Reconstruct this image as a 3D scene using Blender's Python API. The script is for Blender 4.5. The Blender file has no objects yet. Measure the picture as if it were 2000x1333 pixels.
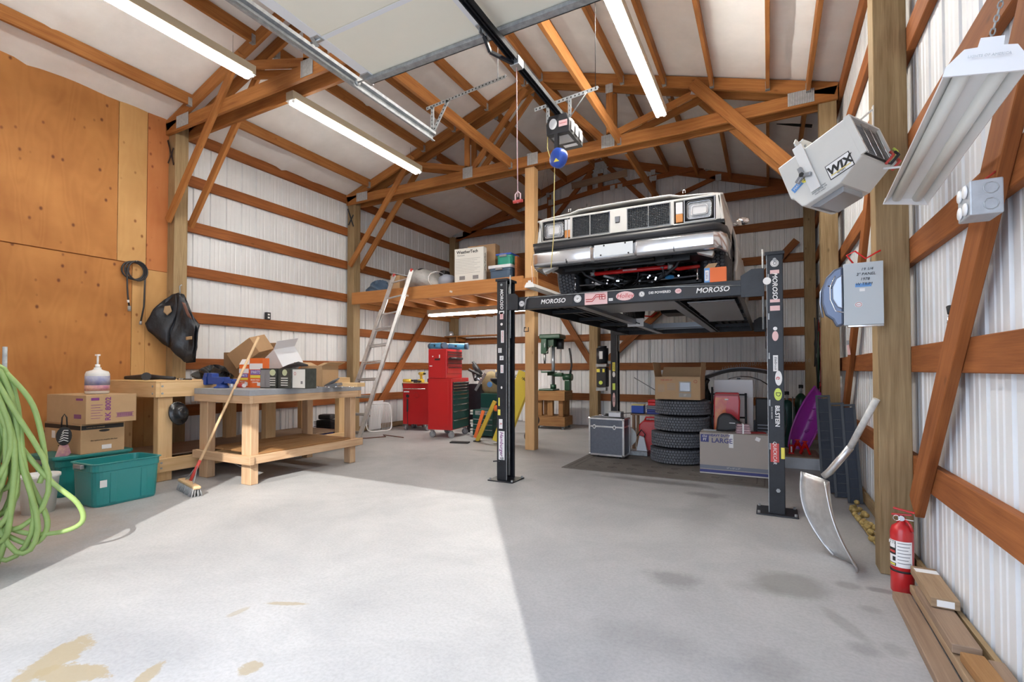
import bpy, bmesh, math, random
from mathutils import Vector, Matrix, Euler
R = math.radians
rnd = random.Random(7)
SC = bpy.context.scene
COL = SC.collection

# ------------------------------------------------------------------ camera
cam = bpy.data.cameras.new('camera')
cam.sensor_fit = 'HORIZONTAL'; cam.sensor_width = 36.0
cam.lens = 947.3 * 36.0 / 2000.0
cam.shift_y = 36.87 / 2000.0
cam.clip_start = 0.02
camo = bpy.data.objects.new('camera', cam); COL.objects.link(camo)
camo.location = (0, 0, 1.17)
camo.rotation_euler = (R(90) + 0.0197869, 0, 0.486547)
SC.camera = camo

# ------------------------------------------------------------------ sky, sun, exposure
W = bpy.data.worlds.new('sky'); SC.world = W; W.use_nodes = True
wn = W.node_tree; wn.nodes.clear()
wo = wn.nodes.new('ShaderNodeOutputWorld'); wb = wn.nodes.new('ShaderNodeBackground')
wtc = wn.nodes.new('ShaderNodeTexCoord'); wsep = wn.nodes.new('ShaderNodeSeparateXYZ')
wr = wn.nodes.new('ShaderNodeValToRGB')
wr.color_ramp.elements[0].position = 0.0; wr.color_ramp.elements[0].color = (0.80, 0.88, 1.0, 1)
wr.color_ramp.elements[1].position = 0.9; wr.color_ramp.elements[1].color = (0.50, 0.68, 1.0, 1)
wn.links.new(wtc.outputs['Generated'], wsep.inputs[0]); wn.links.new(wsep.outputs['Z'], wr.inputs[0])
wn.links.new(wr.outputs[0], wb.inputs[0]); wn.links.new(wb.outputs[0], wo.inputs[0])
wb.inputs[1].default_value = 2.6

sun = bpy.data.lights.new('sun', 'SUN'); sun.energy = 3.5; sun.angle = R(0.53); sun.color = (1.0, 0.96, 0.89)
suno = bpy.data.objects.new('sun', sun); COL.objects.link(suno)
sd = Vector((-0.68, 1.0, -0.79)).normalized()
suno.rotation_euler = sd.to_track_quat('-Z', 'Y').to_euler(); suno.location = (4, -6, 8)

SC.view_settings.view_transform = 'Standard'; SC.view_settings.look = 'None'
SC.view_settings.gamma = 1.0; SC.view_settings.use_curve_mapping = False
SC.view_settings.exposure = 0.56
SC.cycles.max_bounces = 14; SC.cycles.diffuse_bounces = 8; SC.cycles.glossy_bounces = 4
SC.cycles.use_denoising = True

# ------------------------------------------------------------------ materials
MATS = {}
def M(name, col=None, rough=0.6, metal=0.0, nz=None, bump=None, emit=None, alpha=None, spec=None, col2=None, trans=None, coord='Object', stretch=None, coat=None):
    if name in MATS: return MATS[name]
    m = bpy.data.materials.new(name); m.use_nodes = True; MATS[name] = m
    nt = m.node_tree; b = nt.nodes['Principled BSDF']
    c = tuple(col) + (1,) if len(col) == 3 else col
    b.inputs['Base Color'].default_value = c
    b.inputs['Roughness'].default_value = rough; b.inputs['Metallic'].default_value = metal
    if spec is not None: b.inputs['Specular IOR Level'].default_value = spec
    if coat: b.inputs['Coat Weight'].default_value = coat
    if trans: b.inputs['Transmission Weight'].default_value = trans
    if alpha is not None: b.inputs['Alpha'].default_value = alpha
    if emit: b.inputs['Emission Color'].default_value = c; b.inputs['Emission Strength'].default_value = emit
    tc = None
    def coords():
        nonlocal tc
        if tc: return tc
        t = nt.nodes.new('ShaderNodeTexCoord'); o = t.outputs[coord]
        if stretch:
            mp = nt.nodes.new('ShaderNodeMapping'); mp.inputs['Scale'].default_value = stretch
            nt.links.new(o, mp.inputs[0]); o = mp.outputs[0]
        tc = o; return tc
    if nz:
        sc, amt = nz
        n = nt.nodes.new('ShaderNodeTexNoise'); n.inputs['Scale'].default_value = sc; n.inputs['Detail'].default_value = 6
        n.inputs['Roughness'].default_value = 0.65
        r = nt.nodes.new('ShaderNodeValToRGB')
        r.color_ramp.elements[0].position = 0.3; r.color_ramp.elements[1].position = 0.72
        d = col2 if col2 else tuple(x * (1 - amt) for x in c[:3])
        r.color_ramp.elements[0].color = tuple(d) + (1,); r.color_ramp.elements[1].color = tuple(min(1, x * (1 + amt * .35)) for x in c[:3]) + (1,)
        nt.links.new(coords(), n.inputs[0]); nt.links.new(n.outputs[0], r.inputs[0]); nt.links.new(r.outputs[0], b.inputs['Base Color'])
    if bump:
        sc, st = bump
        n = nt.nodes.new('ShaderNodeTexNoise'); n.inputs['Scale'].default_value = sc; n.inputs['Detail'].default_value = 4
        bp = nt.nodes.new('ShaderNodeBump'); bp.inputs['Strength'].default_value = st; bp.inputs['Distance'].default_value = 0.01
        nt.links.new(coords(), n.inputs[0]); nt.links.new(n.outputs[0], bp.inputs['Height']); nt.links.new(bp.outputs[0], b.inputs['Normal'])
    return m

def wood(name, c1, c2, knots=0.5, rough=0.7, knotcol=None, fig=1.0, dust=0.0):
    """timber with grain along UV u (metres)"""
    m = bpy.data.materials.new(name); m.use_nodes = True; MATS[name] = m
    nt = m.node_tree; b = nt.nodes['Principled BSDF']; b.inputs['Roughness'].default_value = rough
    b.inputs['Specular IOR Level'].default_value = 0.25
    L = nt.links.new; N = nt.nodes.new
    uv = N('ShaderNodeTexCoord')
    mp = N('ShaderNodeMapping'); mp.inputs['Scale'].default_value = (0.9, 14, 1); L(uv.outputs['UV'], mp.inputs[0])
    n1 = N('ShaderNodeTexNoise'); n1.inputs['Scale'].default_value = 2.2; n1.inputs['Detail'].default_value = 5; n1.inputs['Distortion'].default_value = 0.8; L(mp.outputs[0], n1.inputs[0])
    mp2 = N('ShaderNodeMapping'); mp2.inputs['Scale'].default_value = (3, 90, 1); L(uv.outputs['UV'], mp2.inputs[0])
    n2 = N('ShaderNodeTexNoise'); n2.inputs['Scale'].default_value = 2.0; n2.inputs['Detail'].default_value = 3; L(mp2.outputs[0], n2.inputs[0])
    n3 = N('ShaderNodeTexNoise'); n3.inputs['Scale'].default_value = 1.3; n3.inputs['Detail'].default_value = 2; L(uv.outputs['UV'], n3.inputs[0])
    mix = N('ShaderNodeMix'); mix.data_type = 'FLOAT'; mix.inputs[0].default_value = 0.35; L(n1.outputs[0], mix.inputs[2]); L(n2.outputs[0], mix.inputs[3])
    mix2 = N('ShaderNodeMix'); mix2.data_type = 'FLOAT'; mix2.inputs[0].default_value = 0.35; L(mix.outputs[0], mix2.inputs[2]); L(n3.outputs[0], mix2.inputs[3])
    rp = N('ShaderNodeValToRGB'); rp.color_ramp.elements[0].position = 0.34; rp.color_ramp.elements[1].position = 0.66
    rp.color_ramp.elements[0].color = tuple(c1) + (1,); rp.color_ramp.elements[1].color = tuple(c2) + (1,)
    L(mix2.outputs[0], rp.inputs[0]); out = rp.outputs[0]
    if knots:
        mk = N('ShaderNodeMapping'); mk.inputs['Scale'].default_value = (1.6, 3.4, 1); L(uv.outputs['UV'], mk.inputs[0])
        v = N('ShaderNodeTexVoronoi'); v.inputs['Scale'].default_value = 1.6; L(mk.outputs[0], v.inputs[0])
        kr = N('ShaderNodeValToRGB'); kr.color_ramp.elements[0].position = 0.03; kr.color_ramp.elements[1].position = 0.085
        kr.color_ramp.elements[0].color = (1, 1, 1, 1); kr.color_ramp.elements[1].color = (0, 0, 0, 1); L(v.outputs['Distance'], kr.inputs[0])
        ml = N('ShaderNodeMath'); ml.operation = 'MULTIPLY'; ml.inputs[1].default_value = knots; L(kr.outputs[0], ml.inputs[0])
        mc = N('ShaderNodeMix'); mc.data_type = 'RGBA'; L(ml.outputs[0], mc.inputs[0]); L(out, mc.inputs[6])
        mc.inputs[7].default_value = tuple(knotcol or [x * .35 for x in c1]) + (1,); out = mc.outputs[2]
    L(out, b.inputs['Base Color'])
    bp = N('ShaderNodeBump'); bp.inputs['Strength'].default_value = 0.25; bp.inputs['Distance'].default_value = 0.004
    L(mix.outputs[0], bp.inputs['Height']); L(bp.outputs[0], b.inputs['Normal'])
    return m

wood('girt_wood', (0.17, 0.05, 0.014), (0.36, 0.125, 0.036), 0.4)
wood('truss_wood', (0.23, 0.08, 0.02), (0.46, 0.20, 0.06), 0.45)
wood('dark_girt_wood', (0.17, 0.055, 0.02), (0.32, 0.125, 0.042), 0.4)
wood('treated_post', (0.20, 0.13, 0.06), (0.42, 0.30, 0.165), 0.6)
wood('new_lumber', (0.60, 0.38, 0.18), (0.78, 0.56, 0.31), 0.55, knotcol=(0.33, 0.14, 0.05))
wood('worn_plank', (0.23, 0.145, 0.085), (0.42, 0.30, 0.19), 0.5)
wood('brown_lumber', (0.22, 0.105, 0.04), (0.42, 0.23, 0.095), 0.4)
wood('aged_lumber', (0.44, 0.26, 0.14), (0.66, 0.47, 0.30), 0.55, knotcol=(0.25, 0.10, 0.04))
wood('grey_lumber', (0.20, 0.13, 0.09), (0.37, 0.26, 0.18), 0.5)
wood('loft_board', (0.38, 0.15, 0.045), (0.55, 0.25, 0.085), 0.4)
wood('pale_post', (0.58, 0.34, 0.15), (0.72, 0.47, 0.24), 0.5, knotcol=(0.36, 0.14, 0.05))

def plywood_mat(name, ca, cb, knot):
    m = bpy.data.materials.new(name); m.use_nodes = True; MATS[name] = m
    nt = m.node_tree; b = nt.nodes['Principled BSDF']; b.inputs['Roughness'].default_value = 0.65; b.inputs['Specular IOR Level'].default_value = .25
    L = nt.links.new; N = nt.nodes.new
    uv = N('ShaderNodeTexCoord')
    mp = N('ShaderNodeMapping'); mp.inputs['Scale'].default_value = (0.55, 2.3, 1); L(uv.outputs['UV'], mp.inputs[0])
    n = N('ShaderNodeTexNoise'); n.inputs['Scale'].default_value = 1.5; n.inputs['Detail'].default_value = 2; n.inputs['Distortion'].default_value = .4; L(mp.outputs[0], n.inputs[0])
    ms = N('ShaderNodeMath'); ms.operation = 'MULTIPLY'; ms.inputs[1].default_value = 60; L(n.outputs[0], ms.inputs[0])
    sn = N('ShaderNodeMath'); sn.operation = 'SINE'; L(ms.outputs[0], sn.inputs[0])
    n2 = N('ShaderNodeTexNoise'); n2.inputs['Scale'].default_value = 2.1; n2.inputs['Detail'].default_value = 4; L(uv.outputs['UV'], n2.inputs[0])
    a = N('ShaderNodeMath'); a.operation = 'MULTIPLY_ADD'; a.inputs[1].default_value = .045; L(sn.outputs[0], a.inputs[0]); L(n2.outputs[0], a.inputs[2])
    rp = N('ShaderNodeValToRGB'); rp.color_ramp.elements[0].position = .12; rp.color_ramp.elements[1].position = .85
    rp.color_ramp.elements[0].color = tuple(ca) + (1,); rp.color_ramp.elements[1].color = tuple(cb) + (1,); L(a.outputs[0], rp.inputs[0])
    mk = N('ShaderNodeMapping'); mk.inputs['Scale'].default_value = (3.6, 5.2, 1); L(uv.outputs['UV'], mk.inputs[0])
    v = N('ShaderNodeTexVoronoi'); v.inputs['Scale'].default_value = 1.9; L(mk.outputs[0], v.inputs[0])
    kr = N('ShaderNodeValToRGB'); kr.color_ramp.elements[0].position = .07; kr.color_ramp.elements[1].position = .19
    kr.color_ramp.elements[0].color = (1, 1, 1, 1); kr.color_ramp.elements[1].color = (0, 0, 0, 1); L(v.outputs['Distance'], kr.inputs[0])
    sep = N('ShaderNodeSeparateColor'); L(v.outputs['Color'], sep.inputs[0])
    gt = N('ShaderNodeMath'); gt.operation = 'GREATER_THAN'; gt.inputs[1].default_value = .45; L(sep.outputs[0], gt.inputs[0])
    mm = N('ShaderNodeMath'); mm.operation = 'MULTIPLY'; L(kr.outputs[0], mm.inputs[0]); L(gt.outputs[0], mm.inputs[1])
    m3 = N('ShaderNodeMath'); m3.operation = 'MULTIPLY'; m3.inputs[1].default_value = .95; L(mm.outputs[0], m3.inputs[0])
    mc = N('ShaderNodeMix'); mc.data_type = 'RGBA'; L(m3.outputs[0], mc.inputs[0]); L(rp.outputs[0], mc.inputs[6]); mc.inputs[7].default_value = tuple(knot) + (1,)
    L(mc.outputs[2], b.inputs['Base Color'])
    return m
plywood_mat('plywood', (0.30, 0.11, 0.028), (0.52, 0.235, 0.07), (0.13, 0.04, 0.015))
plywood_mat('plywood_pale', (0.44, 0.23, 0.08), (0.60, 0.35, 0.14), (0.2, 0.07, 0.02))
plywood_mat('plywood_red', (0.40, 0.13, 0.04), (0.50, 0.20, 0.07), (0.2, 0.05, 0.02))

def concrete():
    m = bpy.data.materials.new('concrete'); m.use_nodes = True
    nt = m.node_tree; b = nt.nodes['Principled BSDF']; b.inputs['Roughness'].default_value = .55; b.inputs['Specular IOR Level'].default_value = .35
    L = nt.links.new; N = nt.nodes.new
    g = N('ShaderNodeNewGeometry')
    def noise(s, d, r=.6, dist=0):
        n = N('ShaderNodeTexNoise'); n.inputs['Scale'].default_value = s; n.inputs['Detail'].default_value = d; n.inputs['Roughness'].default_value = r; n.inputs['Distortion'].default_value = dist
        L(g.outputs['Position'], n.inputs[0]); return n.outputs[0]
    a = noise(1.1, 8, .7, .4)
    r1 = N('ShaderNodeValToRGB'); r1.color_ramp.elements[0].position = .32; r1.color_ramp.elements[1].position = .68
    r1.color_ramp.elements[0].color = (.33, .335, .345, 1); r1.color_ramp.elements[1].color = (.45, .45, .455, 1); L(a, r1.inputs[0])
    # fine speckle
    s = noise(60, 3); r2 = N('ShaderNodeValToRGB'); r2.color_ramp.elements[0].position = .3; r2.color_ramp.elements[1].position = .6
    r2.color_ramp.elements[0].color = (.9, .9, .9, 1); r2.color_ramp.elements[1].color = (1.04, 1.04, 1.04, 1); L(s, r2.inputs[0])
    mx = N('ShaderNodeMix'); mx.data_type = 'RGBA'; mx.blend_type = 'MULTIPLY'; mx.inputs[0].default_value = 1; L(r1.outputs[0], mx.inputs[6]); L(r2.outputs[0], mx.inputs[7])
    out = mx.outputs[2]
    wob = noise(5.5, 5, .75)
    def spot(x, y, rx, ry, col, k, soft=.35, wobble=1.0, rot=0):
        nonlocal out
        mp = N('ShaderNodeMapping'); mp.vector_type = 'TEXTURE'; mp.inputs['Location'].default_value = (x, y, 0); mp.inputs['Scale'].default_value = (rx, ry, 1e3); mp.inputs['Rotation'].default_value = (0, 0, rot)
        L(g.outputs['Position'], mp.inputs[0])
        ln = N('ShaderNodeVectorMath'); ln.operation = 'LENGTH'; L(mp.outputs[0], ln.inputs[0])
        ad = N('ShaderNodeMath'); ad.operation = 'MULTIPLY_ADD'; ad.inputs[1].default_value = wobble * 2; L(wob, ad.inputs[0]); L(ln.outputs['Value'], ad.inputs[2])
        rp = N('ShaderNodeMapRange'); rp.inputs[1].default_value = 1.0 + wobble - soft; rp.inputs[2].default_value = 1.0 + wobble + soft; rp.inputs[3].default_value = k; rp.inputs[4].default_value = 0
        L(ad.outputs[0], rp.inputs[0])
        mc = N('ShaderNodeMix'); mc.data_type = 'RGBA'; L(rp.outputs[0], mc.inputs[0]); L(out, mc.inputs[6]); mc.inputs[7].default_value = tuple(col) + (1,); out = mc.outputs[2]
    for sp in STAINS: spot(*sp)
    L(out, b.inputs['Base Color'])
    bp = N('ShaderNodeBump'); bp.inputs['Strength'].default_value = .05; bp.inputs['Distance'].default_value = .003; L(s, bp.inputs['Height']); L(bp.outputs[0], b.inputs['Normal'])
    MATS['concrete'] = m
T = (.33, .27, .17); D = (.14, .14, .14); G = (.2, .2, .19)
STAINS = [(-2.56, .89, .07, .13, T, .85, .10, 1.35, .5), (-2.38, .88, .13, .06, T, .85, .08, 1.5, .3), (-2.11, 1.01, .03, .07, T, .8, .12, 1.4, .6), (-1.80, 1.22, .04, .045, T, .75, .12, 1.3), (-2.14, 1.635, .11, .018, T, .7, .15, 1.3, .45), (-2.27, 1.48, .02, .05, T, .5, .2, 1.3),
          (.09, 3.06, .17, .16, G, .62, .25, .5), (-.06, 2.93, .12, .07, G, .35, .4, .7), (.37, 3.19, .06, .05, G, .55, .3, .5), (.30, 2.70, .035, .16, G, .4, .3, .6, .5),
          (-.47, 2.83, .13, .10, D, .5, .4, 1.1), (-.5, 4.86, .16, .10, D, .6, .4, .9), (-.48, 4.2, .12, .5, D, .2, .5, 1), (-1.05, 5.2, .55, .08, D, .65, .4, .9), (-2.3, 4.62, .09, .08, D, .3, .4, 1),
          (-3.62, 6.0, .2, .06, D, .5, .4, .8), (-.48, 2.15, .25, .12, D, .18, .5, 1), (-.0, 2.2, .1, .12, D, .28, .4, 1), (.35, 2.5, .06, .05, D, .4, .4, .8),
          (.45, 2.56, .05, .06, G, .4, .3, .8), (.52, 3.2, .07, .03, D, .6, .3, .8), (.43, 2.93, .05, .04, G, .4, .3, .8), (-5.0, 1.5, .6, .4, (.30, .19, .1), .5, .7, 1)]
concrete()

M('sheet_metal', (0.78, 0.79, 0.80), 0.42, 0.0, nz=(1.5, .10), spec=.5)
M('insulation', (0.88, 0.87, 0.86), 0.6, 0, nz=(3.0, .08), bump=(9, .25))
M('galv', (0.42, 0.44, 0.45), 0.55, 0.5, nz=(25, .35))
M('gusset_metal', (0.62, 0.64, 0.65), 0.45, 0.35, nz=(30, .25))
M('black_steel', (0.018, 0.021, 0.028), 0.42, 0.1, nz=(8, .5), spec=.5); M('rail_black', (.015, .015, .017), .7, spec=.2)
M('black_plastic', (0.022, 0.022, 0.025), 0.5)
M('chrome', (0.85, 0.86, 0.88), 0.12, 1.0)
M('aluminium', (0.72, 0.72, 0.72), 0.35, 0.85, nz=(10, .25))
M('white_enamel', (0.82, 0.82, 0.80), 0.4); M('tan_enamel', (0.42, 0.36, 0.26), 0.45)
M('white', (0.85, 0.85, 0.85), 0.5)
M('door_cream', (0.90, 0.87, 0.74), 0.5, nz=(2, .03))
M('door_white', (0.82, 0.83, 0.84), 0.45)
M('tube_lit', (1.0, 0.965, 0.90), 0.4, emit=64.0); M('tube_mid', (1.0, 0.965, 0.90), 0.4, emit=98.0); M('gusset_dark', (.22, .23, .24), .6)
M('tube_dim', (0.80, 0.79, 0.72), 0.35)
M('red', (0.50, 0.015, 0.018), 0.32, 0, coat=.3)
M('dark', (0.02, 0.02, 0.02), 0.7)
M('rubber', (0.05, 0.052, 0.06), 0.7, nz=(40, .3)); M('tread_rubber', (0.15, 0.16, 0.18), 0.7, nz=(40, .3))
M('cardboard', (0.50, 0.33, 0.18), 0.85, nz=(5, .1))
M('cardboard_dark', (0.33, 0.20, 0.105), 0.85, nz=(5, .1))

# ------------------------------------------------------------------ mesh building
class MB:
    def __init__(s): s.v = []; s.f = []; s.uv = []; s.mi = []; s.mats = []; s.sm = []
    def m(s, mat):
        if mat is None: return 0
        if mat not in s.mats: s.mats.append(mat)
        return s.mats.index(mat)
    def face(s, idx, uv=None, mi=0, smooth=False):
        s.f.append(idx); s.uv.append(uv); s.mi.append(mi); s.sm.append(smooth)
    def box(s, c, d, rot=None, mat=None, taper=None):
        """box centre c, dims d, rot euler; taper=(tx,ty) scales the top"""
        mi = s.m(mat); i = len(s.v); h = [x / 2 for x in d]; E = Euler(rot).to_matrix() if rot else None; c = Vector(c)
        L = max(range(3), key=lambda k: d[k])
        P = []
        for z in (-1, 1):
            for y in (-1, 1):
                for x in (-1, 1):
                    tx, ty = (taper if (taper and z > 0) else (1, 1))
                    p = Vector((x * h[0] * tx, y * h[1] * ty, z * h[2])); P.append(p.copy()); s.v.append(c + (E @ p if E else p))
        o = (rnd.random() * 7, rnd.random() * 7)
        for q in ((0, 2, 3, 1), (4, 5, 7, 6), (0, 1, 5, 4), (2, 6, 7, 3), (0, 4, 6, 2), (1, 3, 7, 5)):
            n = (P[q[1]] - P[q[0]]).cross(P[q[3]] - P[q[0]]); ax = max(range(3), key=lambda k: abs(n[k]))
            oth = [k for k in range(3) if k != ax]
            if L in oth: u = L; w = [k for k in oth if k != L][0]
            else: u, w = oth
            s.face([i + k for k in q], [(P[k][u] + o[0], P[k][w] + o[1] + ax * .37) for k in q], mi)
        return s
    def bx(s, x0, x1, y0, y1, z0, z1, mat=None): return s.box(((x0 + x1) / 2, (y0 + y1) / 2, (z0 + z1) / 2), (abs(x1 - x0), abs(y1 - y0), abs(z1 - z0)), None, mat)
    def beam(s, a, b, w, h, up=(0, 0, 1), mat=None):
        """rectangular bar from a to b, w = width (sideways), h = height (along up)"""
        a = Vector(a); b = Vector(b); d = b - a; L = d.length; d.normalize(); up = Vector(up)
        sd_ = d.cross(up)
        if sd_.length < 1e-5: sd_ = d.cross(Vector((1, 0, 0)))
        sd_.normalize(); u = sd_.cross(d)
        mt = Matrix((d, sd_, u)).transposed()
        return s.box((a + b) / 2, (L, w, h), mt.to_euler(), mat)
    def cyl(s, a, b, r, n=12, mat=None, r2=None, caps=True, smooth=True):
        return s.tube([a, b], [r, r if r2 is None else r2], n, mat, caps, smooth)
    def tube(s, pts, r, n=8, mat=None, caps=True, smooth=True, closed=False):
        mi = s.m(mat); pts = [Vector(p) for p in pts]; k = len(pts)
        rr = r if isinstance(r, (list, tuple)) else [r] * k
        i0 = len(s.v); ref = None
        for j, p in enumerate(pts):
            if closed: d = pts[(j + 1) % k] - pts[j - 1]
            else: d = (pts[min(j + 1, k - 1)] - pts[max(j - 1, 0)])
            if d.length < 1e-9: d = Vector((0, 0, 1))
            d.normalize()
            if ref is None:
                ref = d.cross(Vector((0, 0, 1)))
                if ref.length < .05: ref = d.cross(Vector((1, 0, 0)))
            ref = ref - d * ref.dot(d)
            if ref.length < 1e-6: ref = d.orthogonal()
            ref.normalize(); q = d.cross(ref)
            for t in range(n):
                an = 2 * math.pi * t / n
                s.v.append(p + (ref * math.cos(an) + q * math.sin(an)) * rr[j])
        segs = k if closed else k - 1
        for j in range(segs):
            A = i0 + j * n; B = i0 + ((j + 1) % k) * n
            for t in range(n):
                s.face([A + t, A + (t + 1) % n, B + (t + 1) % n, B + t], None, mi, smooth)
        if caps and not closed:
            s.face([i0 + t for t in range(n)][::-1], None, mi); s.face([i0 + (k - 1) * n + t for t in range(n)], None, mi)
        return s
    def lathe(s, prof, c=(0, 0, 0), n=24, mat=None, rot=None, smooth=True, sx=1, sy=1):
        """prof list of (r,z)"""
        mi = s.m(mat); i0 = len(s.v); E = Euler(rot).to_matrix() if rot else None; c = Vector(c)
        for r_, z in prof:
            for t in range(n):
                a = 2 * math.pi * t / n; p = Vector((r_ * math.cos(a) * sx, r_ * math.sin(a) * sy, z)); s.v.append(c + (E @ p if E else p))
        for j in range(len(prof) - 1):
            for t in range(n):
                s.face([i0 + j * n + t, i0 + j * n + (t + 1) % n, i0 + (j + 1) * n + (t + 1) % n, i0 + (j + 1) * n + t], None, mi, smooth)
        if prof[0][0] > 1e-4: s.face([i0 + t for t in range(n)][::-1], None, mi)
        if prof[-1][0] > 1e-4: s.face([i0 + (len(prof) - 1) * n + t for t in range(n)], None, mi)
        return s
    def prism(s, poly, t, org=(0, 0, 0), ex=(1, 0, 0), ey=(0, 0, 1), mat=None, smooth=False):
        """poly 2D points in plane (ex,ey) at org, extruded by t along ex x ey"""
        mi = s.m(mat); ex = Vector(ex).normalized(); ey = Vector(ey).normalized(); n = ex.cross(ey).normalized() * t; org = Vector(org)
        i = len(s.v); k = len(poly)
        for p in poly: s.v.append(org + ex * p[0] + ey * p[1])
        for p in poly: s.v.append(org + ex * p[0] + ey * p[1] + n)
        s.face(list(range(i, i + k))[::-1], [tuple(p) for p in poly][::-1], mi); s.face(list(range(i + k, i + 2 * k)), [tuple(p) for p in poly], mi)
        for j in range(k): s.face([i + j, i + (j + 1) % k, i + k + (j + 1) % k, i + k + j], None, mi, smooth)
        return s
    def quad(s, a, b, c, d, mat=None, smooth=False):
        mi = s.m(mat); i = len(s.v); s.v += [Vector(a), Vector(b), Vector(c), Vector(d)]
        l1 = (Vector(b) - Vector(a)).length; l2 = (Vector(d) - Vector(a)).length
        s.face([i, i + 1, i + 2, i + 3], [(0, 0), (l1, 0), (l1, l2), (0, l2)], mi, smooth); return s
    def grid(s, rows, mat=None, smooth=True, thick=None):
        mi = s.m(mat); i = len(s.v); nr = len(rows); nc = len(rows[0])
        for r_ in rows: s.v += [Vector(p) for p in r_]
        for a in range(nr - 1):
            for b_ in range(nc - 1):
                q = [i + a * nc + b_, i + a * nc + b_ + 1, i + (a + 1) * nc + b_ + 1, i + (a + 1) * nc + b_]
                s.face(q, [(s.v[k].x + s.v[k].z * .3, s.v[k].y + s.v[k].z * .3) for k in q], mi, smooth)
        return s
    def mesh(s, name, mat=None):
        me = bpy.data.meshes.new(name); me.from_pydata([tuple(p) for p in s.v], [], s.f)
        ul = me.uv_layers.new(name='UVMap').data; li = 0
        for f, uv in zip(s.f, s.uv):
            for k, vi in enumerate(f):
                ul[li].uv = uv[k] if uv else (s.v[vi].x + s.v[vi].y * .5, s.v[vi].z + s.v[vi].y * .3); li += 1
        if s.mats:
            for x in s.mats: me.materials.append(MATS[x])
        elif mat: me.materials.append(MATS[mat])
        me.polygons.foreach_set('material_index', s.mi if s.mats else [0] * len(s.f))
        me.polygons.foreach_set('use_smooth', s.sm)
        me.update(); return me
    def build(s, name, mat=None, parent=None, bevel=0, sub=0, bseg=2, solid=0, recalc=False):
        me = s.mesh(name, mat)
        if recalc:
            bm = bmesh.new(); bm.from_mesh(me); bmesh.ops.recalc_face_normals(bm, faces=bm.faces); bm.to_mesh(me); bm.free()
        o = bpy.data.objects.new(name, me); COL.objects.link(o)
        if parent: o.parent = parent
        if solid: k = o.modifiers.new('s', 'SOLIDIFY'); k.thickness = solid; k.offset = 0
        if bevel:
            k = o.modifiers.new('b', 'BEVEL'); k.width = bevel; k.segments = bseg; k.limit_method = 'ANGLE'; k.angle_limit = R(35); k.harden_normals = False
            for p in me.polygons: pass
        if sub: k = o.modifiers.new('u', 'SUBSURF'); k.levels = sub; k.render_levels = sub
        return o

def tag(o, label=None, cat=None, group=None, kind=None):
    if label: o['label'] = label
    if cat: o['category'] = cat
    if group: o['group'] = group
    if kind: o['kind'] = kind
    return o
def thing(name, label, cat, loc=(0, 0, 0), rz=0, group=None, rot=None):
    o = bpy.data.objects.new(name, None); o.empty_display_size = .1; COL.objects.link(o)
    o.location = loc; o.rotation_euler = rot if rot else (0, 0, rz)
    return tag(o, label, cat, group)
def inst(name, mesh, parent=None, loc=(0, 0, 0), rot=(0, 0, 0), scale=(1, 1, 1)):
    o = bpy.data.objects.new(name, mesh); COL.objects.link(o); o.location = loc; o.rotation_euler = rot; o.scale = scale
    if parent: o.parent = parent
    return o
def dup(root, loc, rz=0, label=None, rot=None):
    r = root.copy(); COL.objects.link(r); r.location = loc; r.rotation_euler = rot if rot else (0, 0, rz)
    if label: r['label'] = label
    def rec(src, dst):
        for ch in src.children:
            c = ch.copy(); COL.objects.link(c); c.parent = dst; rec(ch, c)
    rec(root, r); return r
def struct(o): o['kind'] = 'structure'; return o
_fonts = {}
def text(name, s, size, mat, parent=None, loc=(0, 0, 0), ex=(1, 0, 0), ey=(0, 0, 1), depth=.0008, align='CENTER', bold=0.0, shear=0.0, xs=1.0):
    """flat lettering as a thin mesh, reading along ex with letters upright along ey"""
    cu = bpy.data.curves.new(name, 'FONT'); cu.body = s; cu.size = size; cu.extrude = depth; cu.align_x = align; cu.align_y = 'CENTER'; cu.offset = bold; cu.shear = shear; cu.resolution_u = 2
    t = bpy.data.objects.new(name, cu); COL.objects.link(t)
    bpy.context.view_layer.update()
    me = bpy.data.meshes.new_from_object(t.evaluated_get(bpy.context.evaluated_depsgraph_get()))
    bpy.data.objects.remove(t)
    me.name = name; me.materials.clear(); me.materials.append(MATS[mat])
    ex = Vector(ex).normalized(); ey = Vector(ey).normalized(); n = ex.cross(ey)
    mt = Matrix((ex * xs, ey, n)).transposed().to_4x4(); mt.translation = Vector(loc)
    me.transform(mt)
    o = bpy.data.objects.new(name, me); COL.objects.link(o)
    if parent: o.parent = parent
    return o
# ================================================================== STRUCTURE
XL, XR, YB, YF = -6.78, 0.75, 9.74, -0.15         # sheet planes
GL, GR, GB = -6.74, 0.711, 9.70                   # inner faces of the wall girts
XC = -3.0
def ceil_z(x): return 4.33 + .32 * (x + 6.74) if x <= XC else 4.33 + .32 * 3.74 - .322 * (x - XC)

fl = MB(); fl.bx(XL - .2, XR + .2, YF - .1, YB + .2, -.12, 0)
struct(fl.build('floor', 'concrete'))
ap = MB(); ap.bx(-30, 30, -30, YF - .1, -.16, -.015)
o = struct(ap.build('driveway', 'concrete')); o['label'] = 'concrete apron outside the open door'

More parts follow.
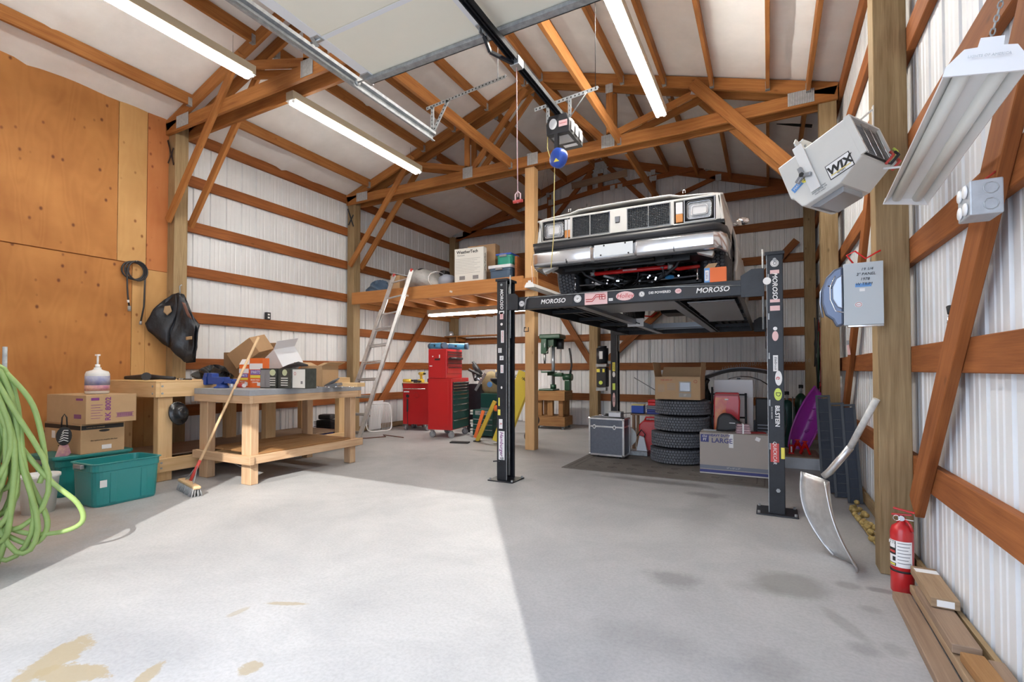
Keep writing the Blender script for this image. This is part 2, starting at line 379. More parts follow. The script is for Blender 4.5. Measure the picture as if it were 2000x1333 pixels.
# ---- ribbed sheet panels
def panel_mesh(w, z0a, z1a, z1b, name='metal_panel'):
    """local: x along wall 0..w, y = towards the room (ribs), z up; top edge slopes z1a->z1b"""
    mb = MB(); per = .2287; prof = []
    x = 0
    while x < w - 1e-4:
        for dx, dy in ((0, 0), (.008, .022), (.034, .022), (.042, 0), (.094, 0), (.101, .004), (.113, .004), (.12, 0), (.152, 0), (.159, .004), (.171, .004), (.178, 0)):
            if x + dx < w - 1e-4: prof.append((x + dx, -dy))
        x += per
    prof.append((w + .012, 0)) if w < .2 else prof.append((w, 0))
    lo = [(p[0], p[1], z0a) for p in prof]; hi = [(p[0], p[1], z1a + (z1b - z1a) * p[0] / w) for p in prof]
    mb.grid([lo, hi], smooth=False); return mb.mesh(name, 'sheet_metal')
PW = .915
def wall_base(name): o = bpy.data.objects.new(name, None); COL.objects.link(o); return struct(o)
WLft = wall_base('wall_left'); WRgt = wall_base('wall_right'); WBk = wall_base('wall_back'); WFr = wall_base('wall_front')
pm = panel_mesh(PW, 0.02, 4.42, 4.42)
for k in range(11):
    y = YF + k * PW * .983
    inst('metal_panel', pm, WLft, (XL - .002, y, 0), (0, 0, R(90)), (.983, -1, 1))
    inst('metal_panel', pm, WRgt, (XR + .002, y + PW * .983, 0), (0, 0, R(-90)), (.983, -1, 1))
nb = 8; w_ = (XR - XL) / nb
for k in range(nb):
    xa = XL + k * w_; xb = xa + w_
    if xa < XC < xb:
        me = panel_mesh(w_, .02, ceil_z(XC) - .02, ceil_z(XC) - .02)
    else: me = panel_mesh(w_, .02, ceil_z(xa) + .03, ceil_z(xb) + .03)
    inst('metal_panel', me, WBk, (xa, YB + .002, 0), (0, 0, 0), (1, -1, 1))
# outer skin so that daylight never leaks through seams
sk = MB(); sk.bx(XL - .06, XL - .03, YF, YB + .05, 0, 4.5); sk.build('outer_skin', 'sheet_metal', WLft)
sk = MB(); sk.bx(XR + .03, XR + .06, YF, YB + .05, 0, 4.5); sk.build('outer_skin', 'sheet_metal', WRgt)
sk = MB(); sk.prism([(XL - .06, 0), (XR + .06, 0), (XR + .06, 4.4), (XC, 5.7), (XL - .06, 4.4)], .03, (0, YB + .06, 0)); sk.build('outer_skin', 'sheet_metal', WBk)
# front wall with the door opening
DX0, DX1, DZ = -2.84, 0.50, 3.2
fw = MB(); fw.bx(XL, DX0, YF - .05, YF, 0, 4.4); fw.bx(DX1, XR, YF - .05, YF, 0, 4.4)
fw.prism([(DX0, DZ), (DX1, DZ), (DX1, 4.4), (XR, 4.4), (XC, 5.7), (XL, 4.4), (DX0, 4.4)], .05, (0, YF, 0))
fw.build('wall_sheet', 'sheet_metal', WFr)
for x in (DX0 - .07, DX1 + .07): MB().bx(x - .07, x + .07, YF, YF + .04, 0, DZ + .14, 'new_lumber').build('door_jamb', None, WFr)
MB().bx(DX0 - .14, DX1 + .14, YF, YF + .04, DZ, DZ + .25, 'new_lumber').build('door_header', None, WFr)

# ---- girts
POSTY = (3.37, 6.35, 9.53)
def girt(parent, a, b, mat, h=.145, t=.04, up=(0, 0, 1)): return MB().beam(a, b, t, h, up, mat).build('girt', None, parent, bevel=.004, bseg=1)
for i, z in enumerate((.56, 1.171, 1.786, 2.394, 2.99, 3.60, 4.19)):
    for ya, yb in ((YF, 3.45), (3.45, 6.43), (6.43, 9.70)):
        girt(WLft, (GL - .02, ya, z + .0725), (GL - .02, yb, z + .0725), 'girt_wood')
for i, z in enumerate((.545, 1.155, 1.77, 2.37, 2.98, 3.58, 4.17)):
    for ya, yb in ((YF, 3.45), (3.45, 6.43), (6.43, 9.70)):
        girt(WRgt, (GR + .02, ya, z + .0725), (GR + .02, yb, z + .0725), 'girt_wood')
for z in (.527, 1.16, 1.763, 2.42, 3.05, 3.65):
    for xa, xb in ((GL + .02, -3.02), (-3.02, GR - .02)):
        girt(WBk, (xa, GB + .02, z + .07), (xb, GB + .02, z + .07), 'dark_girt_wood')
# skirt boards
for p, a, b in ((WLft, (GL - .02, YF, .06), (GL - .02, 9.7, .06)), (WRgt, (GR + .02, YF, .06), (GR + .02, 9.7, .06)), (WBk, (GL, GB + .02, .0), (GR, GB + .02, .0))):
    if p is WBk: continue
    MB().beam(a, b, .02, .09, mat='treated_post').build('skirt_board', None, p)

# ---- plywood lining on the near part of the left wall
PX = GL + .014
def ply(y0, y1, z0, z1, mat='plywood', t=.014):
    mb = MB(); i = 0; a = rnd.random() * 9
    mb.v = [Vector(p) for p in ((PX, y0, z0), (PX, y1, z0), (PX, y1, z1), (PX, y0, z1), (PX - t, y0, z0), (PX - t, y1, z0), (PX - t, y1, z1), (PX - t, y0, z1))]
    for q in ((0, 1, 2, 3), (7, 6, 5, 4), (0, 4, 5, 1), (3, 2, 6, 7), (1, 5, 6, 2), (0, 3, 7, 4)):
        mb.face(list(q), [(mb.v[k].z * 1.0 + a, mb.v[k].y + a) for k in q], 0)
    return mb.build('plywood_sheet', mat, WLft, bevel=.002, bseg=1)
ply(YF + .02, .55, .02, 2.44); ply(.56, 1.77, .02, 2.44); ply(1.78, 2.985, .02, 2.44); ply(2.99, 3.13, .02, 2.44, 'plywood_pale'); ply(3.132, 3.37, .02, 2.395, 'plywood_pale')
ply(YF + .02, .55, 2.45, 4.36); ply(.56, 1.77, 2.45, 4.36); ply(1.78, 2.83, 2.45, 4.36); 
ply(2.835, 3.13, 2.45, 4.36, 'plywood_pale'); ply(3.135, 3.37, 2.40, 4.36, 'plywood_red')

# ---- ceiling insulation: sagging white blanket between the purlins
def ceiling(side):
    mb = MB(); rows = []
    n = 60; my = 100
    for j in range(my + 1):
        y = YF + (YB - YF) * j / my; row = []
        for i in range(n + 1):
            t = i / n
            x = XL + (XC - XL) * t if side < 0 else XC + (XR - XC) * t
            z = ceil_z(x) + .012
            s_ = .012 * math.sin(x * 11 + math.sin(y * 1.3) * 1.1) * math.sin(y * 2.1 + x) + .010 * math.sin(y * 9 + x * 3.0)
            seam = math.exp(-((y - (2.05 if side < 0 else 4.6)) / .05) ** 2) + math.exp(-((y - (5.0 if side < 0 else 1.9)) / .05) ** 2) + math.exp(-((y - (7.9 if side < 0 else 7.4)) / .05) ** 2)
            row.append((x, y, z - abs(s_) - .03 * seam))
        rows.append(row)
    mb.grid(rows, smooth=True)
    return mb
CE = wall_base('ceiling')
ceiling(-1).build('insulation_blanket', 'insulation', CE); ceiling(1).build('insulation_blanket', 'insulation', CE)
for sx, n_ in ((-1, 0), (1, 0)):
    xa = XL - .3 if sx < 0 else XR + .3
    za = ceil_z(XL) - .1 if sx < 0 else ceil_z(XR) - .1
    rb = MB(); rb.prism([(xa, za + .06), (XC, ceil_z(XC) + .06), (XC, ceil_z(XC) + .09), (xa, za + .09)][::(1 if sx < 0 else -1)], -(YB - YF + .5), (0, YF - .2, 0)) 
    rb.build('roof_sheet', 'sheet_metal', CE)
for xx in (-6.17, -4.97, -4.37, -3.77, -3.14, -2.86, -2.25, -1.68, -1.14, -.58, .02, .42):
    for ya, yb in ((YF, 3.33), (3.59, 6.31), (6.57, 9.60)):
        zc = ceil_z(xx) - .005
        MB().beam((xx, ya, zc - .07), (xx, yb, zc - .07), .04, .14, mat='truss_wood').build('purlin', None, CE, bevel=.003, bseg=1)
        if ya > 0:
            MB().bx(xx - .024, xx + .024, ya - .008, ya + .045, zc - .148, zc - .05, 'galv').build('joist_hanger', None, CE)
        if yb < 9: MB().bx(xx - .024, xx + .024, yb - .045, yb + .004, zc - .148, zc - .05, 'galv').build('joist_hanger', None, CE)

MATS['tear_black'] = M('tear_black', (.008, .008, .008), .9)
tg = MB(); tg.prism([(.0, .0), (.18, -.035), (.42, -.05), (.42, .03), (.2, .02)], .01, (.12, 7.25, ceil_z(.3) - .05), (1, 0, -.32), (0, 1, 0), 'tear_black'); tg.build('torn_gap', None, CE)
# ---- posts
def post(x0, x1, y0, y1, z1, label, mat='treated_post', z0=0):
    return tag(MB().bx(x0, x1, y0, y1, z0, z1, mat).build('timber_post', None, bevel=.006), label, 'post')
post(GL, GL + .16, 3.37, 3.53, 4.33, 'square treated timber post beside the plywood wall with a black vest on it')
post(GL, GL + .16, 6.35, 6.51, 4.33, 'square treated timber post of the left wall at the front corner of the loft')
post(GL, GL + .16, 9.53, 9.70, 4.33, 'square treated timber post in the far left corner')
post(.555, .711, 3.46, 3.61, 4.33, 'large treated timber post in the right foreground, behind the fire extinguisher')
post(.525, .69, 6.35, 6.51, 4.33, 'treated timber post on the right wall behind the chrome car part')
post(.55, .711, 9.50, 9.70, 4.33, 'timber post in the far right corner by the gas cylinders')
post(-3.24, -3.06, 9.50, 9.70, 4.4, 'timber post at the middle of the far wall behind the drill press')
post(-3.15, -3.0, 6.36, 6.50, 4.14, 'pale square post standing free under the roof truss beside the black lift', 'pale_post')

# ---- trusses
def gusset(mb, x, z, w, h, y, rot=0, bend=0):
    n = max(3, int(w / .016))
    for i in range(n):
        xx = -w / 2 + w * (i + .5) / n; c = math.cos(rot); s_ = math.sin(rot)
        mb.box((x + xx * c, y, z + xx * s_), (w / n * .62, .004, h), (0, -rot, 0), 'gusset_metal')
    mb.box((x, y + .001, z), (w, .002, h), (0, -rot, 0), 'gusset_dark'); return mb
def truss(y, front, label):
    t = thing('roof_truss', label, 'roof truss', (XC, y, 4.14))
    def B(name, a, b, h=.14, w=.04, mat='truss_wood'):
        return MB().beam((a[0] - XC, 0, a[1] - 4.14), (b[0] - XC, 0, b[1] - 4.14), w, h, (0, 0, 1), mat).build(name, None, t, bevel=.003, bseg=1)
    B('bottom_chord', (-6.73, 4.215), (XC, 4.215), .15); B('bottom_chord', (XC + .002, 4.215), (.70, 4.215), .15)
    B('top_chord', (-6.72, ceil_z(-6.72) - .085), (XC, ceil_z(XC) - .08), .14); B('top_chord', (.69, ceil_z(.69) - .085), (XC, ceil_z(XC) - .08), .14)
    for sx in (-1, 1):
        X = lambda x: XC + sx * (XC - x) * -1 if sx > 0 else x
        f = (lambda x: 2 * XC - x) if sx > 0 else (lambda x: x)
        B('web', (f(-5.3), 4.62), (f(-4.12), 4.30), .09, .036)
        B('web', (f(-4.14), 4.28), (f(-4.14), 4.98), .09, .036)
        B('web', (f(-4.05), 4.28), (f(-3.12), 5.30), .09, .036)
        if front:
            g = MB(); gusset(g, f(-4.12) - XC, .1, .18, .17, -.024); g.build('gusset_plate', 'gusset_metal', t)
            g = MB(); gusset(g, f(-5.25) - XC, 4.64 - 4.14, .12, .14, -.024, .3 * -sx); g.build('gusset_plate', 'gusset_metal', t)
            g = MB(); gusset(g, f(-6.35) - XC, .1, .26, .15, -.024); g.build('gusset_plate', 'gusset_metal', t)
            g = MB(); gusset(g, f(-4.14) - XC, 4.95 - 4.14, .1, .12, -.024); g.build('gusset_plate', 'gusset_metal', t)
    if front:
        g = MB(); gusset(g, 0, .09, .17, .17, -.024); g.build('gusset_plate', 'gusset_metal', t)
        g = MB(); gusset(g, 0, ceil_z(XC) - .1 - 4.14, .2, .16, -.024); g.build('gusset_plate', 'gusset_metal', t)
    # knee braces: flat bars from the posts up past the bottom chord
    dy = -.034 if front else .034
    for sx in ((-1, 1) if y > 5 else (-1,)):
        f = (lambda x: 2 * XC - x) if sx > 0 else (lambda x: x)
        wv = .1 if sx < 0 else .14
        MB().beam((f(-6.62) - XC, dy, 3.03 - 4.14), (f(-5.2) - XC, dy, 4.72 - 4.14), .038, wv, (0, 0, 1), 'truss_wood').build('knee_brace', None, t, bevel=.003, bseg=1)
    return t
truss(3.35, True, 'near roof truss, front of the pair above the plywood wall end')
truss(3.55, False, 'near roof truss, rear of the pair above the plywood wall end')
truss(6.33, True, 'middle roof truss, front of the pair resting on the free-standing pale post')
truss(6.53, False, 'middle roof truss, rear of the pair resting on the free-standing pale post')
# far gable truss
t = thing('gable_truss', 'roof truss with raised tie and board standing against the far gable wall', 'roof truss', (XC, 9.60, 4.4))
def B(name, a, b, h=.12, w=.04, dy=0, mat='girt_wood'):
    return MB().beam((a[0] - XC, dy, a[1] - 4.4), (b[0] - XC, dy, b[1] - 4.4), w, h, (0, 0, 1), mat).build(name, None, t, bevel=.003, bseg=1)
B('bottom_chord', (-6.74, 4.36), (.71, 4.30), .15)
B('top_chord', (-6.72, ceil_z(-6.72) - .085), (XC, ceil_z(XC) - .08), .15); B('top_chord', (.69, ceil_z(.69) - .085), (XC, ceil_z(XC) - .08), .15)
B('tie', (-5.70, 4.52), (-3.0, 4.86), .09, .036, -.04) ; B('tie', (-3.0, 4.86), (-.95, 4.94), .09, .036, -.04)
B('web', (-3.2, 5.3), (-4.05, 4.42), .09); B('web', (-2.85, 5.3), (-2.05, 4.42), .09)
B('web', (-4.17, 4.38), (-4.17, 4.95), .08); B('web', (-1.95, 4.38), (-1.95, 5.0), .08); B('web', (-.80, 4.72), (-1.85, 4.38), .08); B('web', (-5.1, 4.7), (-4.3, 4.38), .08)
B('web', (-3.25, 4.85), (-3.25, 5.2), .1); B('web', (-3.02, 4.85), (-3.02, 5.2), .1)
B('board', (-3.62, 5.02), (-2.45, 5.08), .14, .02, -.075, 'grey_lumber')
for x, z, w, h in ((-6.5, .0, .28, .13), (-3.0, .96, .26, .16), (-4.1, .38, .12, .12), (-2.75, .46, .1, .1), (-2.6, .46, .1, .1), (-1.95, .5, .14, .1), (-.95, .52, .1, .12), (-4.17, .55, .08, .1), (-.78, .3, .1, .12), (-1.95, .62, .09, .1)):
    g = MB(); gusset(g, x - XC, z - .02, w, h, -.064); g.build('gusset_plate', 'gusset_metal', t)
# longitudinal beams carried between the trusses
for k, (x, y0, y1, lab) in enumerate(((-3.35, YF + .05, 6.30, 'timber beam running front to back left of the door opener rail'), (-1.72, YF + .05, 6.30, 'timber beam running front to back right of the door opener'),
                       (-4.37, 6.56, 9.57, 'timber beam between middle and far trusses over the loft'), (-1.72, 6.56, 9.57, 'timber beam between middle and far trusses above the car'))):
    if y0 < 1: y0 = 3.58 
    t = thing('ceiling_beam', lab, 'beam', (x, y0, 4.15))
    MB().bx(-.02, .02, 0, y1 - y0, 0, .14, 'truss_wood').build('timber', None, t, bevel=.003, bseg=1)
    for yy in (.02, y1 - y0 - .02): MB().bx(-.024, .024, yy - .022, yy + .022, -.004, .08, 'galv').build('joist_hanger', None, t)
# diagonal wall braces on the right wall
def brace(a, b, w, label, mat='girt_wood', t=.04):
    a = Vector(a); b = Vector(b)
    o = MB().beam(a, b, t, w, (0, 0, 1), mat).build('diagonal_brace', None, None, bevel=.003, bseg=1)
    return tag(o, label, 'brace')
brace((.69, 3.3, .44), (.69, 1.62, 2.62), .145, 'wide diagonal timber brace nailed across the girts behind the fire extinguisher')
brace((.69, 6.05, .66), (.69, 4.15, 2.95), .14, 'diagonal timber brace between the two right wall posts behind the chrome car part')
# ================================================================== LIFT AND CAR
CXL = -1.22
M('sticker_white', (0.80, 0.80, 0.80), 0.4); M('sticker_pink', (0.75, 0.50, 0.50), 0.4); M('sticker_red', (0.55, 0.06, 0.05), 0.4)
M('sticker_yellow', (0.80, 0.70, 0.10), 0.4); M('sticker_green', (0.62, 0.75, 0.12), 0.4); M('sticker_blue', (0.12, 0.30, 0.62), 0.4)
M('ink_black', (0.02, 0.02, 0.02), 0.6); M('ink_purple', (0.22, 0.05, 0.22), 0.5); M('ink_red', (0.5, 0.05, 0.05), 0.5); M('ink_blue', (0.03, 0.05, 0.25), 0.5)
M('orange_card', (0.78, 0.16, 0.03), 0.5); M('amber', (0.75, 0.32, 0.10), 0.25)
def sticker(parent, c, ex, ey, w, h, mat, txt=None, tmat='ink_black', size=None, round_=False, rot=0, shear=0, xs=1.0, bold=0.0, ring=None):
    """thin label at c; ex along its reading direction, ey upwards"""
    ex = Vector(ex).normalized(); ey = Vector(ey).normalized(); n = ex.cross(ey); c = Vector(c)
    if mat:
        mb = MB()
        if round_: poly = [(w / 2 * math.cos(2 * math.pi * k / 20), h / 2 * math.sin(2 * math.pi * k / 20)) for k in range(20)]
        else: poly = [(-w / 2, -h / 2), (w / 2, -h / 2), (w / 2, h / 2), (-w / 2, h / 2)]
        mb.prism(poly, .0012, c, ex, ey, mat); o = mb.build('sticker', None, parent)
        if ring:
            mb = MB(); mb.tube([c + n * .0012 + (ex * math.cos(2 * math.pi * k / 20) * w * .4 + ey * math.sin(2 * math.pi * k / 20) * h * .4) for k in range(20)], .0012, 4, ring, closed=True); mb.build('ring', None, o)
    else: o = parent
    if txt:
        text('lettering', txt, size or h * .7, tmat, o, c + n * .0018, ex, ey, .0005, bold=bold, shear=shear, xs=xs)
    return o

def column(x, y, side, label, motor=False):
    """side=-1 left column (opens to +x), +1 right column"""
    t = thing('lift_column', label, 'lift post', (x, y, 0), group=None)
    s = -side
    c = MB()
    # C channel: web on the outside, flanges front and back
    c.bx(-.055 * s - .004, -.055 * s + .004, 0, .19, .012, 2.10, 'black_steel')
    c.bx(-.055, .055, -.004, .006, .012, 2.10, 'black_steel'); c.bx(-.055, .055, .184, .194, .012, 2.10, 'black_steel')
    c.bx(.045 * s, .055 * s, .0, .03, .012, 2.10, 'black_steel'); c.bx(.045 * s, .055 * s, .16, .19, .012, 2.10, 'black_steel')
    c.build('channel', None, t, bevel=.002, bseg=1)
    MB().bx(.057 * s - .0025, .057 * s + .0025, -.002, .004, .02, 2.1, 'galv').build('edge_strip', None, t)
    MB().box((.0, .095, .006), (.30, .28, .012), None, 'black_steel').build('base_plate', None, t, bevel=.01)
    for a in (-.13, .13):
        for b_ in (-.02, .21): MB().cyl((a, b_, .01), (a, b_, .03), .011, 6, 'galv', smooth=False).build('anchor_bolt', None, t)
    MB().bx(-.07, .07, -.015, .205, 2.10, 2.125, 'black_steel').build('top_plate', None, t)
    MB().cyl((.085 * s, .03, 1.5), (.085 * s, .03, 2.16), .008, 8, 'galv').build('cable', None, t)
    MB().cyl((.03 * s, .1, .05), (.03 * s, .1, 2.08), .014, 6, 'galv').build('lock_ladder', None, t)
    MB().cyl((0, -.012, 2.06), (0, .0, 2.06), .013, 10, 'galv').build('bolt', None, t)
    MB().cyl((.01, -.014, .20 if side > 0 else .24), (.01, .0, .20 if side > 0 else .24), .016, 6, 'galv', smooth=False).build('bolt', None, t)
    return t
LC = column(-2.475, 4.45, -1, 'black lift column at front left, covered with racing stickers')
RC = column(.05, 4.45, 1, 'front right lift column with white vertical lettering beside the large moving box')
column(-2.475, 8.62, -1, 'slim rear left lift column with a yellow green sticker, pump unit on it')
column(.05, 8.62, 1, 'rear right lift column hidden behind the front right one')
ez = (0, 0, 1); exx = (1, 0, 0)
dn = (0, 0, -1)
def colst(t, z, w, h, mat, txt=None, tm='ink_black', dx=0, **k):   # reads downwards
    return sticker(t, (dx, -.0045, z), dn, exx, h, w, mat, txt, tm, **k)
colst(LC, 1.91, .07, .18, None, 'MOROSO', 'sticker_white', size=.05, bold=.001, shear=.2)
colst(LC, 1.77, .06, .03, 'sticker_white'); colst(LC, 1.735, .04, .075, 'sticker_pink', 'JEGS', 'ink_red', size=.02)
colst(LC, 1.645, .028, .028, 'sticker_white', round_=True); colst(LC, 1.515, .035, .13, 'sticker_white', 'EDELBROCK', 'ink_red', size=.02, dx=.01)
colst(LC, 1.37, .04, .05, 'sticker_white', 'FRAM', 'ink_black', size=.02, dx=-.02); colst(LC, 1.29, .045, .045, 'sticker_white', '76', 'ink_black', size=.03)
colst(LC, 1.175, .035, .085, 'sticker_white', 'LUCAS', 'ink_red', size=.022, dx=.005); colst(LC, .98, .02, .028, 'sticker_white', round_=True)
colst(LC, .83, .015, .085, 'sticker_yellow', dx=-.03); colst(LC, .72, .03, .06, 'sticker_yellow', dx=-.03)
colst(LC, .6, .042, .10, 'sticker_white', 'R', 'ink_red', size=.04, dx=-.01); 
colst(LC, .375, .07, .30, 'sticker_white', "Hamburger's", 'ink_purple', size=.055, bold=.0008, shear=.25)
MB().beam((-.09, -.02, .205), (-.02, -.02, .215), .012, .012, mat='black_steel').build('pin', None, LC)
colst(RC, 2.03, .06, .06, 'sticker_white', 'O', 'ink_black', size=.04, round_=True, ring='ink_black'); colst(RC, 1.96, .065, .03, 'sticker_pink')
colst(RC, 1.845, .07, .17, None, 'MOROSO', 'sticker_white', size=.05, bold=.001, shear=.2)
colst(RC, 1.725, .07, .025, 'sticker_pink'); colst(RC, 1.665, .07, .04, 'sticker_pink'); colst(RC, 1.44, .045, .08, 'sticker_pink', round_=True)
colst(RC, 1.22, .035, .13, 'sticker_white', 'Edelbrock', 'ink_black', size=.026, shear=.3)
colst(RC, 1.50, .03, .03, 'sticker_white', round_=True)
colst(RC, 1.10, .05, .12, 'sticker_white', 'e', 'ink_red', size=.06, dx=.02, round_=True); colst(RC, .97, .055, .10, 'sticker_green', 'D', 'ink_black', size=.05, dx=.015, round_=True, ring='sticker_green')
colst(RC, .795, .055, .15, None, 'BILSTEIN', 'sticker_white', size=.044, bold=.0012, dx=.008); colst(RC, .82, .02, .10, None, 'SHOCK ABSORBERS', 'sticker_white', size=.011, dx=-.03)
colst(RC, .50, .06, .15, 'sticker_red', 'QUICKCAR', 'sticker_white', size=.036, shear=.2, dx=-.012)
sticker(RC, (.0565, .0, .50), (0, 0, -1), (1, 0, 0), .09, .004, 'sticker_yellow'); colst(RC, .5, .022, .09, 'sticker_yellow', dx=.043)
for z_ in (1.92, 1.6, 1.28, .9, .55): MB().box((-.045, -.006, z_), (.01, .004, .05), None, 'galv').build('slot_tab', None, RC)

LF = thing('lift_deck', 'raised lift deck of crossbars and runways carrying the white car', 'lift deck', (CXL, 4.47, 1.79))
c = MB(); c.bx(-1.19, 1.18, .0, .09, 0, .13, 'black_steel'); c.build('front_crossbar', None, LF, bevel=.006)
c = MB(); c.bx(-1.19, 1.18, 4.16, 4.25, 0, .13, 'black_steel'); c.build('rear_crossbar', None, LF, bevel=.006)
for sx, h in ((-1, .17), (1, .21)):
    for yy in (-.006, 4.152):
        c = MB(); c.prism([(-.095, 0), (.085, 0), (.085, h - .03), (.05, h), (-.05, h), (-.095, h - .06)] if sx < 0 else [(-.13, -.02), (.045, -.02), (.045, h), (-.05, h - .0), (-.13, h - .05)], .012, (sx * 1.15, yy + .0, 0), (1, 0, 0), (0, 0, 1), 'black_steel'); c.build('end_bracket', None, LF, bevel=.002, bseg=1)
MB().cyl((1.215, -.03, .1), (1.215, .02, .1), .03, 12, 'white').build('roller', None, LF)
# runways: ribbed trays with side rails
for sx in (-1, 1):
    x0, x1 = (-1.0, -.5) if sx < 0 else (.5, 1.0)
    c = MB(); c.bx(x0, x1, .09, 4.16, .115, .125, 'black_steel')
    for xx in (x0, x1 - .012): c.bx(xx, xx + .012, .09, 4.16, .0, .115, 'black_steel')
    for k in range(4): c.bx(x0 + .09 + k * .09, x0 + .115 + k * .09, .09, 4.16, .07, .115, 'black_steel')
    c.build('runway', None, LF, bevel=.002, bseg=1)
    for yy in (.7, 1.6, 2.5, 3.4): MB().bx(x0, x1, yy, yy + .04, .02, .06, 'black_steel').build('cross_rib', None, LF)
M('drip_grey', (0.30, 0.31, 0.33), 0.25, .3); M('steel_bar', (0.24, 0.26, 0.29), 0.3, .5)
MB().bx(.56, .96, .25, 2.2, -.004, .004, 'drip_grey').build('drip_tray', None, LF)
c = MB()
for k in range(7): c.bx(-.46 + k * .115, -.40 + k * .115, .3, 1.0, .035 + (k % 2) * .012, .043 + (k % 2) * .012)
c.bx(-.48, .42, .3, 1.0, .030, .036); c.build('drip_pan', 'steel_bar', LF)
MB().bx(-.40, .40, 3.3, 3.36, .03, .10, 'steel_bar').bx(-.40, .40, 3.6, 3.66, .03, .10, 'steel_bar').build('jack_rail', None, LF)
MB().bx(-.47, -.38, .1, 4.1, .0, .07, 'steel_bar').build('inner_rail', None, LF); MB().bx(.38, .47, .1, 4.1, .0, .07, 'steel_bar').build('inner_rail', None, LF)
MB().bx(-.5, -.28, 2.2, 2.206, -.03, .08, 'sticker_white').build('slot_plate', None, LF)
MB().box((-.39, 2.195, .025), (.13, .004, .014), (0, .3, 0), 'ink_black').cyl((-.39, 2.198, .025), (-.39, 2.19, .025), .02, 10, 'ink_black').build('latch', None, LF)
def cb(x, z, w, h, mat, txt=None, tm='ink_black', **k): return sticker(LF, (x, -.0015, z), exx, ez, w, h, mat, txt, tm, **k)
MB().bx(-1.0, -.47, -.003, .001, .02, .108, 'black_plastic').build('cover_plate', None, LF); MB().bx(.56, .94, -.003, .001, .02, .108, 'black_plastic').build('cover_plate', None, LF)
sticker(LF, (-.68, -.004, .062), exx, ez, .2, .05, None, 'MOROSO', 'sticker_white', size=.062, shear=.2, bold=.0012)
sticker(LF, (.80, -.004, .062), exx, ez, .2, .05, None, 'MOROSO', 'sticker_white', size=.062, shear=.2, bold=.0012)
cb(-.42, .07, .075, .075, 'sticker_white', 'SP', round_=True, size=.03, ring='ink_black'); cb(-1.03, .06, .06, .06, 'sticker_white', 'W', round_=True, size=.03, ring='ink_black')
s_ = cb(-.235, .06, .225, .115, 'sticker_pink')
for k in range(2): MB().tube([(-.335, -.003, .035 + k * .02), (-.27, -.003, .035 + k * .02), (-.235, -.003, .075 + k * .02), (-.15, -.003, .075 + k * .02)], .004, 4, 'ink_red').build('stripe', None, s_)
MB().tube([(-.20, -.003, .09), (-.20, -.003, .05), (-.175, -.003, .05), (-.175, -.003, .09), (-.175, -.003, .05), (-.145, -.003, .05), (-.145, -.003, .09)], .004, 4, 'ink_red').build('stripe', None, s_)
cb(-.09, .04, .04, .025, 'sticker_white', 'CRC', size=.014); cb(.045, .065, .17, .085, 'sticker_pink', 'Holley', 'ink_red', size=.06, round_=True, shear=.2)
cb(.2, .07, .05, .05, 'sticker_white', 'A', round_=True, size=.028, ring='ink_black'); cb(.36, .075, .16, .045, None, 'DEI POWERED', 'sticker_white', size=.03, bold=.0006); cb(.52, .075, .055, .045, 'sticker_pink', 'GM', 'ink_red', round_=True, size=.02)
cb(-1.17, .09, .08, .05, 'sticker_blue', 'SAFE', 'sticker_white', size=.02); cb(-1.12, .09, .045, .045, 'sticker_yellow', 'C', round_=True, size=.03, ring='ink_black')
MB().tube([(-.95, -.008, .115), (-.3, -.006, .12), (.4, -.008, .12), (1.05, -.006, .08)], .004, 5, 'galv').build('air_line', None, LF)
MB().tube([(-.99, -.02, .0), (-.97, -.02, .1), (-.94, -.02, .12)], .008, 6, 'galv').build('hook', None, LF)

# ---- car ---------------------------------------------------------
M('car_white', (0.78, 0.76, 0.71), 0.28, 0, nz=(1.2, .06), coat=.5); M('under_black', (0.012, 0.012, 0.013), 0.45, .2, nz=(15, .5)); M('lens', (0.80, 0.82, 0.84), 0.08, .35, nz=(30, .4), spec=.8)
M('bumper_chrome', (0.75, 0.76, 0.79), 0.2, .9, nz=(6, .15)); M('grille_grey', (.09, .095, .10), .4, .3); M('plate_white', (0.72, 0.76, 0.78), .4); M('glass_dark', (0.05, 0.06, 0.06), .08, 0, spec=.8); M('seal_blue', (0.05, 0.25, 0.5), .4); M('red_gloss', (0.6, 0.012, 0.012), .25, .1)
CAR = thing('car', 'white older sedan with egg-crate grille raised on the lift', 'car', (CXL, 4.45, 1.92))
g0 = 1.92
def Z(z): return z - g0
WY, WR = .93, .34
# sides
for sx in (-1, 1):
    prof = [(.10, 2.44), (.10, 2.70), (.9, 2.76), (2.0, 2.79), (4.0, 2.80), (4.86, 2.76), (4.90, 2.45), (4.75, 2.25)]
    def arch(yc): return [(yc + .40 * math.cos(R(a)), 2.24 + .40 * math.sin(R(a))) for a in range(0, 181, 15)]
    ring_ = prof + [(4.1 + .0, 2.2)] + [(p[0], p[1]) for p in arch(3.65)] + [(3.2, 2.16), (1.45, 2.16)] + arch(WY)[0:] + [(.42, 2.30), (.20, 2.36)]
    mb = MB(); 
    # flared side: build as prism then shift by height for tumblehome
    mb.prism([(p[0], p[1]) for p in ring_], .03, (sx * .90 - (0 if sx > 0 else .0), 0, 0), (0, 1, 0), (0, 0, 1), 'car_white')
    for v in mb.v:
        b = .035 * math.sin(min(1, max(0, (v.y - .1) / 1.2)) * math.pi / 2)
        v.x += sx * (b - .05 * max(0, (v.z - 2.55)) / .2 - .03 * max(0, (2.35 - v.z)) / .2) + (-.03 if sx > 0 else .0); v.z -= g0
    mb.build('fender_side', None, CAR, bevel=.01, recalc=True)
